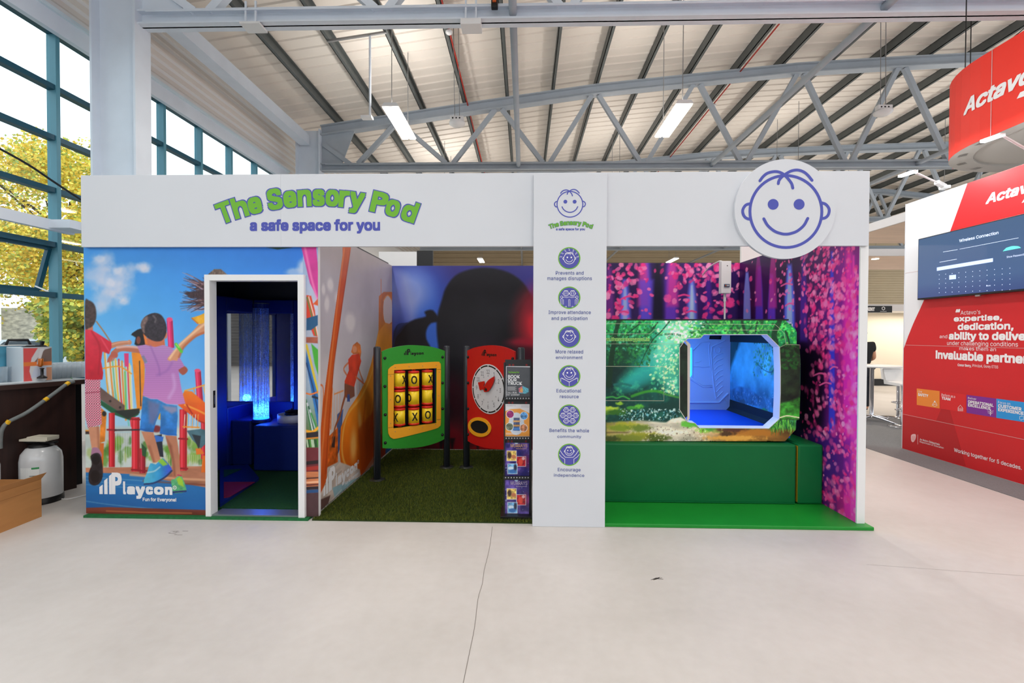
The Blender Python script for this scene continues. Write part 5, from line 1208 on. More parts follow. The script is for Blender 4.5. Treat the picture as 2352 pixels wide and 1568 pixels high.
for ci, xs_ in enumerate((270, 381, 487)):
    q = [W1.conv(*c6(xs_, y)) for y in ((300, 295, 288)[ci], (762, 745, 728)[ci])]
    MB().tube([W1.p3(q[0][0], q[0][1], -0.02), W1.p3(q[0][0], q[1][1], -0.02)], 0.011, 10).build('axle', M_DRED, root)
    for ri, y in enumerate(((380, 380, 372), (527, 520, 508), (671, 666, 651))):
        u, v = W1.conv(*c6(xs_, y[ci])); u = q[0][0]; cpt = W1.p3(u, v, -0.02); hh = 0.0975
        o = MB().lathe([(R_D, -hh*.78), (R_D, hh*.78)], cpt, 36).build('drum', M_DRUM, root)
        for s in (-1, 1):
            MB().lathe([(R_D*1.04, 0), (R_D*1.04, hh*.2), (R_D*.9, hh*.24), (0.02, hh*.26), (0.02, hh*.42), (0.001, hh*.43)], cpt + Vector((0, 0, s*hh*.78)), 30, 0, Matrix.Scale(s, 3, (0, 0, 1))).build('drum_cap', M_DRED, o)
        let = {(0, 0): [('X', 27)], (1, 0): [('O', -15)], (2, 0): [('X', 13)], (0, 1): [('O', -30)], (1, 1): [('O', -62), ('O', 66)], (2, 1): [('O', 44)], (0, 2): [('X', -52), ('O', 66)], (1, 2): [('X', -9)], (2, 2): [('O', -14)]}[(ci, ri)]
        for ch, off in let:
            th0 = off/47*1.05 if abs(off) > 47 else math.asin(off/47)
            vs, fs = text_geo(ch); lo, hi = vs.min(0), vs.max(0); mb = MB(); out = []
            for j, (a_, b_) in enumerate((vs - lo)/(hi - lo)):
                th = th0 + (a_ - 0.5)*0.062/R_D
                out.append(cpt + (W1.U*math.sin(th) + W1.N*math.cos(th))*(R_D + 0.0008 + 1e-5*(j//3 % 13)) + Vector((0, 0, (b_ - 0.5)*0.088)))
            [mb.add([p + W1.N*(.0003*k) + W1.U*(.003*math.cos(k*PI/3)*(k > 0)) + Vector((0, 0, .003*math.sin(k*PI/3)*(k > 0))) for p in out], fs) for k in range(7)]; mb.build('cross_mark' if ch == 'X' else 'nought_mark', M_BLACKINK, o)
bolts(W1, root, ((147, 212), (147, 432), (150, 653), (150, 873), (598, 203), (598, 405), (598, 607), (596, 810)), 0.012)
mb = MB(); playcon(mb, W1, c6(297, 0)[0], c6(455, 0)[0], c6(0, 140)[1], c6(0, 188)[1], 0, 0.0105, reg=False); mb.build('word_mark', M_BLACKINK, root)
# clock panel
O1 = at(1070, 1074, Z=0.01); O1.z = 0; O2 = O1 + Vector((0.66, -0.62, 0))
W2 = Wall(O1, O2 - O1); D2 = (O2 - O1).length
root = thing('play_panel', 'red play panel with white clock dial and yellow oval between two posts', 'play panel', (O1 + O2)/2)
posts(W2, D2, root)
outer = [W2.conv(*c6(*p)) for p in smooth([(795, 155), (860, 128), (960, 112), (1040, 115), (1110, 132), (1172, 160)], 3) + smooth([(1172, 880), (1120, 915), (1080, 924), (1000, 921), (930, 911), (850, 885), (803, 860)], 3)]
MB().prism([W2.p3(u, v, -0.01) for u, v in outer], W2.N*0.02).build('board', M_PRED, root, 0.003)
uc, vc = W2.conv(*c6(966, 453)); Rk = 57*W2.mpp(*c6(966, 453))
circ = lambda r_, n=48: [(uc + r_*math.cos(2*PI*i/n), vc + r_*math.sin(2*PI*i/n)) for i in range(n)]
mb = MB(); W2.polyuv(mb, circ(Rk), 0, 0.0102, 0.006)
dial = mb.build('dial', mat('white dial', (214, 216, 220), 0.4), root, 0.001)
mb = MB(); ring(W2, mb, circ(Rk*.955), circ(Rk*.9), 0, 0.0164, 0.0006); mb.build('minute_ring', M_BLACKINK, dial)
mb = MB(); mg = MB()
for k in range(12):
    a_ = math.radians(90 - 30*(k + 1 if k < 11 else 0)); t = str(k + 1); cx, cy = uc + Rk*.70*math.cos(a_), vc + Rk*.70*math.sin(a_)
    wd = 0.024 if len(t) == 1 else 0.05
    W2.textuv(mg, t, cx - wd/2, cy - 0.025, cx + wd/2, cy + 0.025, 0, 0.0166, 0.006)
    cx, cy = uc + Rk*.53*math.cos(a_), vc + Rk*.53*math.sin(a_)
    W2.strokeuv(mg, [(cx + 0.007*math.cos(t_), cy + 0.007*math.sin(t_)) for t_ in np.linspace(0, 6.28, 13)[:-1]], 0.003, 0, 0.0166, True)
    for j in range(1): 
        cx, cy = uc + Rk*.93*math.cos(a_), vc + Rk*.93*math.sin(a_); W2.polyuv(mg, [(cx + .008*math.cos(t_), cy + .008*math.sin(t_)) for t_ in np.linspace(0, 6.28, 9)[:-1]], 1, 0.0174)
mg.build('numerals', [mat('grey numerals', (110, 112, 118), 0.5), M_WHITEINK], dial)
def hand(name, pts):
    uv = [W2.conv(*c6(*p)) for p in pts]; mb = MB(); W2.polyuv(mb, uv, 0, 0.03, 0.008); return mb.build(name, M_PRED, dial, 0.002)
hand('minute_hand', smooth([(942, 470), (950, 425), (975, 385), (1018, 356), (1025, 362), (1015, 410), (985, 462), (965, 474)], 3, True))
hand('hour_hand', [(962, 470), (935, 455), (912, 462), (897, 400), (944, 390), (950, 410), (940, 426), (968, 446)])
MB().tube([W2.p3(*W2.conv(*c6(962, 456)), 0.012), W2.p3(*W2.conv(*c6(962, 456)), 0.048)], 0.014, 14).build('hub', M_BLACK, dial)
el = lambda cx, cy, rx, ry: [W2.conv(*c6(cx + rx*math.cos(t), cy + ry*math.sin(t) + 0.12*rx*math.cos(t))) for t in np.linspace(0, 2*PI, 37)[:-1]]
mb = MB(); ring(W2, mb, el(900, 750, 90, 76), el(899, 749, 70, 50), 0, 0.0102, 0.012)
o = mb.build('oval_frame', M_PYEL, root, 0.002)
for x, y in ((832, 705), (972, 728), (825, 790), (965, 793)): MB().ball(W2.p3(*W2.conv(*c6(x, y)), 0.0222), 0.006, 8, 6).build('screw', M_GALV, o)
mb = MB(); W2.polyuv(mb, el(899, 749, 71, 51), 0, 0.0104, 0.002); mb.build('oval_insert', mat('black insert', (12, 12, 12), 0.7), root)
bolts(W2, root, ((807, 203), (808, 405), (808, 607), (808, 807), (1157, 215)), 0.012)
mb = MB(); playcon(mb, W2, c6(912, 0)[0], c6(1033, 0)[0], c6(0, 145)[1], c6(0, 193)[1], 0, 0.0105, reg=False); mb.build('word_mark', M_BLACKINK, root)

# brochure stand and its four leaflets
W_ST = Wall((0, 4.12, 0.03), (1, 0, 0), (0, 0.15, 1.0))
root = thing('brochure_stand', 'black four tier brochure stand beside the information pillar', 'brochure stand', (-0.07, 4.2, 0.03))
def plate(mb, x0, x1, y0, y1, d, t): W_ST.poly(mb, [(x0, y1), (x1, y1), (x1, y0), (x0, y0)], 0, d, t)
mb = MB(); plate(mb, 1160, 1220, 825, 1188, -0.03, 0.012); mb.build('back_panel', M_BLACK, root, 0.002)
for x in (1157, 1218):
    mb = MB(); plate(mb, x, x + 3, 832, 1188, -0.02, 0.03); mb.build('side_rail', M_BLACK, root)
MB().box((W_ST.conv(1150, 1190)[0], 4.05, 0.012), (W_ST.conv(1221, 1190)[0], 4.3, 0.04)).build('foot', M_BLACK, root, 0.003)
TI = [(841, 912, 1161.5, 1217.5), (928, 1003, 1160, 1216.5), (1017, 1093, 1158.5, 1216), (1102, 1184, 1157, 1215.5)]
for y0, y1, x0, x1 in TI:
    mb = MB(); plate(mb, x0 - 2, x1 + 1.5, y1 - 1, y1 + 7, 0.012, 0.012); o = mb.build('pocket_lip', M_BLACK, root, 0.002)
    mb = MB(); plate(mb, x0 - 2, x1 + 1.5, y1 + 3, y1 + 7, -0.018, 0.03); mb.build('pocket_floor', M_BLACK, root)
    for k in range(9):
        x = x0 + 3 + (x1 - x0 - 6)*k/8; mh = MB(); W_ST.disc(mh, x, y1 + 2.6, 1.5, 0, 0.0245, 10); mh.build('peg_hole', mat('pale lip dots', (176, 176, 180), 0.4), o)
    for x in (x0 + 9, x0 + 17, x1 - 8):
        mh = MB(); W_ST.disc(mh, x, y0 - 3.4, 2.6, 0, -0.0175, 14); mh.build('panel_hole', mat('dull red', (130, 22, 22), 0.5), root)
def leaflet(i, label):
    y0, y1, x0, x1 = TI[i]
    (a, b), (c, d_) = W_ST.conv(x0, y1 + 1), W_ST.conv(x1, y0); t = thing('leaflet', label, 'leaflet', W_ST.p3((a + c)/2, b, 0))
    mb = MB(); W_ST.polyuv(mb, [(a, b), (c, b), (c, d_), (a, d_)], 0, -0.004, 0.006); mb.build('sheets', M_WHITEP, t)
    P = Paint(W_ST, a, c, b, d_, 0.0025, (40, 40, 44)); s = 362/90; f = lambda x, y: (1140 + x/4.022, 810 + y/4.022)
    return t, P, f
t, P, f = leaflet(0, 'dark grey leaflet about booking a truck, top tier of the black stand')
P.put(np.ones(P.U.shape), (222, 222, 226)); P.poly([f(95, 128), f(315, 134), f(312, 410), f(92, 406)], P.tex((52, 54, 60), 0.1, 20))
P.poly([f(205, 330), f(240, 305), (f(296, 330)), f(300, 360), f(275, 378), f(210, 372)], P.tex((80, 170, 190), 0.4, 120)); P.poly([f(205, 330), f(240, 305), f(245, 370), f(210, 365)], P.tex((214, 90, 120), 0.5, 150)); P.blob(*f(232, 345), 4, 6, (240, 180, 60), .8, 1.2)
P.build('printed_picture', t, M_INKG, 0.0022)
mb = MB(); tt = lambda s, x0, x1, y0, y1, b=0.02, m=0: W_ST.text(mb, s, *[f(x, 0)[0] for x in (x0, x1)], f(0, y0)[1], f(0, y1)[1], m, 0.0032, b)
tt('BOOK', 107, 217, 204, 234); tt('OUR', 106, 188, 236, 264); tt('TRUCK', 105, 238, 266, 296); tt('CALL ROB:', 97, 192, 358, 374, 0.0); tt('087 4588889', 96, 214, 378, 395, 0.0)
for k in range(5): W_ST.stroke(mb, [f(102, 314 + 8*k), f(186 - 12*(k % 2), 314 + 8*k)], 0.5, 0, 0.0032)
tt('The Sensory Pod', 110, 210, 172, 190, 0.03, 1); mb.build('lettering', [M_WHITEINK, M_GREENINK], t)
t, P, f = leaflet(1, 'white and orange leaflet with four round pictures, second tier of the black stand')
P.put(np.ones(P.U.shape), (226, 224, 226)); P.poly([f(70, 545), f(130, 520), f(220, 515), f(310, 560), f(315, 770), f(65, 770)], (240, 160, 66))
P.ell(*f(185, 655), 18, 26, (206, 214, 226)); P.poly([f(160, 600), f(215, 600), f(216, 720), f(158, 718)], P.tex((80, 92, 130), 0.4, 80)); P.poly([f(160, 690), f(216, 690), f(225, 715), f(150, 715)], (76, 130, 200)); P.stroke([f(162, 632), f(214, 632)], 4, (220, 170, 110)); P.stroke([f(162, 672), f(214, 672)], 4, (200, 150, 90))
for x, y, c in ((128, 567, (150, 40, 110)), (255, 582, (90, 150, 210)), (122, 682, (110, 120, 100)), (252, 694, (210, 140, 100))): P.ell(*f(x, y), 9.3, 9.6, (236, 236, 240)); P.ell(*f(x, y), 8.2, 8.4, P.tex(c, 0.6, 60, int(x)))
P.build('printed_picture', t, M_INKG, 0.0022)
mb = MB(); W_ST.text(mb, 'MURRAYS', f(95, 0)[0], f(178, 0)[0], f(0, 480)[1], f(0, 494)[1], 0, 0.0032); 
for k in range(3): W_ST.stroke(mb, [f(230, 486 + 8*k), f(300, 488 + 8*k)], 0.5, 0, 0.0032)
mb.build('lettering', mat('pale grey print', (170, 172, 180), 0.5), t)
mb = MB()
for k in range(2): W_ST.stroke(mb, [f(88, 742 + 9*k), f(210 - 20*k, 745 + 9*k)], 0.8, 0, 0.0032)
mb.build('lettering', M_WHITEINK, t)
for i, (y0, lab) in enumerate(((828, 'purple leaflet with gold heading, third tier of the black stand'), (1172, 'shiny purple leaflet with silvery heading, bottom tier of the black stand'))):
    t, P, f = leaflet(2 + i, lab); g = lambda x, y: f(x, y0 + (y - 828)*(1 + 0.06*i))
    P.put(np.ones(P.U.shape), P.tex(lambda U, V: np.stack([np.interp(fbm(U, V, 18, 3 + i), [0.25, 0.5, 0.75], q) for q in ((34, 66, 120), (30, 50, 96), (110, 120, 190))], -1), 0.2, 30))
    for k in range(16): P.blob(*g(rg.uniform(80, 300), rg.uniform(840, 1110)), rg.uniform(.8, 2.6), rg.uniform(.8, 2.6), (150, 170, 226), .6, 1.5)
    P.blob(*g(275, 1000), 10, 16, (150, 30, 80), .7, 1); P.blob(*g(185, 833), 4, 2.5, (190, 220, 240), .9, 2)
    for (x0, y1, x1, y2, c) in ((95, 902, 188, 1000, (236, 200, 110)), (185, 955, 274, 1050, (170, 34, 50)), (102, 1022, 196, 1120, (120, 180, 226))):
        P.poly([g(x0, y1), g(x1, y1), g(x1, y2), g(x0, y2)], (226, 226, 230)); P.poly([g(x0 + 4, y1 + 4), g(x1 - 4, y1 + 4), g(x1 - 4, y2 - 4), g(x0 + 4, y2 - 4)], P.tex(c, 0.5, 60, int(x0)))
    for x, y, a_, b_, c in ((122, 945, 5, 8, (60, 40, 40)), (160, 960, 6, 5, (190, 110, 80)), (225, 1005, 6, 9, (230, 80, 60)), (250, 975, 4, 4, (240, 200, 200)), (175, 1060, 4, 9, (40, 40, 60)), (135, 1065, 7, 4, (230, 240, 250)), (150, 1095, 9, 5, (60, 110, 180))): P.blob(*g(x, y), a_, b_, c, .9, 1.5)
    P.build('printed_picture', t, M_INKG, 0.0022)
    mb = MB(); W_ST.text(mb, 'MURRAYS', f(132, 0)[0], f(286, 0)[0], g(0, 840)[1], g(0, 872)[1], 0, 0.0032, 0.006); W_ST.stroke(mb, [g(182, 886), g(280, 886)], 0.9, 0, 0.0032); W_ST.text(mb, 'BOOST', g(228, 0)[0], g(270, 0)[0], g(0, 978)[1], g(0, 988)[1], 1, 0.0032) if False else None
    mb.build('lettering', mat('gold print', (206, 160, 104), 0.4) if i == 0 else mat('silver print', (176, 160, 186), 0.4), t)

# ------------------------------------------------------------------ the pod bay
M_FOAM = mat('green vinyl foam', (8, 104, 54), 0.42, spec=0.22, var=0.04, scale=4)
tag(MB().box((0.45, 3.955, 0.0), (XR + 0.09, YP - 0.01, 0.03)).build('floor_mat', mat('bright green vinyl mat', (22, 140, 44), 0.4, var=0.08, scale=2.5), None, 0.006), 'bright green padded floor mat in the pod bay', 'floor mat')
zb = at(1600, 1014.5, Y=4.545).z; xb = at(1829, 1080, Y=4.47).x
r = thing('foam_bench', 'long dark green foam bench carrying the pod', 'bench', (1.6, 5.2, 0.03))
MB().box((0.46, 4.47, 0.032), (xb, YP - 0.02, zb - .001)).build('bench_block', M_FOAM, r, 0.018)
mb = MB().box((0.46, 4.466, 0.036), (xb - 0.01, 4.475, 0.046)); mb.build('seam', M_FOAM, r)
r = thing('foam_end_block', 'short green foam block closing the right end of the long bench', 'foam block', (xb + 0.07, 5.2, 0.03))
MB().box((xb + 0.014, 4.47, 0.032), (XR - 0.012, YP - 0.02, zb + 0.0)).build('block', M_FOAM, r, 0.018)
MB().box((xb + 0.0135, 4.475, 0.05), (xb + 0.0155, 4.56, zb - 0.015)).build('zip_strip', mat('mustard zip', (176, 140, 30), 0.5), r)

YF = 4.545
W_POD = Wall((0, YF, 0), (1, 0, 0))
cf = lambda x, y: (1380 + x/4.9, 720 + y/4.9)
outl = [(1342, 736), (1804, 736), (1827, 756), (1830, 762), (1830, 790), (1836, 792), (1839, 830), (1838.5, 900), (1836, 963), (1829, 965), (1828, 986), (1803, 1013), (1342, 1013)]
OUT = [W_POD.conv(*p) for p in outl]
HOL = [W_POD.conv(*cf(*p)) for p in [(1160, 235), (1870, 235), (2010, 375), (2020, 600), (2020, 900), (2008, 1185), (1890, 1292), (1108, 1285), (1060, 1232), (1000, 1225), (970, 1215), (885, 1080), (885, 385), (940, 310), (980, 280), (1122, 275)]]
root = thing('sensory_pod', 'capsule pod wrapped in a green forest print with a chamfered opening lit blue inside', 'sensory pod', (1.7, 5.2, zb))
P = Paint(W_POD, min(p[0] for p in OUT) - .006, max(p[0] for p in OUT) + .006, min(p[1] for p in OUT) - .006, max(p[1] for p in OUT) + .006, 0.0052, (20, 90, 60))
def fz(U, V): return fbm(U, V, 9, 3, 5)
base = P.vg(1600, [(735, (28, 128, 62)), (800, (16, 96, 58)), (870, (10, 78, 72)), (930, (10, 66, 60)), (1012, (40, 74, 40))])
def forest(U, V):
    c = base(U, V); n = fz(U, V)[..., None]; n2 = fbm(U, V, 34, 5, 4)[..., None]
    return c*(0.45 + 1.1*n) + (n2 > 0.58)*np.array([26, 44, 16])*(n2 - 0.5)*6
P.put(np.ones(P.U.shape), forest)
CF = lambda *p: [cf(*q) for q in p]
P.poly(CF((60, 340), (420, 340), (330, 560), (60, 800)), (14, 48, 34), 30, .75); P.poly(CF((60, 590), (420, 590), (180, 800), (60, 960)), (8, 34, 34), 14, .8)
P.poly(CF((640, 80), (1180, 80), (900, 420), (700, 640), (420, 800), (200, 850), (240, 740), (420, 560), (600, 330)), (44, 168, 150), 30, .75)
P.poly(CF((700, 80), (1080, 80), (900, 330), (640, 500), (560, 520), (640, 380)), (150, 214, 180), 30, .6)
P.poly(CF((470, 560), (620, 420), (560, 700), (420, 850), (240, 850)), (28, 128, 130), 20, .55); P.poly(CF((710, 340), (890, 500), (890, 900), (740, 880), (600, 620)), (80, 180, 150), 22, .65)
rg = random.Random(21)
P.specks(420, *[cf(x, 0)[0] for x in (640, 1160)], *[cf(0, y)[1] for y in (70, 330)], 1.2, 4.6, [(214, 236, 206), (190, 226, 170), (120, 200, 120), (232, 240, 226), (90, 180, 110)], 2.2, .85, 2, rg, lambda x, y: math.exp(-((x - cf(900, 0)[0])/34)**2))
P.specks(420, *[cf(x, 0)[0] for x in (540, 890)], *[cf(0, y)[1] for y in (360, 930)], 1.0, 4.0, [(190, 220, 150), (214, 226, 160), (110, 200, 160), (70, 160, 120), (220, 236, 200)], 2.2, .8, 2, rg, lambda x, y: math.exp(-((x - cf(760 + (cf(0, 0)[1] - y)*0 , 0)[0])/26)**2))
P.specks(520, *[cf(x, 0)[0] for x in (1000, 2200)], *[cf(0, y)[1] for y in (75, 350)], 1.0, 4.2, [(40, 150, 50), (70, 180, 60), (16, 80, 36), (120, 200, 90), (10, 56, 30)], 2.2, .8, 2, rg)
P.specks(380, *[cf(x, 0)[0] for x in (60, 620)], *[cf(0, y)[1] for y in (75, 420)], 1.0, 4.2, [(30, 140, 110), (50, 160, 90), (12, 70, 50), (90, 190, 140), (10, 50, 34)], 2.2, .8, 2, rg)
P.specks(160, *[cf(x, 0)[0] for x in (60, 560)], *[cf(0, y)[1] for y in (340, 600)], 1.0, 4.0, [(20, 90, 40), (36, 120, 50), (12, 60, 30)], 2.2, .7, 2, rg)
TR = (12, 44, 26)
for pts, w_ in (([(200, 80), (150, 300), (110, 600), (90, 800)], (9, 13)), ([(430, 120), (330, 200), (260, 260)], (3, 1)), ([(640, 100), (560, 200), (500, 240)], (3, 1.2)), ([(770, 90), (680, 200), (560, 330), (430, 600)], (3, 1.5)), ([(1590, 90), (1610, 170), (1640, 235)], (6, 7)), ([(1500, 120), (1460, 170)], (2, 1)), ([(1700, 150), (1650, 200)], (3, 1)), ([(1180, 90), (1260, 170), (1290, 235)], (2, 1)), ([(1100, 190), (1130, 230), (1140, 240)], (2, 1)), ([(2010, 90), (1950, 230), (1970, 330)], (11, 13)), ([(2080, 200), (2120, 330), (2140, 560)], (5, 4)), ([(1760, 90), (1740, 200)], (3, 3))): P.stroke(CF(*pts), w_, TR, 0, .85)
# right jamb: dark trunk and moss
P.poly(CF((2015, 380), (2080, 345), (2250, 345), (2250, 1200), (2010, 1190)), P.tex((24, 34, 18), 0.8, 16), 4, .92); P.specks(90, *[cf(x, 0)[0] for x in (2030, 2240)], *[cf(0, y)[1] for y in (350, 620)], 1.5, 5, [(20, 70, 24), (30, 90, 30), (10, 36, 14)], 2, .8, 2, rg)
P.poly(CF((2010, 1010), (2120, 990), (2250, 930), (2250, 1190), (2010, 1190)), P.tex((50, 130, 40), 0.7, 24), 6, .9); P.stroke(CF((2015, 1170), (2100, 1150), (2230, 1170)), 2.5, (210, 200, 160), 1)
P.poly(CF((890, 330), (975, 330), (975, 1150), (890, 1060)), P.tex((22, 40, 26), 0.7, 16), 3, .9)
# stream banks and rocks
P.poly(CF((60, 880), (200, 930), (420, 880), (640, 870), (890, 940), (890, 1240), (60, 1240)), P.tex((10, 56, 50), 0.5, 10), 8, .8)
for pts, c, w_ in (([(60, 945), (130, 935), (180, 950), (250, 930), (320, 960)], (70, 170, 70), 3), ([(350, 930), (480, 885), (600, 870), (700, 890)], (50, 130, 40), 6), ([(720, 905), (880, 945)], (60, 130, 50), 4), ([(150, 800), (240, 790), (340, 810)], (24, 96, 90), 5)): P.stroke(CF(*pts), w_, c, 3, .9)
for x, y, a_, b_, c in ((130, 1095, 30, 8, (130, 160, 40)), (90, 1070, 22, 5, (170, 190, 60)), (430, 1050, 12, 6, (90, 170, 50)), (180, 1110, 24, 7, (40, 90, 30)), (340, 1060, 10, 4, (60, 140, 50)), (210, 1010, 8, 4, (140, 180, 50)), (620, 1080, 40, 6, (16, 60, 56)), (700, 1050, 36, 10, (10, 50, 44))): P.blob(*cf(x, y), a_, b_, c, .9, 1.6, 0, .5, 3, 40)
P.specks(230, *[cf(x, 0)[0] for x in (200, 890)], *[cf(0, y)[1] for y in (1070, 1200)], 0.8, 3.2, [(190, 220, 216), (214, 230, 226), (120, 180, 190), (70, 140, 150), (20, 70, 80)], 4, .8, 2, rg)
P.poly(CF((60, 1225), (450, 1200), (740, 1225), (900, 1160), (980, 1220), (1110, 1290), (1500, 1300), (1900, 1300), (2240, 1300), (2240, 1440), (60, 1440)), P.tex(lambda U, V: np.stack([np.interp(U, [0.7, 1.25, 1.6, 2.0, 2.7], q) for q in ((120, 186, 190, 150, 96), (104, 178, 180, 96, 66), (40, 160, 160, 36, 26))], -1), 0.45, 16, 3, 0.4), 5, .95)
P.poly(CF((730, 1230), (790, 1185), (900, 1170), (960, 1200), (900, 1225)), P.tex((206, 196, 176), 0.2, 30), 3, .9)
for x, y, a_, b_, c in ((300, 1265, 36, 9, (150, 150, 44)), (220, 1290, 24, 7, (110, 130, 36)), (430, 1290, 24, 8, (90, 110, 40)), (480, 1375, 44, 8, (130, 130, 36)), (640, 1400, 26, 8, (70, 84, 30)), (300, 1400, 40, 7, (110, 120, 40)), (120, 1410, 20, 6, (60, 70, 30)), (1000, 1245, 20, 8, (80, 160, 50)), (1160, 1310, 18, 7, (110, 170, 50)), (1250, 1300, 16, 6, (60, 130, 50)), (1320, 1320, 14, 6, (120, 130, 60)), (1500, 1310, 40, 6, (70, 40, 30)), (1750, 1340, 40, 8, (150, 96, 30)), (1500, 1400, 60, 6, (190, 140, 60)), (1420, 1350, 20, 5, (60, 40, 20))): P.blob(*cf(x, y), a_, b_, c, .95, 1.6, 0, .55, 4, 40)
P.specks(200, *[cf(x, 0)[0] for x in (500, 1200)], *[cf(0, y)[1] for y in (1270, 1430)], 0.7, 2.6, [(226, 216, 200), (90, 70, 50), (60, 50, 36), (206, 200, 190)], 4, .7, 2, rg)
P.poly(CF((60, 1330), (330, 1330), (300, 1345), (60, 1345)), (70, 50, 30), 3, .6)
for k in range(90):
    x = rg.uniform(1910, 2200); y = rg.uniform(1190, 1290); P.stroke(CF((x, y), (x + rg.uniform(-20, 20), y + rg.uniform(40, 90))), (1.8, .6), rg.choice([(50, 140, 40), (90, 180, 60), (24, 84, 26), (130, 190, 80)]), 0, .9, 0)
P.col = np.clip(P.col*1.28, 0, 250)
P.build('printed_shell', root, None, 0.0, HOL, OUT)
# outer body behind the printed front
mb = MB(); A = [W_POD.p3(u, v, 0) for u, v in OUT]; A = [Vector((p.x*1.0, p.y, p.z)) for p in A]; n = len(A); D = Vector((0, 1.56, 0))
mb.add(A + [p + D for p in A], [(i, (i+1) % n, (i+1) % n + n, i + n) for i in range(n)] ); mb.add([p + D for p in A], [tuple(t) for t in tessellate_polygon([A])])
mb.build('outer_body', mat('dark pod body', (26, 34, 28), 0.5), root)
q = [W_POD.conv(*p) for p in ((1342, 736), (1813, 736), (1813, 732.5), (1342, 732.5))]
mb = MB(); W_POD.polyuv(mb, q, 0, -0.09, 0.08); mb.build('roof_edge', M_BLACK, root)
mb = MB(); H0 = [W_POD.p3(u, v, 0.0005) for u, v in HOL]; k = len(H0); cx = sum(p.x for p in H0)/k; cz = sum(p.z for p in H0)/k
H1 = [Vector((cx + (p.x - cx)*0.985, p.y + 0.10, cz + (p.z - cz)*0.985)) for p in H0]
mb.add(H0 + H1, [(i, (i+1) % k, (i+1) % k + k, i + k) for i in range(k)]); mb.build('opening_reveal', mat('pale pod moulding', (226, 230, 238), 0.4), root)
mb = MB(); W_POD.strokeuv(mb, HOL, 0.006, 0, 0.0022, True); mb.build('opening_edge', mat('pale edge trim', (206, 206, 196), 0.4), root)
mb = MB(); Wq = Wall((0, YF + 0.05, 0), (1, 0, 0)); Wq.poly(mb, CF((860, 300), (935, 330), (970, 365), (970, 1150), (930, 1190), (860, 1190)), 0, 0, 0.01)
o = mb.build('sliding_door', mat('dark forest door', (26, 44, 30), 0.35, var=0.6, scale=12), root)
mb = MB(); Wq.poly(mb, CF((940, 305), (960, 300), (1003, 345), (995, 1180), (970, 1210), (962, 1180), (970, 1160), (970, 365)), 0, 0.0, 0.013); mb.build('door_edge', mat('beige door edge', (206, 194, 186), 0.4), o)
mb = MB(); Wq.poly(mb, CF((890, 700), (912, 700), (916, 720), (916, 800), (910, 818), (890, 818)), 0, 0.0102, 0.002); mb.build('door_pull', M_BLACK, o)
M_LINE = mat('pale groove line', (200, 206, 176), 0.4)
mb = MB()
for pts, w_ in (([(-40, 112), (1960, 122), (2010, 165)], .7), ([(-40, 228), (555, 228), (605, 181), (2030, 187), (2060, 220), (2085, 345)], .7), ([(-40, 340), (905, 338), (980, 275)], .6), ([(-40, 592), (708, 596), (709, 980), (-40, 978)], 1.0), ([(690, 345), (888, 510), (888, 1080), (960, 1190)], .5), ([(2015, 378), (2080, 347), (2235, 352)], .6)): W_POD.stroke(mb, CF(*pts), w_, 0, 0.0016)
mb.build('groove_line', M_LINE, root)
mb = MB(); W_POD.text(mb, 'www.thesensorypod.ie', 1373.5, 1492.3, 773.8, 785, 0, 0.0018, 0.05); W_POD.text(mb, 'www.thesensorypod.ie', 1374, 1491.8, 774.3, 784.6, 1, 0.0024, 0.01)
for i, ch in enumerate('THE SENSORY POD'):
    if ch != ' ': 
        x = 1512 + i*3.5; W_POD.text(mb, ch, x, x + 2.7, 764.5 + ((i - 7)/7)**2*2.4, 769.5 + ((i - 7)/7)**2*2.4, 2, 0.0018, 0.02)
face(mb, W_POD, 1537, 775.5, 3.4, 0.5, 2, 0.0018)
mb.build('lettering', [mat('pale lime print', (190, 230, 150), 0.5), mat('bright green print', (60, 170, 40), 0.5), mat('dark green print', (50, 110, 50), 0.5)], root)
# interior
XE, YI2, zf = 2.60, 6.0, at(1673, 941, Y=6.0).z
M_PODIN = mat('pale blue moulded lining', (196, 208, 232), 0.45)
mb = MB(); mb.box((0.75, YF + 0.11, 1.735), (XE, YI2, 1.75)); mb.build('inner_ceiling', M_PODIN, root)
W_PI = Wall((0, YI2, 0), (1, 0, 0))
MB().box((0.75, YI2, zf - 0.02), (XE, YI2 + 0.02, 1.735)).build('inner_back_wall', M_PODIN, root)
mb = MB()
for pts, rr in (([(1040, 410), (1120, 330), (1222, 322), (1228, 345)], .007), ([(1395, 300), (1250, 372), (1240, 450), (1252, 640), (1270, 800), (1296, 960)], .008), ([(1222, 345), (1215, 380), (1228, 560), (1240, 640)], .005), ([(1036, 597), (1105, 594), (1130, 604), (1228, 597)], .005), ([(1060, 548), (1105, 545), (1130, 528)], .004), ([(1005, 738), (1150, 826), (1252, 826)], .006), ([(1005, 720), (1150, 808), (1250, 808)], .004), ([(990, 1003), (1330, 1000), (1432, 896)], .012), ([(1030, 400), (1030, 720)], .005), ([(1376, 955), (1412, 1000)], .008)): mb.tube([W_PI.p3(*W_PI.conv(*cf(*p)), 0.002) for p in pts], rr, 8)
for k in range(8):
    y = 490 + 62*k; x0 = 1265 + 6*k; mb.tube([W_PI.p3(*W_PI.conv(*cf(*p)), 0.0) for p in smooth([(x0, y + 20), (x0 + 40, y - 22), (1372, y - 46)], 4)], .007, 8)
mb.tube([W_PI.p3(*W_PI.conv(*cf(1312 + 32*math.cos(t), 412 + 34*math.sin(t))), 0.0) for t in np.linspace(0, 6.28, 19)[:-1]], .006, 8, closed=True)
mb.tube([W_PI.p3(*W_PI.conv(*cf(*p)), 0.0) for p in [(1340, 395), (1366, 375), (1356, 400)]], .005, 8)
mb.build('moulded_rib', M_PODIN, root)
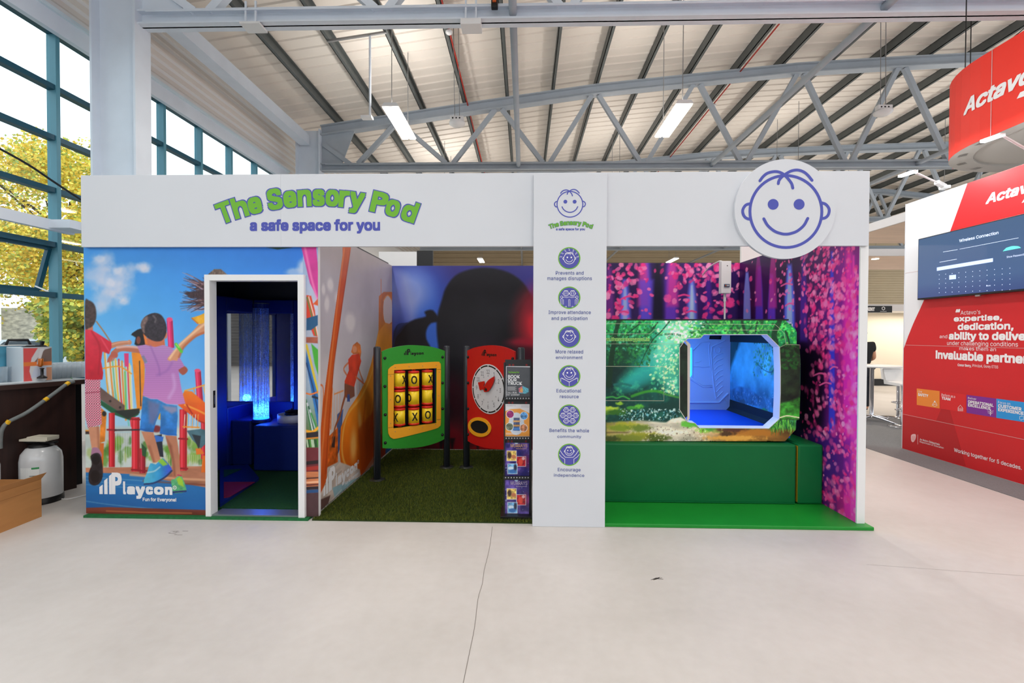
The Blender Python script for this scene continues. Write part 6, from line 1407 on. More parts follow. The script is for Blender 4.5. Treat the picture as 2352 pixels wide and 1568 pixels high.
mb = MB(); W_PI.poly(mb, CF((960, 1005), (1332, 1005), (1438, 900), (1438, 1080), (960, 1080)), 0, 0.004, 0.0); mb.build('lower_panel', mat('blue grey moulding', (170, 186, 214), 0.5), root)
mb = MB(); W_PI.poly(mb, CF((1225, 248), (1357, 248), (1350, 290), (1218, 288)), 0, 0.003, 0.006); o = mb.build('air_vent', M_BLACK, root)
mb = MB()
for k in range(7): W_PI.stroke(mb, [cf(1245 + 13*k, 258), cf(1240 + 13*k, 280)], .6, 0, 0.0105)
mb.build('vent_slat', mat('vent grey', (70, 76, 84), 0.5), o)
mb = MB(); W_PI.poly(mb, CF((985, 385), (1017, 385), (1017, 690), (1004, 712), (985, 712)), 0, 0.003, 0.015); mb.build('light_strip', mat('cyan light strip', (40, 170, 255), 0.5, emit=3.0), root)
W_PE = Wall((XE, 0, 0), (0, -1, 0))
P = Paint(W_PE, -YI2, -(YF + 0.1), zf - 0.02, 1.735, 0.008, (30, 130, 150))
base2 = P.vg(1720, [(765, (120, 214, 214)), (850, (100, 206, 226)), (900, (70, 150, 180)), (970, (80, 150, 180))])
P.put(np.ones(P.U.shape), lambda U, V: base2(U, V)*(0.6 + 0.8*fbm(U, V, 7, 6, 5))[..., None])
P.poly(CF((1440, 235), (1600, 235), (1480, 560), (1440, 700)), (30, 80, 70), 12, .85); P.poly(CF((1600, 235), (1760, 235), (1740, 800), (1560, 820), (1470, 640)), (110, 210, 220), 20, .6)
P.specks(260, *[cf(x, 0)[0] for x in (1700, 1960)], *[cf(0, y)[1] for y in (235, 700)], 1.4, 4.6, [(80, 180, 90), (60, 150, 80), (130, 210, 130), (40, 120, 80)], 2.2, .8, 2, rg, lambda x, y: (x - cf(1660, 0)[0])/40)
for pts, w_ in (([(1740, 540), (1820, 620), (1900, 660), (1950, 640)], (1.4, 2.4)), ([(1560, 240), (1530, 400)], (6, 5)), ([(1730, 690), (1722, 620)], (1, 1))): P.stroke(CF(*pts), w_, (30, 80, 70), 0, .9)
P.poly(CF((1440, 860), (1560, 820), (1660, 840), (1800, 940), (1950, 960), (1950, 1060), (1760, 1040), (1440, 960)), P.tex((64, 120, 150), 0.5, 14), 4, .9); P.specks(160, *[cf(x, 0)[0] for x in (1450, 1950)], *[cf(0, y)[1] for y in (880, 1160)], .8, 3, [(160, 210, 230), (90, 150, 180), (30, 80, 110), (200, 230, 240)], 4, .8, 2, rg)
P.blob(*cf(1830, 1130), 22, 12, (70, 170, 70), .95, 1.8, 0, .5, 2, 30); P.blob(*cf(1600, 1000), 16, 8, (60, 90, 100), .9, 1.6, 0, .5, 2, 30)
P.build('inner_end_print', root)
MB().box((XE, YF + 0.11, zf - 0.02), (XE + 0.015, YI2 + 0.02, 1.735)).build('inner_end_wall', M_PODIN, root)
MB().box((0.75, YF + 0.105, zf - 0.06), (XE, YI2, zf)).build('mattress', mat('blue mattress vinyl', (24, 92, 214), 0.45), root)
MB().box((0.72, YF + 0.11, zf - 0.02), (0.75, YI2 + 0.02, 1.735)).build('inner_end_wall', M_PODIN, root)
b = area('pod_light', (1.5, 5.3, 1.72), 1.0, 0.7, 13, (0.12, 0.40, 1.0))
b = bpy.data.lights.new('pod_strip_light', 'POINT'); b.energy = 6; b.color = (0.15, 0.45, 1.0); b.shadow_soft_size = 0.2
o = bpy.data.objects.new('pod_strip_light', b); C.objects.link(o); o.location = (1.3, 5.6, 1.2)

# consumer unit on a thin conduit behind the pod
p = at(1666, 637, Y=5.75); k = 5.75/F_PX
r = thing('electrical_box', 'white electrical breaker box on a thin white conduit rising behind the pod', 'electrical box', (p.x, 5.75, 1.75))
b = MB().box((p.x - 11*k, 5.72, at(1666, 674, Y=5.75).z), (p.x + 11*k, 5.80, at(1666, 600, Y=5.75).z)).build('box', M_WHITEP, r, 0.005)
mb = MB(); z0 = at(1666, 659, Y=5.72).z; MB().box((p.x - 5*k, 5.712, z0), (p.x + 7*k, 5.72, z0 + 0.035)).build('breaker_window', mat('smoky window', (60, 80, 110), 0.3), b)
for i in range(3): MB().box((p.x - 3*k + i*3.2*k, 5.706, z0 + .008), (p.x - 1.4*k + i*3.2*k, 5.713, z0 + .026)).build('breaker_switch', M_WHITEP if i else mat('orange switch', (214, 110, 50), .5), b)
MB().ball((p.x + 2*k, 5.72, at(1666, 610, Y=5.72).z), .006, 8, 6).build('screw', M_BLACK, b)
MB().tube([(p.x, 5.76, at(1600, 735.5, Y=4.545).z), (p.x, 5.76, at(1666, 690, Y=5.76).z)], .011, 10).tube([(p.x, 5.76, at(1666, 692, Y=5.76).z), (p.x, 5.76, at(1666, 674, Y=5.76).z)], .016, 10).build('conduit', M_WHITEP, r)
MB().tube(smooth([(p.x - .02, 5.78, at(0, 601, Y=5.75).z), (p.x - .06, 5.8, at(0, 600, Y=5.75).z), (p.x - .09, 6.0, at(0, 607, Y=5.75).z), (p.x - .09, YP - .01, at(0, 620, Y=5.75).z)], 5), .008, 8).build('cable', M_WHITEP, r)

# ================================================================== THE BAR ON THE LEFT
A = at(205, 1113, Z=0); ZC = 1.13; B = at(0, 885, Z=ZC); B.z = 0
dn = (B - A); dn.normalize(); back = Vector((dn.y, -dn.x, 0))
if back.x > 0: back = -back
E_ = A + dn*2.2
M_WENGE = mat('dark brown wood', (44, 24, 20), 0.45, var=0.3, scale=3, stretch=(8, 8, 0.6))
r = thing('bar_counter', 'dark brown bar counter left of the booth with glasses on top', 'bar counter', A)
Q = at(137, 1112, Z=0); tq = (Q - A).dot(dn)
def quad(p, q, z0, z1, dep, name, m, bev=0.004): MB().prism([Vector((v.x, v.y, z0)) for v in (p, q, q + back*dep, p + back*dep)], (0, 0, z1 - z0)).build(name, m, r, bev)
quad(A + dn*tq, E_, 0.0, ZC - 0.045, 0.6, 'front_panel', M_WENGE)
quad(A + back*0.12, A + dn*tq + back*0.12, 0.0, ZC - 0.045, 0.45, 'shaded_end', mat('end shade black', (12, 11, 12), 0.5))  # shade at the counter's booth end put into a near-black set-back panel
quad(A - back*0.03, E_ - back*0.03, ZC - 0.045, ZC, 0.72, 'counter_top', mat('dark counter edge', (60, 42, 38), 0.35))
quad(A, E_, ZC, ZC + 0.004, 0.66, 'top_laminate', mat('pale counter laminate', (190, 196, 200), 0.3), 0)
def cpt(px, dep):
    """a point on the counter top seen in photo column px, dep metres behind the front edge"""
    d = ray(px, 868); o = A + back*dep
    M = Matrix(((d.x, -dn.x), (d.y, -dn.y))); t = M.inverted() @ Vector((o.x - EYE.x, o.y - EYE.y))
    q = o + dn*t[1]; return Vector((q.x, q.y, ZC + 0.0045))
prof = [(0.029, 0), (0.031, 0.004), (0.036, 0.145), (0.034, 0.145), (0.029, 0.012), (0.001, 0.01)]
me0 = None; rg = random.Random(2)
def glass(p, label, h=1.0):
    global me0
    if me0 is None: o = MB().lathe(prof, (0, 0, 0), 16).build('drinking_glass', M_CLEAR); me0 = o
    else: o = me0.copy(); C.objects.link(o)
    o.location = p; o.scale = (1, 1, h); return tag(o, label, 'glass', 'glasses on the bar counter')
for row, (dep, h) in enumerate(((0.28, 1.0), (0.38, 1.05), (0.48, 1.12))):
    for k in range(9):
        glass(cpt(100 + k*11.2 + 4*(row % 2), dep), f'clear tumbler among the rows of glasses at the booth end of the bar, {["front", "middle", "back"][row]} row', h)
for k, (px, dep) in enumerate(((6, 0.3), (17, 0.34), (29, 0.3))): glass(cpt(px, dep), 'clear glass left of the drinks dispenser on the bar', 1.05)
# drinks dispenser and cooler
yaw = math.atan2(-dn.y, -dn.x); RZ = Matrix.Rotation(yaw, 3, 'Z')
def dispenser(px, dep, w, h, dp, label):
    p = cpt(px, dep); t = thing('drinks_dispenser', label, 'drinks dispenser', p)
    F = Wall(p - RZ @ Vector((0, dp/2, 0)), RZ @ Vector((1, 0, 0)))
    MB().cbox(p + Vector((0, 0, h/2)), (w, dp, h), 0, RZ).build('body', mat('brushed steel casing', (196, 200, 206), 0.35, metal=.3), t, 0.006)
    return p, t, F
p, t, F = dispenser(68, 0.22, 0.225, 0.345, 0.3, 'steel drinks dispenser with coral and grey front and a single tap')
P = Paint(F, -.108, .108, .01, .335, .004, (216, 218, 222))
uv = lambda pts: [(-.108 + x*.216, .01 + y*.325) for x, y in pts]
P.polyuv(uv([(0, 0), (.3, 0), (.2, .3), (.28, .7), (.5, 1), (0, 1)]), (226, 92, 92)); P.polyuv(uv([(.25, .1), (.85, .1), (.85, .45), (.4, .45)]), (206, 214, 232)); P.polyuv(uv([(.3, .5), (.75, .95), (1, 1), (1, .5)]), (130, 110, 104)); P.polyuv(uv([(0, .46), (1, .46), (1, .58), (0, .58)]), (236, 132, 70)); P.polyuv(uv([(.45, .5), (.6, .98), (.72, .98), (.55, .5)]), (226, 226, 230)); P.polyuv(uv([(.8, 0), (1, 0), (1, .4), (.8, .4)]), (206, 150, 120))
P.build('printed_front', t)
mb = MB(); f = lambda u, v, d: F.p3(u, v, d)
mb.tube([f(0.01, .16, .03), f(0.01, .23, .03)], .02, 12); mb.tube([f(0.01, .16, .0), f(0.01, .16, .03)], .012, 10); mb.build('tap', mat('amber tap', (190, 104, 30), 0.3), t)
MB().lathe([(.038, 0), (.038, .012), (.012, .03), (.012, .09), (.02, .1), (.001, .105)], f(.01, .035, .05), 16).build('nozzle', M_BLACK, t)
MB().tube([f(.075, .345, -.1), f(.08, .40, -.1)], [.012, .02], 10).build('tap_handle', M_BLACK, t); MB().tube([f(-.1, .335, -.05), f(-.06, .35, -.05), f(.08, .35, -.05), f(.1, .335, -.05)], .012, 8).build('carry_bar', M_BLACK, t)
p, t, F = dispenser(14, 0.55, 0.34, 0.36, 0.3, 'blue drinks cooler with a green round badge behind the dispenser')
P = Paint(F, -.16, .16, .01, .35, .005, (70, 150, 186)); P.put(np.ones(P.U.shape), P.tex((86, 164, 196), .3, 6)); P.polyuv([(.02, .13), (.15, .13), (.15, .34), (.02, .34)], (206, 210, 206)); P.polyuv([(.03, .22), (.085, .33), (.14, .22)], (70, 130, 70)); P.polyuv([(.085 + .05*math.cos(a), .27 + .055*math.sin(a)) for a in np.linspace(0, 6.28, 20)], (60, 110, 70)); P.polyuv([(.085 + .03*math.cos(a), .275 + .034*math.sin(a)) for a in np.linspace(0, 6.28, 20)], (160, 186, 170)); P.polyuv([(.03, .165), (.14, .165), (.14, .2), (.03, .2)], (60, 100, 70)); P.polyuv([(.03, .135), (.14, .135), (.14, .155), (.03, .155)], (190, 80, 90))
P.polyuv([(-.16, .02), (0.1, .02), (0.1, .06), (-.16, .06)], (40, 50, 60)); P.build('printed_front', t)
f = lambda u, v, d: F.p3(u, v, d)
MB().tube([f(-.02, .36, -.1), f(.0, .41, -.1), f(.15, .41, -.1), f(.17, .36, -.1)], .014, 8).build('carry_handle', M_BLACK, t)
p = cpt(46, 0.06); tag(MB().cbox(p + Vector((0, 0, .006)), (.34, .1, .012), 0, RZ).build('drip_tray', mat('clear drip tray', (216, 222, 226), .25), None, .003), 'pale drip tray lying at the front of the bar counter', 'drip tray')
# hose with yellow tape bands
hp = [at(300/3.267, 760 + 312/3.267, Z=ZC + .03), at(430/3.267, 760 + 315/3.267, Z=ZC + .03), at(510/3.267, 760 + 330/3.267, Z=ZC + .02), A + dn*((cpt(163, 0) - A).dot(dn)) - back*.05 + Vector((0, 0, ZC - .01))]
def hang_pt(x, y, out):
    o = A - back*out; d = ray(x/3.267, 760 + y/3.267); nrm = back; t_ = (o - EYE).dot(nrm)/d.dot(nrm); return EYE + d*t_

h2 = [hang_pt(505, 395, .06), hang_pt(430, 450, .08), hang_pt(345, 512, .1), hang_pt(200, 612, .1), hang_pt(60, 684, .08), hang_pt(15, 740, .07), hang_pt(3, 800, .06), hang_pt(2, 880, .05)]
r2 = thing('drinks_hose', 'grey insulated drinks hose with yellow bands drooping down the bar front', 'hose', h2[0])
MB().tube(smooth([hp[3]] + h2, 5), .017, 12).build('insulation', mat('grey hose foam', (118, 124, 124), .7, var=.1, scale=30), r2)
MB().tube(smooth(hp, 6), .006, 8).build('line', mat('green drinks line', (90, 140, 90), .4), r2)
for i in (0, 2, 4):
    d = (h2[i+1] - h2[i]).normalized(); MB().tube([h2[i] - d*.018, h2[i] + d*.018], .0195, 12).build('tape_band', mat('yellow tape', (240, 186, 30), .5), r2)
# kegs
M_KEG = mat('translucent keg shell', (214, 216, 218), 0.18, coat=.5, var=.05, scale=6)
def keg(p, label, h=.56, rad=.155, extra=None):
    t = thing('plastic_keg', label, 'keg', p)
    MB().lathe([(.001, .03), (rad*.93, .03), (rad, .06), (rad, h*.72), (rad*.93, h*.84), (rad*.7, h*.93), (rad*.4, h*.96), (.001, h*.96)], p, 36).build('shell', M_KEG, t)
    MB().lathe([(rad*1.03, 0), (rad*1.03, .055), (rad*.98, .06), (.001, .06)], p, 36).build('base', M_BLACK, t)
    MB().lathe([(rad*.55, h*.9), (rad*.6, h*.97), (rad*.35, h), (.03, h), (.03, h + .03), (.001, h + .03)], p, 24).build('collar', M_BLACK, t)
    o = MB().cbox(p + Vector((0, 0, h + .01)), (rad*1.9, .05, .02)).build('grip_bar', M_BLACK, t, .005)
    g = MB()
    for a0, z0, z1, da in ((-1.35, .14, .36, .5),):
        n = 8; vs = []
        for z in (z0, z1):
            for i in range(n + 1): a = a0 - da + 2*da*i/n; vs.append(p + Vector((rad*1.004*math.cos(a), rad*1.004*math.sin(a), z)))
        g.add(vs, [(i, i+1, i+2+n, i+1+n) for i in range(n)])
    lb = g.build('label', mat('white keg label', (232, 234, 232), .4), t)
    g = MB()
    for z0, z1, a0, a1 in ((.345, .362, -1.2, -.85), (.28, .286, -1.3, -.95), (.24, .246, -1.25, -.95), (.2, .206, -1.3, -1.0)):
        vs = [p + Vector((rad*1.008*math.cos(a), rad*1.008*math.sin(a), z)) for z in (z0, z1) for a in np.linspace(a0, a1, 5)]; g.add(vs, [(i, i+1, i+6, i+5) for i in range(4)], 0 if z0 > .3 else 1)
    g.build('label_print', [mat('green print', (60, 150, 90), .5), mat('dark print', (90, 100, 96), .5)], lb)
    return t
p = at(96, 1150, Z=0); keg(p, 'clear plastic keg standing by the bar, right of the cardboard box')
q = p + Vector((-.36, -.22, 0)); keg(q, 'clear plastic keg mostly hidden behind the cardboard box', .55, .15)
tag(MB().cbox((p.x + .02, p.y, .612), (.2, .12, .035)).cbox((p.x - .02, p.y, .597), (.26, .13, .02)).build('folded_carton', mat('pale card carton', (214, 208, 190), .6), None, .003), 'small pale carton lying on top of the right hand keg', 'carton')
tag(MB().tube(smooth([at(120, 1142, Z=.006), at(150, 1146, Z=.006), at(175, 1142, Z=.006), at(200, 1136, Z=.006)], 5), .006, 8).build('white_cable', M_WHITEP), 'white cable on the floor between the keg and the booth', 'cable')
# cardboard box
M_CARD = mat('brown cardboard', (182, 128, 74), .75, var=.06, scale=4, stretch=(1, 1, 5)); M_CARDI = mat('inside of cardboard', (150, 102, 58), .8)
c = at(95, 1186, Z=0); c0 = at(0, 1224, Z=0); dx = (c0 - c).normalized(); bx_ = Vector((dx.y, -dx.x, 0)); bx_ = bx_ if bx_.x < 0 else -bx_
t = thing('cardboard_box', 'open brown cardboard box on the floor in front of the kegs', 'box', c); zt_ = at(95, 1100, X=c.x).z
d1 = c + dx*.62; b1 = c + bx_*.5; b2 = d1 + bx_*.5; up = Vector((0, 0, zt_))
mb = MB()
for a_, b_ in ((c, d1), (c, b1), (d1, b2), (b1, b2)): mb.bar(a_ + up/2, b_ + up/2, .006, zt_)
mb.prism([c, d1, b2, b1], (0, 0, .006)); mb.build('body', M_CARD, t)
for nm, (a_, b_), o_ in (('flap', (c, d1), -bx_*.05 + Vector((0, 0, .06))), ('flap', (b1, b2), bx_*.12 + Vector((0, 0, .07)))):
    MB().prism([a_ + up, b_ + up, b_ + up + o_, a_ + up + o_], bx_*.004).build(nm, M_CARD, t)
m_ = at(0, 1148, X=c.x - .0)
mb = MB(); mb.bar(c - bx_*.0032 + Vector((0, 0, zt_*.78)), d1 - bx_*.0032 + Vector((0, 0, zt_*.78)), .001, .003); mb.build('crease', M_CARDI, t)

# ================================================================== THE RED STAND AND WHAT LIES BEHIND IT
XA = at(2072, 1030, Z=0).x; W_A = Wall((XA, 0, 0), (0, -1, 0))
ya = at(2072, 1030, Z=0).y; zta = at(2078, 470, X=XA).z
root = thing('exhibition_wall', 'tall white and red exhibition wall with white slogans at the right edge', 'exhibition wall', (XA, ya, 0))
MB().box((XA, 3.6, 0.0), (XA + 0.12, ya, zta)).build('wall_panel', mat('white stand wall', (234, 236, 240), .4), root, .002)
mb = MB(); red = [W_A.conv(*p) for p in smooth([(2222, 421), (2203, 474), (2184, 527), (2150, 620), (2122, 690), (2100, 738), (2086, 772)], 3) + [(2076, 800), (2071.5, 1029)]]
y3 = -3.61; W_A.polyuv(mb, red + [(y3, .012), (y3, zta - .004)], 0, .001); mb.build('red_print', M_RED, root)
mb = MB(); W_A.polyuv(mb, [W_A.conv(*p) for p in ((2162, 938), (2182, 941), (2219, 1071), (2071.5, 1029), (2073, 952), (2150, 967))], 0, .0014); mb.build('darker_red_print', mat('deep red print', (186, 24, 30), .45), root)
mb = MB()
for y in (628, 792, 951): v = W_A.conv(2076, y)[1]; W_A.strokeuv(mb, [(-ya + .002, v), (y3, v)], .004, 0, .0018)
mb.build('panel_seam', mat('pale seam', (206, 176, 176), .5), root)
mb = MB(); T = lambda s, x0, x1, yt, yb, b=.0, sh=0.0: W_A.text(mb, s, x0, x1, yt, yb, 0, .0024, b, sh)
T('\u201c', 2195, 2206, 710, 717.5, .03); T("Actavo's", 2206.7, 2252, 713.5, 722.8); T('expertise,', 2191, 2302.4, 725.5, 741.5, .035); T('dedication,', 2200, 2328.5, 742, 761, .035); T('and', 2158.6, 2176, 768.6, 776.4)
T('ability to deliver', 2179.5, 2368, 762, 784, .035); T('under challenging conditions', 2175.5, 2338.6, 782.6, 794.5); T('makes them an', 2204, 2288, 795.5, 803.5); T('invaluable partner', 2149, 2362, 804, 828, .035)
T('Conor Berry,', 2200, 2231.5, 834.6, 842, .02); T('Principal, Gorey ETSS', 2234, 2293, 835.5, 843.5)
T('Working together for 5 decades.', 2191.7, 2348, 1028, 1039, .01); T('An Roinn Oideachais', 2113, 2159, 1006, 1010.5, .01); T('Department of Education', 2113, 2168, 1011.5, 1016.5, 0)
T('Perform as a', 2163, 2194, 903, 909.3); T('TEAM', 2163, 2183.7, 910.2, 916.8, .03); T('Actavo', 2264, 2386, 446.5, 469.7, .03, .25)
W_A.poly(mb, [(2347, 466), (2390, 450), (2390, 444), (2353, 457)], 0, .0024)
W_A.stroke(mb, [(2108.5, 998), (2108.5, 1020)], .6, 0, .0024)
mb.build('white_lettering', M_WHITEINK, root)
mb = MB(); W_A.poly(mb, smooth([(2093, 1000), (2098, 996.5), (2104, 998), (2103, 1008), (2098, 1015), (2093.5, 1012)], 3, True), 0, .0024); mb.build('harp_emblem', mat('pale pink print', (236, 190, 190), .5), root)
mb = MB()
for k in range(4): W_A.stroke(mb, [(2095.5 + 2*k, 1001), (2096 + 1.4*k, 1011)], .4, 0, .003)
mb.build('harp_strings', M_RED, root)
for pts, col, tx, ic in (([(2106, 891.7), (2158.6, 897.8), (2158.6, 937.8), (2106, 929.4)], (240, 140, 50), [('Live', 2109, 2118, 895.8, 900.4, 0), ('SAFETY', 2109, 2132.6, 902, 908.8, .03)], (2147.5, 928)),
                     ([(2160, 898), (2219, 906), (2219, 947.5), (2160, 938)], (220, 34, 38), [], (2206.5, 937)),
                     ([(2220.4, 906.4), (2288, 915), (2288, 959), (2220.4, 947.7)], (126, 42, 150), [('Deliver', 2223.8, 2243, 911, 916, 0), ('OPERATIONAL', 2223.8, 2283, 918.3, 925.2, .03), ('EXCELLENCE', 2223.8, 2276, 926, 933, .03)], (2275.5, 947.5)),
                     ([(2288.8, 915), (2372, 926), (2372, 972), (2288.8, 959.2)], (40, 150, 222), [('Focus on', 2293, 2321, 920.3, 926, 0), ('CUSTOMER', 2293, 2347, 927.5, 935.2, .03), ('EXPERIENCE', 2293, 2352, 936.2, 943.6, .03)], (2350, 959))):
    mb = MB(); W_A.poly(mb, pts, 0, .0022); o = mb.build('value_tile', mat('tile %d' % col[0], col, .45), root)
    mb = MB()
    for s, x0, x1, yt, yb, b in tx: W_A.text(mb, s, x0, x1, yt, yb, 0, .003, b)
    x, y = ic
    if col[0] == 240: W_A.stroke(mb, smooth([(x - 5, y + 1), (x - 3, y - 3), (x, y - 4.5), (x + 3, y - 3), (x + 5, y + 2)], 3), .8, 0, .003); W_A.stroke(mb, [(x - 6, y + 2), (x, y + 5.5), (x + 6, y + 3), (x, y), (x - 6, y + 2)], .7, 0, .003); W_A.disc(mb, x, y - 6, 2, 0, .003, 12)
    elif col[0] == 220: W_A.stroke(mb, [(x - 5.5, y + 6), (x - 5.5, y - 1), (x, y - 7), (x + 5.5, y), (x + 5.5, y + 6.5), (x - 5.5, y + 6)], .8, 0, .003); [W_A.stroke(mb, [(x - 3.4 + 3.4*k, y + 5.5), (x - 3.4 + 3.4*k, y - 1)], .7, 0, .003) for k in range(3)]; W_A.stroke(mb, [(x - 5, y + 2), (x + 5, y + 3)], .7, 0, .003)
    elif col[0] == 126: W_A.stroke(mb, [(x, y - 4), (x, y + 6.5)], .9, 0, .003); [W_A.stroke(mb, smooth([(x, y + 1), (x + sx*3, y - 3), (x + sx*7, y - 4)], 3), .8, 0, .003) for sx in (-1, 1)]; [W_A.stroke(mb, smooth([(x, y + 4), (x + sx*3, y + 1), (x + sx*6, y)], 3), .8, 0, .003) for sx in (-1, 1)]; W_A.disc(mb, x, y - 6, 1.7, 0, .003, 12)
    else: W_A.stroke(mb, [(x - 7, y - 3), (x + 2, y - 3), (x + 2, y + 4), (x - 3, y + 4), (x - 4, y + 7), (x - 5, y + 4), (x - 7, y + 4), (x - 7, y - 3)], .8, 0, .003); W_A.stroke(mb, [(x - 3, y - 4), (x - 3, y - 7), (x + 6, y - 6), (x + 6, y), (x + 3, y)], .8, 0, .003)
    mb.build('tile_print', M_WHITEINK, o)
MB().box((XA - .004, ya - .003, 0), (XA + .124, ya + .006, zta + .002)).build('edge_trim', mat('pale aluminium trim', (214, 216, 222), .35), root)
# screen on the red wall
W_TV = Wall((XA - .075, 0, 0), (0, -1, 0)); q = [W_TV.conv(*p) for p in ((2109, 549), (2106, 689))]
u0, v1, v0 = q[0][0], q[0][1], q[1][1]; u1 = u0 + (v1 - v0)*1.76
root = thing('television', 'large wall television showing a blue keyboard screen on the red wall', 'television', (XA - .04, -(u0 + u1)/2, v0))
MB().box((XA - .074, -u1, v0), (XA - .002, -u0, v1)).build('case', M_BLACK, root, .004)
M_SCR = bpy.data.materials.new('lit blue screen'); M_SCR.use_nodes = True
nt = M_SCR.node_tree; b = nt.nodes['Principled BSDF']; a_ = nt.nodes.new('ShaderNodeAttribute'); a_.attribute_name = 'ink'
nt.links.new(a_.outputs['Color'], b.inputs['Emission Color']); b.inputs['Emission Strength'].default_value = 1.15; b.inputs['Base Color'].default_value = (.01, .01, .012, 1); b.inputs['Roughness'].default_value = .06; b.inputs['Specular IOR Level'].default_value = .8
P = Paint(W_TV, u0 + .012, u1 - .012, v0 + .022, v1 - .012, .012, (40, 70, 110))
P.put(np.ones(P.U.shape), lambda U, V: np.stack([np.interp(V, [v0, v0 + .25*(v1 - v0), v1], q) for q in ((26, 50, 62), (56, 84, 92), (116, 130, 128))], -1))
P.build('screen', root, M_SCR, .002)
mb = MB(); T = lambda s, x0, x1, yt, yb, b=0.0: W_TV.text(mb, s, x0, x1, yt, yb, 0, .004, b)
T('Wireless Connection', 2204, 2293.6, 549.6, 556.5, .012); T('Show Password', 2313, 2352, 588, 592.5); T('Done', 2266, 2276, 654.5, 658)
W_TV.stroke(mb, [(2167, 578.5), (2200, 573)], .8, 0, .004); W_TV.stroke(mb, [(2205, 572), (2340, 546)], .7, 0, .004); W_TV.stroke(mb, [(2159, 602), (2198, 595)], .9, 0, .004)
for r_ in range(5):
    for c_ in range(11):
        x = 2158 + 14.5*c_*(1 + .012*c_); y = 631 + 10.2*r_ - c_*(1.55 - .22*r_) ; W_TV.disc(mb, x, y, .9, 0, .004, 8)
mb.build('screen_lettering', mat('lit screen letters', (200, 214, 240), .5, emit=.8), root)
mb = MB(); W_TV.poly(mb, [(2152.5, 614), (2281.5, 592.5), (2281.5, 601), (2152.5, 622)], 0, .004); W_TV.poly(mb, [(2181, 632), (2196.5, 630.5), (2196.5, 640.5), (2181, 642)], 0, .004); mb.build('entry_field', mat('lit entry field', (176, 196, 250), .5, emit=.9), root)
mb = MB(); W_TV.poly(mb, [(2304, 577)] + smooth([(2312, 569), (2326, 565), (2340, 565.5), (2346, 569)], 3), 0, .004); mb.build('dial_icon', mat('lit mint icon', (90, 220, 200), .5, emit=.8), root)
mb = MB(); W_TV.polyuv(mb, [(u0 + (u1 - u0)*.56, v0 - .018), (u0 + (u1 - u0)*.6, v0 - .018), (u0 + (u1 - u0)*.6, v0), (u0 + (u1 - u0)*.56, v0)], 0, -.02, .015); mb.build('sensor', M_GALV, root)

# carpet under the red stand
c = at(2072, 1055, Z=0); tag(MB().box((4.93, -2, 0.0005), (12, 9.7, .006)).build('grey_carpet', mat('grey carpet', (120, 120, 122), .95, var=.12, scale=90)), 'grey carpet under the red exhibition wall', 'carpet')

# arm lamps along its top
def arm_lamp(bx, by, kx, ky, hx0, hy0, hx1, hy1, lean, label):
    base = at(bx, by, X=XA + .06); kn = at(kx, ky, X=XA - lean); a_ = at(hx0, hy0, X=XA - lean - .02); b_ = at(hx1, hy1, X=XA - lean - .02)
    t = thing('arm_spotlight', label, 'spotlight', base)
    MB().cbox(base + Vector((0, 0, .01)), (.08, .1, .04)).build('clamp', M_WHITEP, t, .008)
    MB().bar(base + Vector((0, 0, .02)), base + (kn - base)*.3 + Vector((0, 0, .02)), .06, .05).build('driver_box', M_WHITEP, t, .01)
    MB().tube([base + Vector((0, 0, .03)), kn], .012, 8).build('arm', M_WHITEP, t)
    MB().bar(a_, b_, .06, .022).build('head', M_WHITEP, t, .004); o = Vector((.0, 0, -.014)); MB().bar(a_ + o, b_ + o, .05, .01).build('lit_lens', M_LEDC, t)
arm_lamp(2170, 432, 2104, 397, 2067, 404, 2104, 392, .45, 'arm spotlight on top of the white end of the red wall')
b_ = area('arm_lamp_light', (XA - .5, 6.2, zta + .3), .3, .1, 14, (.95, .98, 1.0), (0, math.radians(-30), 0))
arm_lamp(2398, 372, 2300, 310, 2257, 324, 2304, 307.5, .45, 'arm spotlight in front of the red hanging banner')
b_ = area('arm_lamp_light', (XA - .5, 5.2, zta + .3), .3, .1, 16, (.95, .98, 1.0), (0, math.radians(-30), 0))

# hanging banner: a rounded ring of red fabric with a pale underside
yb0 = 5.8; zt_, zb_ = at(2278, 115, X=XA).z, at(2278, 311, X=XA).z
R_ = 1.1; path = []
for cx, cy, a0 in ((XA + R_, yb0, PI), (XA + 2.6 - R_, yb0, PI/2), (XA + 2.6 - R_, 2.4, 0), (XA + R_, 2.4, -PI/2)):
    for k in range(13): a = a0 - PI/2*k/12; path.append((cx + R_*math.cos(a), cy + R_*math.sin(a)))
root = thing('hanging_banner', 'red fabric ring banner hung from the roof above the red wall', 'banner', (XA + 1.3, (yb0 + 2.4)/2, zb_)); n = len(path)
ins = lambda d: [(XA + 1.3 + (x - XA - 1.3)*(1 - d/1.3), (yb0 + 2.4)/2 + (y - (yb0 + 2.4)/2)*(1 - d/1.8)) for x, y in path]
p2 = ins(.03); vs = [(x, y, z) for pp, z in ((path, zb_), (path, zt_), (p2, zt_), (p2, zb_)) for x, y in pp]
MB().add(vs, [(j*n + i, j*n + (i+1) % n, ((j+1) % 4)*n + (i+1) % n, ((j+1) % 4)*n + i) for j in range(4) for i in range(n)]).build('fabric_ring', mat('bright red fabric', (236, 52, 36), .6, var=.02, scale=2), root)
p3_, p4_ = ins(.0), ins(.16)
mb = MB(); mb.add([(x, y, zb_ - .003) for x, y in p3_ + p4_] + [(x, y, zb_ + .02) for x, y in p4_], [(i, (i+1) % n, (i+1) % n + n, i + n) for i in range(n)] + [(n + i, n + (i+1) % n, 2*n + (i+1) % n, 2*n + i) for i in range(n)]); mb.build('bottom_frame', mat('grey frame', (190, 186, 180), .5), root)
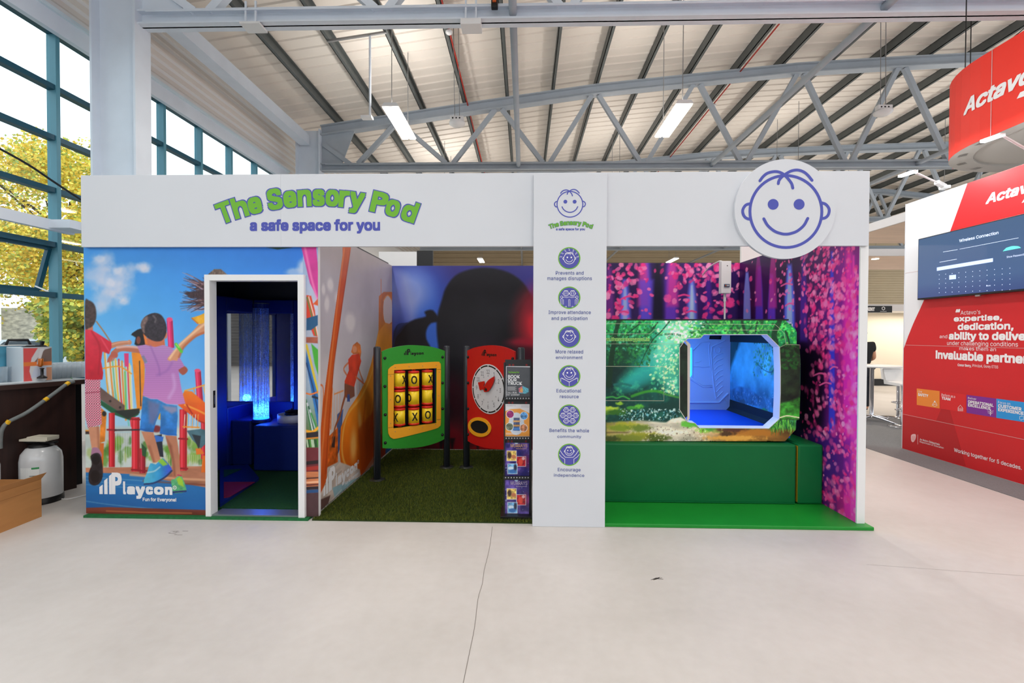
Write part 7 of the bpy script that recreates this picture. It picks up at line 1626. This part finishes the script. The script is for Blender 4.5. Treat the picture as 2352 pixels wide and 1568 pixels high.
mb = MB(); mb.add([(x, y, zb_ + .02) for x, y in ins(.14)], [tuple(range(n))]); mb.build('underside_fabric', mat('pale grey fabric', (206, 200, 192), .7), root)
for i in (1, 4, 7, 10, 14, 17):
    (x0, y0), (x1, y1) = ins(.05)[i], ins(.11)[i]; mb = MB()
    for s in (-.04, -.013, .013, .04):
        (q0, q1) = ins(.05)[i+1]; tx_, ty_ = (q0 - x0), (q1 - y0); L_ = math.hypot(tx_, ty_) or 1; ox, oy = tx_/L_*s, ty_/L_*s
        mb.add([(x0 + ox - .004, y0 + oy, zb_ - .0045), (x1 + ox - .004, y1 + oy, zb_ - .0045), (x1 + ox + .004, y1 + oy + .006, zb_ - .0045), (x0 + ox + .004, y0 + oy + .006, zb_ - .0045)], [(0, 1, 2, 3)])
    mb.build('vent_slots', M_BLACK, root)
W_B = Wall((XA, 0, 0), (0, -1, 0)); mb = MB()
def wrap(p):                     # lay a point of the flat face onto the rounded corner of the ring
    if p[1] <= yb0: return p
    t, o = (p[1] - yb0)/R_, XA - p[0]
    return (XA + R_ - (R_ + o)*math.cos(t), yb0 + (R_ + o)*math.sin(t), p[2])
def column_of(y):
    q = RC.inverted() @ (Vector(wrap((XA, y, 4.3))) - EYE); return 1176 - F_PX*q.x/q.z
yl = min(np.arange(5.6, 6.6, .005), key=lambda y: abs(column_of(y) - 2213)); pl = wrap((XA, yl, 0))
d0 = ray(2213, 267); d1 = ray(2213, 232); zl0 = EYE.z + d0.z*pl[1]/d0.y; zl1 = EYE.z + d1.z*pl[1]/d1.y
W_B.textuv(mb, 'Actavo', -yl, zl0, W_B.conv(2374, 200)[0], zl1, 0, .004, .03, .3); W_B.poly(mb, [(2336, 227), (2400, 204), (2400, 188), (2344, 212)], 0, .004)
mb.v = [wrap(p) for p in mb.v]; mb.build('white_lettering', M_WHITEINK, root)
mb = MB(); W_B.strokeuv(mb, [(W_B.conv(2278, 200)[0], zb_ + .002), (W_B.conv(2278, 200)[0], zt_ - .002)], .008, 0, .0035); mb.build('fabric_seam', mat('pale seam', (206, 176, 176), .5), root)
mb = MB(); x, y = path[8]; mb.add([(x - .004, y + .02, zb_), (x + .02, y + .03, zb_), (x + .02, y + .03, zt_), (x - .004, y + .02, zt_)], [(0, 1, 2, 3)]); mb.build('ring_joint', M_WHITEP, root)
for i in (2, 10, 18): 
    x, y = ins(.02)[i]; MB().tube([(x, y, zt_ - .01), (x, y, chord_z(x) + .2)], .006, 6).build('suspension_wire', M_BLACK, root)
MB().tube([(path[3][0] + .05, path[3][1] - .3, zt_ - .01), (path[3][0] + 1.3, path[3][1] - .9, zt_ + 1.2)], .006, 6).build('suspension_wire', M_BLACK, root)

# white canopies of the stands behind
def canopy(x0, x1, y0, y1, z0, z1, label, downs):
    t = thing('stand_canopy', label, 'canopy', ((x0 + x1)/2, (y0 + y1)/2, z0))
    MB().box((x0, y0, z0), (x1, y1, z1)).build('fascia', mat('white canopy', (236, 236, 238), .4), t, .004)
    MB().box((x0 + .03, y0 + .03, z0 - .006), (x1 - .03, y1 - .03, z0 + .001)).build('underside', mat('pale timber underside', (216, 190, 170), .5, var=.08, scale=1.5, stretch=(1, 6, 1)), t)
    for x, y in downs:
        MB().lathe([(.075, -.012), (.075, 0)], (x, y, z0 - .006), 20).build('downlight', mat('lit downlight', (255, 240, 214), .5, emit=8.0), t)
    for x in (x0 + .1, x1 - .1): MB().box((x - .04, y1 - .12, 0.006), (x + .04, y1 - .04, z0)).build('post', M_WHITEP, t)
canopy(6.75, 14.5, 7.0, 10.6, 3.66, 3.82, 'white canopy with timber underside behind the white end of the red wall', [(7.1, 8.6)])
canopy(6.9, 15.5, 11.6, 14.0, 3.55, 3.72, 'second white canopy farther back, a downlight glowing under it', [(8.75, 12.0)])
for x, y in ((7.1, 8.6), (8.75, 12.0)): area('downlight_lamp', (x, y, 3.5), .12, .12, 30, (1, .86, .68))
t = thing('paint_booth', 'far cream stand with black name board seen past the booth edge', 'stand', (13, 15.6, 0))
MB().box((9.5, 15.6, .006), (19, 15.7, 2.35)).build('back_wall', mat('warm cream stand wall', (240, 228, 206), .6), t)
MB().box((9.5, 15.55, .0), (19, 15.599, .22)).build('skirting', M_BLACK, t)
MB().box((9.5, 14.3, 2.36), (19, 15.6, 2.56)).build('fascia_beam', mat('white canopy', (236, 236, 238), .4), t)
W_S = Wall((0, 14.28, 0), (1, 0, 0)); q = [W_S.conv(*p) for p in ((1940, 717.5), (2048, 702.5))]
o = MB().box((q[0][0], 14.26, q[0][1]), (q[1][0], 14.299, q[1][1])).build('name_board', M_BLACK, t)
W_S = Wall((0, 14.255, 0), (1, 0, 0)); mb = MB(); W_S.text(mb, 'PAINT', 1986, 2009.5, 705.5, 714, 0, .001, .05)
W_S.stroke(mb, [(2029 + 3.6*math.cos(a), 708 + 3.6*math.sin(a)) for a in np.linspace(.5, 6.8, 7)[:-1]], 1.6, 0, .001, True); W_S.stroke(mb, [(2022, 714.6), (2036, 714.6)], .8, 0, .001); mb.build('board_lettering', M_WHITEINK, o)
area('stand_lamp', (12.5, 14.9, 2.3), 3.0, .4, 45, (1, .92, .8))
for px, x0, w_, y, h, lab in ((0, -2.38, .62, 7.6, 2.96, 'white partition panel showing above the bay back wall'), (0, 3.45, 1.1, 7.6, 3.05, 'white partition panel showing above the pink blossom corner')):
    tag(MB().box((x0, y, 0), (x0 + w_, y + .05, h)).build('partition_panel', M_WHITEP), lab, 'partition')
tag(MB().box((-1.76, 7.62, 0), (-1.5, 7.67, 2.98)).build('partition_panel', M_BLACK), 'narrow black partition panel beside the white one above the bay back wall', 'partition')

# high table, stools, chair
p = at(2001, 966, Z=.006); t = thing('high_table', 'round white high table on a chrome pedestal past the booth edge', 'table', p)
MB().lathe([(.001, 1.03), (.44, 1.03), (.45, 1.04), (.45, 1.055), (.44, 1.06), (.001, 1.06)], p, 40).build('table_top', M_WHITEP, t)
MB().lathe([(.05, .08), (.035, .12), (.035, 1.0), (.12, 1.03)], p, 20).build('pedestal', M_CHROME, t)
for k in range(4):
    a = .35 + k*PI/2; MB().tube([p + Vector((0, 0, .1)), p + Vector((.2*math.cos(a), .2*math.sin(a), .07)), p + Vector((.45*math.cos(a), .45*math.sin(a), .015))], [.03, .025, .014], 8).build('foot', M_CHROME, t)
def stool(px, py, label):
    p = at(px, py, Z=.006); t = thing('bar_stool', label, 'bar stool', p, 'white bar stools')
    MB().lathe([(.001, .0), (.21, .0), (.21, .008), (.03, .03), (.001, .03)], p, 30).build('base', M_CHROME, t)
    MB().tube([p + Vector((0, 0, .02)), p + Vector((0, 0, .72))], .027, 14).build('stem', M_CHROME, t)
    MB().tube([p + Vector((.13*math.cos(a), .13*math.sin(a) - .05, .3)) for a in np.linspace(0, 6.28, 21)[:-1]], .01, 8, 0, True, True).build('footrest', M_CHROME, t)
    MB().prism([p + Vector((-.2, y, z)) for y, z in ((-.2, .74), (-.21, .78), (.12, .8), (.19, 1.02), (.22, 1.02), (.17, .74))], (.4, 0, 0)).build('seat', M_WHITEP, t, .02)
stool(2072, 979, 'white bar stool nearest the white end of the red wall'); stool(2062, 958, 'white bar stool behind the nearest one, beside the red wall')
p = at(2031, 880, Z=0); t = thing('side_chair', 'thin framed chair standing before the far cream stand', 'chair', p)
w_ = .24
for sx in (-1, 1):
    for sy in (-1, 1): MB().tube([p + Vector((sx*w_, sy*.2, .46)), p + Vector((sx*(w_ + .05), sy*.26, 0))], .014, 8).build('leg', M_BLACK, t)
MB().box((p.x - w_, p.y - .22, .45), (p.x + w_, p.y + .22, .475)).build('seat', mat('pale wood seat', (206, 186, 160), .5), t, .01)
for sx in (-1, 1): MB().tube([p + Vector((sx*w_, .2, .46)), p + Vector((sx*w_, .28, .9))], .012, 8).build('back_post', M_BLACK, t)
MB().box((p.x - w_, p.y + .255, .68), (p.x + w_, p.y + .275, .9)).build('backrest', mat('pale wood seat', (206, 186, 160), .5), t, .01)

# ------------------------------------------------------------------ people in the distance
def skin(name, J, E, mt, parent, sub=2, keep=None):
    """grow one continuous surface over a skeleton of joints {name: (x, y, z, radius)}"""
    ks = list(J); me = bpy.data.meshes.new(name); me.from_pydata([J[k][:3] for k in ks], [(ks.index(a), ks.index(b)) for a, b in E], []); me.update()
    o = bpy.data.objects.new(name, me); C.objects.link(o); sm = o.modifiers.new('skin', 'SKIN'); sm.use_smooth_shade = True
    for i, k in enumerate(ks):
        rr = J[k][3]; v = me.skin_vertices[0].data[i]; v.radius = rr if isinstance(rr, tuple) else (rr, rr); v.use_root = (i == 0)
    ss = o.modifiers.new('sub', 'SUBSURF'); ss.levels = ss.render_levels = sub
    dg = bpy.context.evaluated_depsgraph_get(); m2 = bpy.data.meshes.new_from_object(o.evaluated_get(dg)); bpy.data.objects.remove(o)
    m2.materials.clear(); m2.materials.append(mt); m2.polygons.foreach_set('use_smooth', [True]*len(m2.polygons))
    o = bpy.data.objects.new(name, m2); C.objects.link(o); return globals()['hang'](o, parent)
M_SKIN = mat('skin', (206, 150, 120), .5)
def person(root, base, yaw, J, shirt, trousers, shirt_m, trouser_m, hair_m):
    R = Matrix.Rotation(yaw, 3, 'Z'); tr = lambda q: tuple(base + R @ Vector(q[:3])) + (q[3],)
    JJ = {k: tr(v) for k, v in J.items()}
    E = [('pelvis', 'waist'), ('waist', 'chest'), ('chest', 'neck'), ('neck', 'head'), ('head', 'crown')]
    for s in 'LR':
        E += [('chest', 'sho' + s), ('sho' + s, 'elb' + s), ('elb' + s, 'wri' + s), ('wri' + s, 'palm' + s), ('pelvis', 'hip' + s), ('hip' + s, 'kne' + s), ('kne' + s, 'ank' + s), ('ank' + s, 'toe' + s)]
        P0, W0 = Vector(JJ['palm' + s][:3]), Vector(JJ['wri' + s][:3]); d = (P0 - W0).normalized(); sd = d.cross(Vector((0, 0, 1))); sd = sd.normalized() if sd.length > .1 else Vector((0, 1, 0))
        for i in range(5):
            b0 = P0 + sd*(.03 - .017*i) + d*.015 if i < 4 else P0 - sd*.035 - d*.03
            t0 = b0 + d*(.055 + .012*(i in (1, 2))) + Vector((0, 0, -.012)) if i < 4 else b0 - sd*.03 + d*.035
            JJ['f%d%s' % (i, s)] = tuple(b0) + (.0095,); JJ['g%d%s' % (i, s)] = tuple(t0) + (.008,); E += [('palm' + s, 'f%d%s' % (i, s)), ('f%d%s' % (i, s), 'g%d%s' % (i, s))]
    body = skin('body', JJ, E, M_SKIN, root)
    hd = Vector(JJ['head'][:3]); fw = R @ Vector((0, -1, 0)); rt = R @ Vector((1, 0, 0)); U = Vector((0, 0, 1))
    for s in (-1, 1):
        MB().ball(hd + fw*.098 + rt*.032*s + U*.02, .011, 8, 6).build('eye', M_BLACK, body)
        MB().ball(hd + rt*.085*s + U*.0, (.018, .03, .034), 10, 8, 0, R).build('ear', M_SKIN, body)
    MB().tube([hd + fw*.1 + U*.015, hd + fw*.122 - U*.02], [.009, .015], 8).build('nose', M_SKIN, body)
    MB().tube([hd + fw*.1 + rt*-.025 - U*.055, hd + fw*.107 - U*.057, hd + fw*.1 + rt*.025 - U*.055], .006, 6).build('mouth', mat('lips', (170, 90, 84), .5), body)
    MB().lathe([(.105*math.cos(a), .1*math.sin(a)) for a in np.linspace(-.35, PI/2, 8)], hd - fw*.012 + U*.055, 20, 0, Matrix.Scale(1.12, 3, fw)).build('hair', hair_m, body)
    g = lambda ks, ed, add: ({k: JJ[k][:3] + (JJ[k][3] + add if not isinstance(JJ[k][3], tuple) else tuple(q + add for q in JJ[k][3]),) for k in ks}, ed)
    j, e = g(['pelvis', 'waist', 'chest', 'neck', 'shoL', 'shoR', 'elbL', 'elbR'], [('pelvis', 'waist'), ('waist', 'chest'), ('chest', 'neck'), ('chest', 'shoL'), ('chest', 'shoR'), ('shoL', 'elbL'), ('shoR', 'elbR')], .034)
    nk = Vector(j['chest'][:3]).lerp(Vector(j['neck'][:3]), .8); j['neck'] = tuple(nk) + (.07,)
    for s in 'LR': q = Vector(j['sho' + s][:3]).lerp(Vector(j['elb' + s][:3]), shirt); j['elb' + s] = tuple(q) + (j['elb' + s][3] + .01,)
    skin('shirt', j, e, shirt_m, root)
    ks = ['pelvis'] + [a + s for s in 'LR' for a in ('hip', 'kne', 'ank')]
    j, e = g(ks, [(a, b) for s in 'LR' for a, b in (('pelvis', 'hip' + s), ('hip' + s, 'kne' + s), ('kne' + s, 'ank' + s))], .024); skin('trousers', j, e, trouser_m, root)
    for s in 'LR':
        a, b = Vector(JJ['ank' + s][:3]), Vector(JJ['toe' + s][:3]); skin('shoe', {'a': (a.x, a.y, a.z - .02, .055), 'm': tuple((a + b)/2 + Vector((0, 0, -.01))) + (.05,), 'b': (b.x, b.y, b.z, .042)}, [('a', 'm'), ('m', 'b')], M_BLACK, root, 1)
    return body, hd, fw, rt
STAND = {'pelvis': (0, 0, .95, (.15, .11)), 'waist': (0, .01, 1.12, (.145, .105)), 'chest': (0, 0, 1.34, (.165, .12)), 'neck': (0, -.01, 1.5, .056), 'head': (0, -.03, 1.62, (.085, .1)), 'crown': (0, -.02, 1.7, (.075, .085))}
for s, x in (('L', 1), ('R', -1)): STAND.update({'sho' + s: (.19*x, 0, 1.42, .06), 'elb' + s: (.25*x, -.02, 1.14, .045), 'wri' + s: (.2*x, -.24, 1.05, .03), 'palm' + s: (.17*x, -.32, 1.06, (.035, .022)), 'hip' + s: (.09*x, 0, .88, .085), 'kne' + s: (.1*x, -.01, .49, .06), 'ank' + s: (.1*x, .02, .09, .042), 'toe' + s: (.11*x, -.15, .045, .04)})
p = at(1977, 944, Z=.006); root = thing('person', 'person in a black polo shirt standing at the high table, back turned', 'person', p)
b_, hd, fw, rt = person(root, p, PI*.95, STAND, .6, 1, mat('black polo cloth', (20, 21, 26), .8), mat('dark navy trousers', (24, 28, 40), .8), mat('dark hair', (40, 32, 28), .7))
MB().lathe([(.163, -.02), (.165, .02)], p + Vector((0, 0, .985)), 24, 0, Matrix.Scale(.78, 3, (0, 1, 0))).build('belt', mat('brown belt', (96, 60, 36), .5), root)
SIT = {'pelvis': (0, 0, .58, (.16, .13)), 'waist': (0, -.02, .75, (.16, .13)), 'chest': (0, -.06, .97, (.17, .125)), 'neck': (0, -.09, 1.14, .056), 'head': (0, -.12, 1.26, (.085, .1)), 'crown': (0, -.11, 1.34, (.075, .085))}
for s, x in (('L', 1), ('R', -1)): SIT.update({'sho' + s: (.19*x, -.05, 1.06, .06), 'elb' + s: (.25*x, -.14, .8, .045), 'wri' + s: (.12*x, -.33, .78, .03), 'palm' + s: (.07*x, -.39, .77, (.035, .022)), 'hip' + s: (.1*x, -.06, .55, .085), 'kne' + s: (.13*x, -.46, .53, .062), 'ank' + s: (.13*x, -.44, .1, .042), 'toe' + s: (.14*x, -.6, .045, .04)})
p = at(2064, 872, Z=0); p.z = 0; root = thing('person', 'person in a dark cap and grey check shirt sitting before the far cream stand', 'person', p)
b_, hd, fw, rt = person(root, p, -PI*.4, SIT, .75, 1, mat('grey check shirt', (120, 120, 116), .8, var=.5, scale=14), mat('charcoal trousers', (50, 52, 58), .8), mat('grey hair', (120, 112, 104), .7))
MB().lathe([(.112*math.cos(a), .1*math.sin(a)) for a in np.linspace(0, PI/2, 8)], hd + Vector((0, 0, .06)), 20).prism([hd + Vector((0, 0, .062)) + fw*.09 + rt*.08, hd + Vector((0, 0, .062)) + fw*.19 + rt*.05, hd + Vector((0, 0, .062)) + fw*.19 - rt*.05, hd + Vector((0, 0, .062)) + fw*.09 - rt*.08], (0, 0, .012)).build('cap', M_BLACK, b_)
t = thing('side_chair', 'chair carrying the person in the dark cap', 'chair', p)
R = Matrix.Rotation(-PI*.4, 3, 'Z'); l = lambda x, y, z: p + R @ Vector((x, y, z))
for x in (-.22, .22):
    for y in (-.24, .2): MB().tube([l(x, y, .44), l(x*1.1, y*1.1, 0)], .014, 8).build('leg', M_CHROME, t)
MB().cbox(l(0, -.02, .445), (.46, .46, .03), 0, R).build('seat', mat('tan seat', (190, 166, 136), .6), t, .01)
MB().cbox(l(0, .22, .7), (.46, .03, .36), 0, R).build('backrest', mat('tan seat', (190, 166, 136), .6), t, .01)
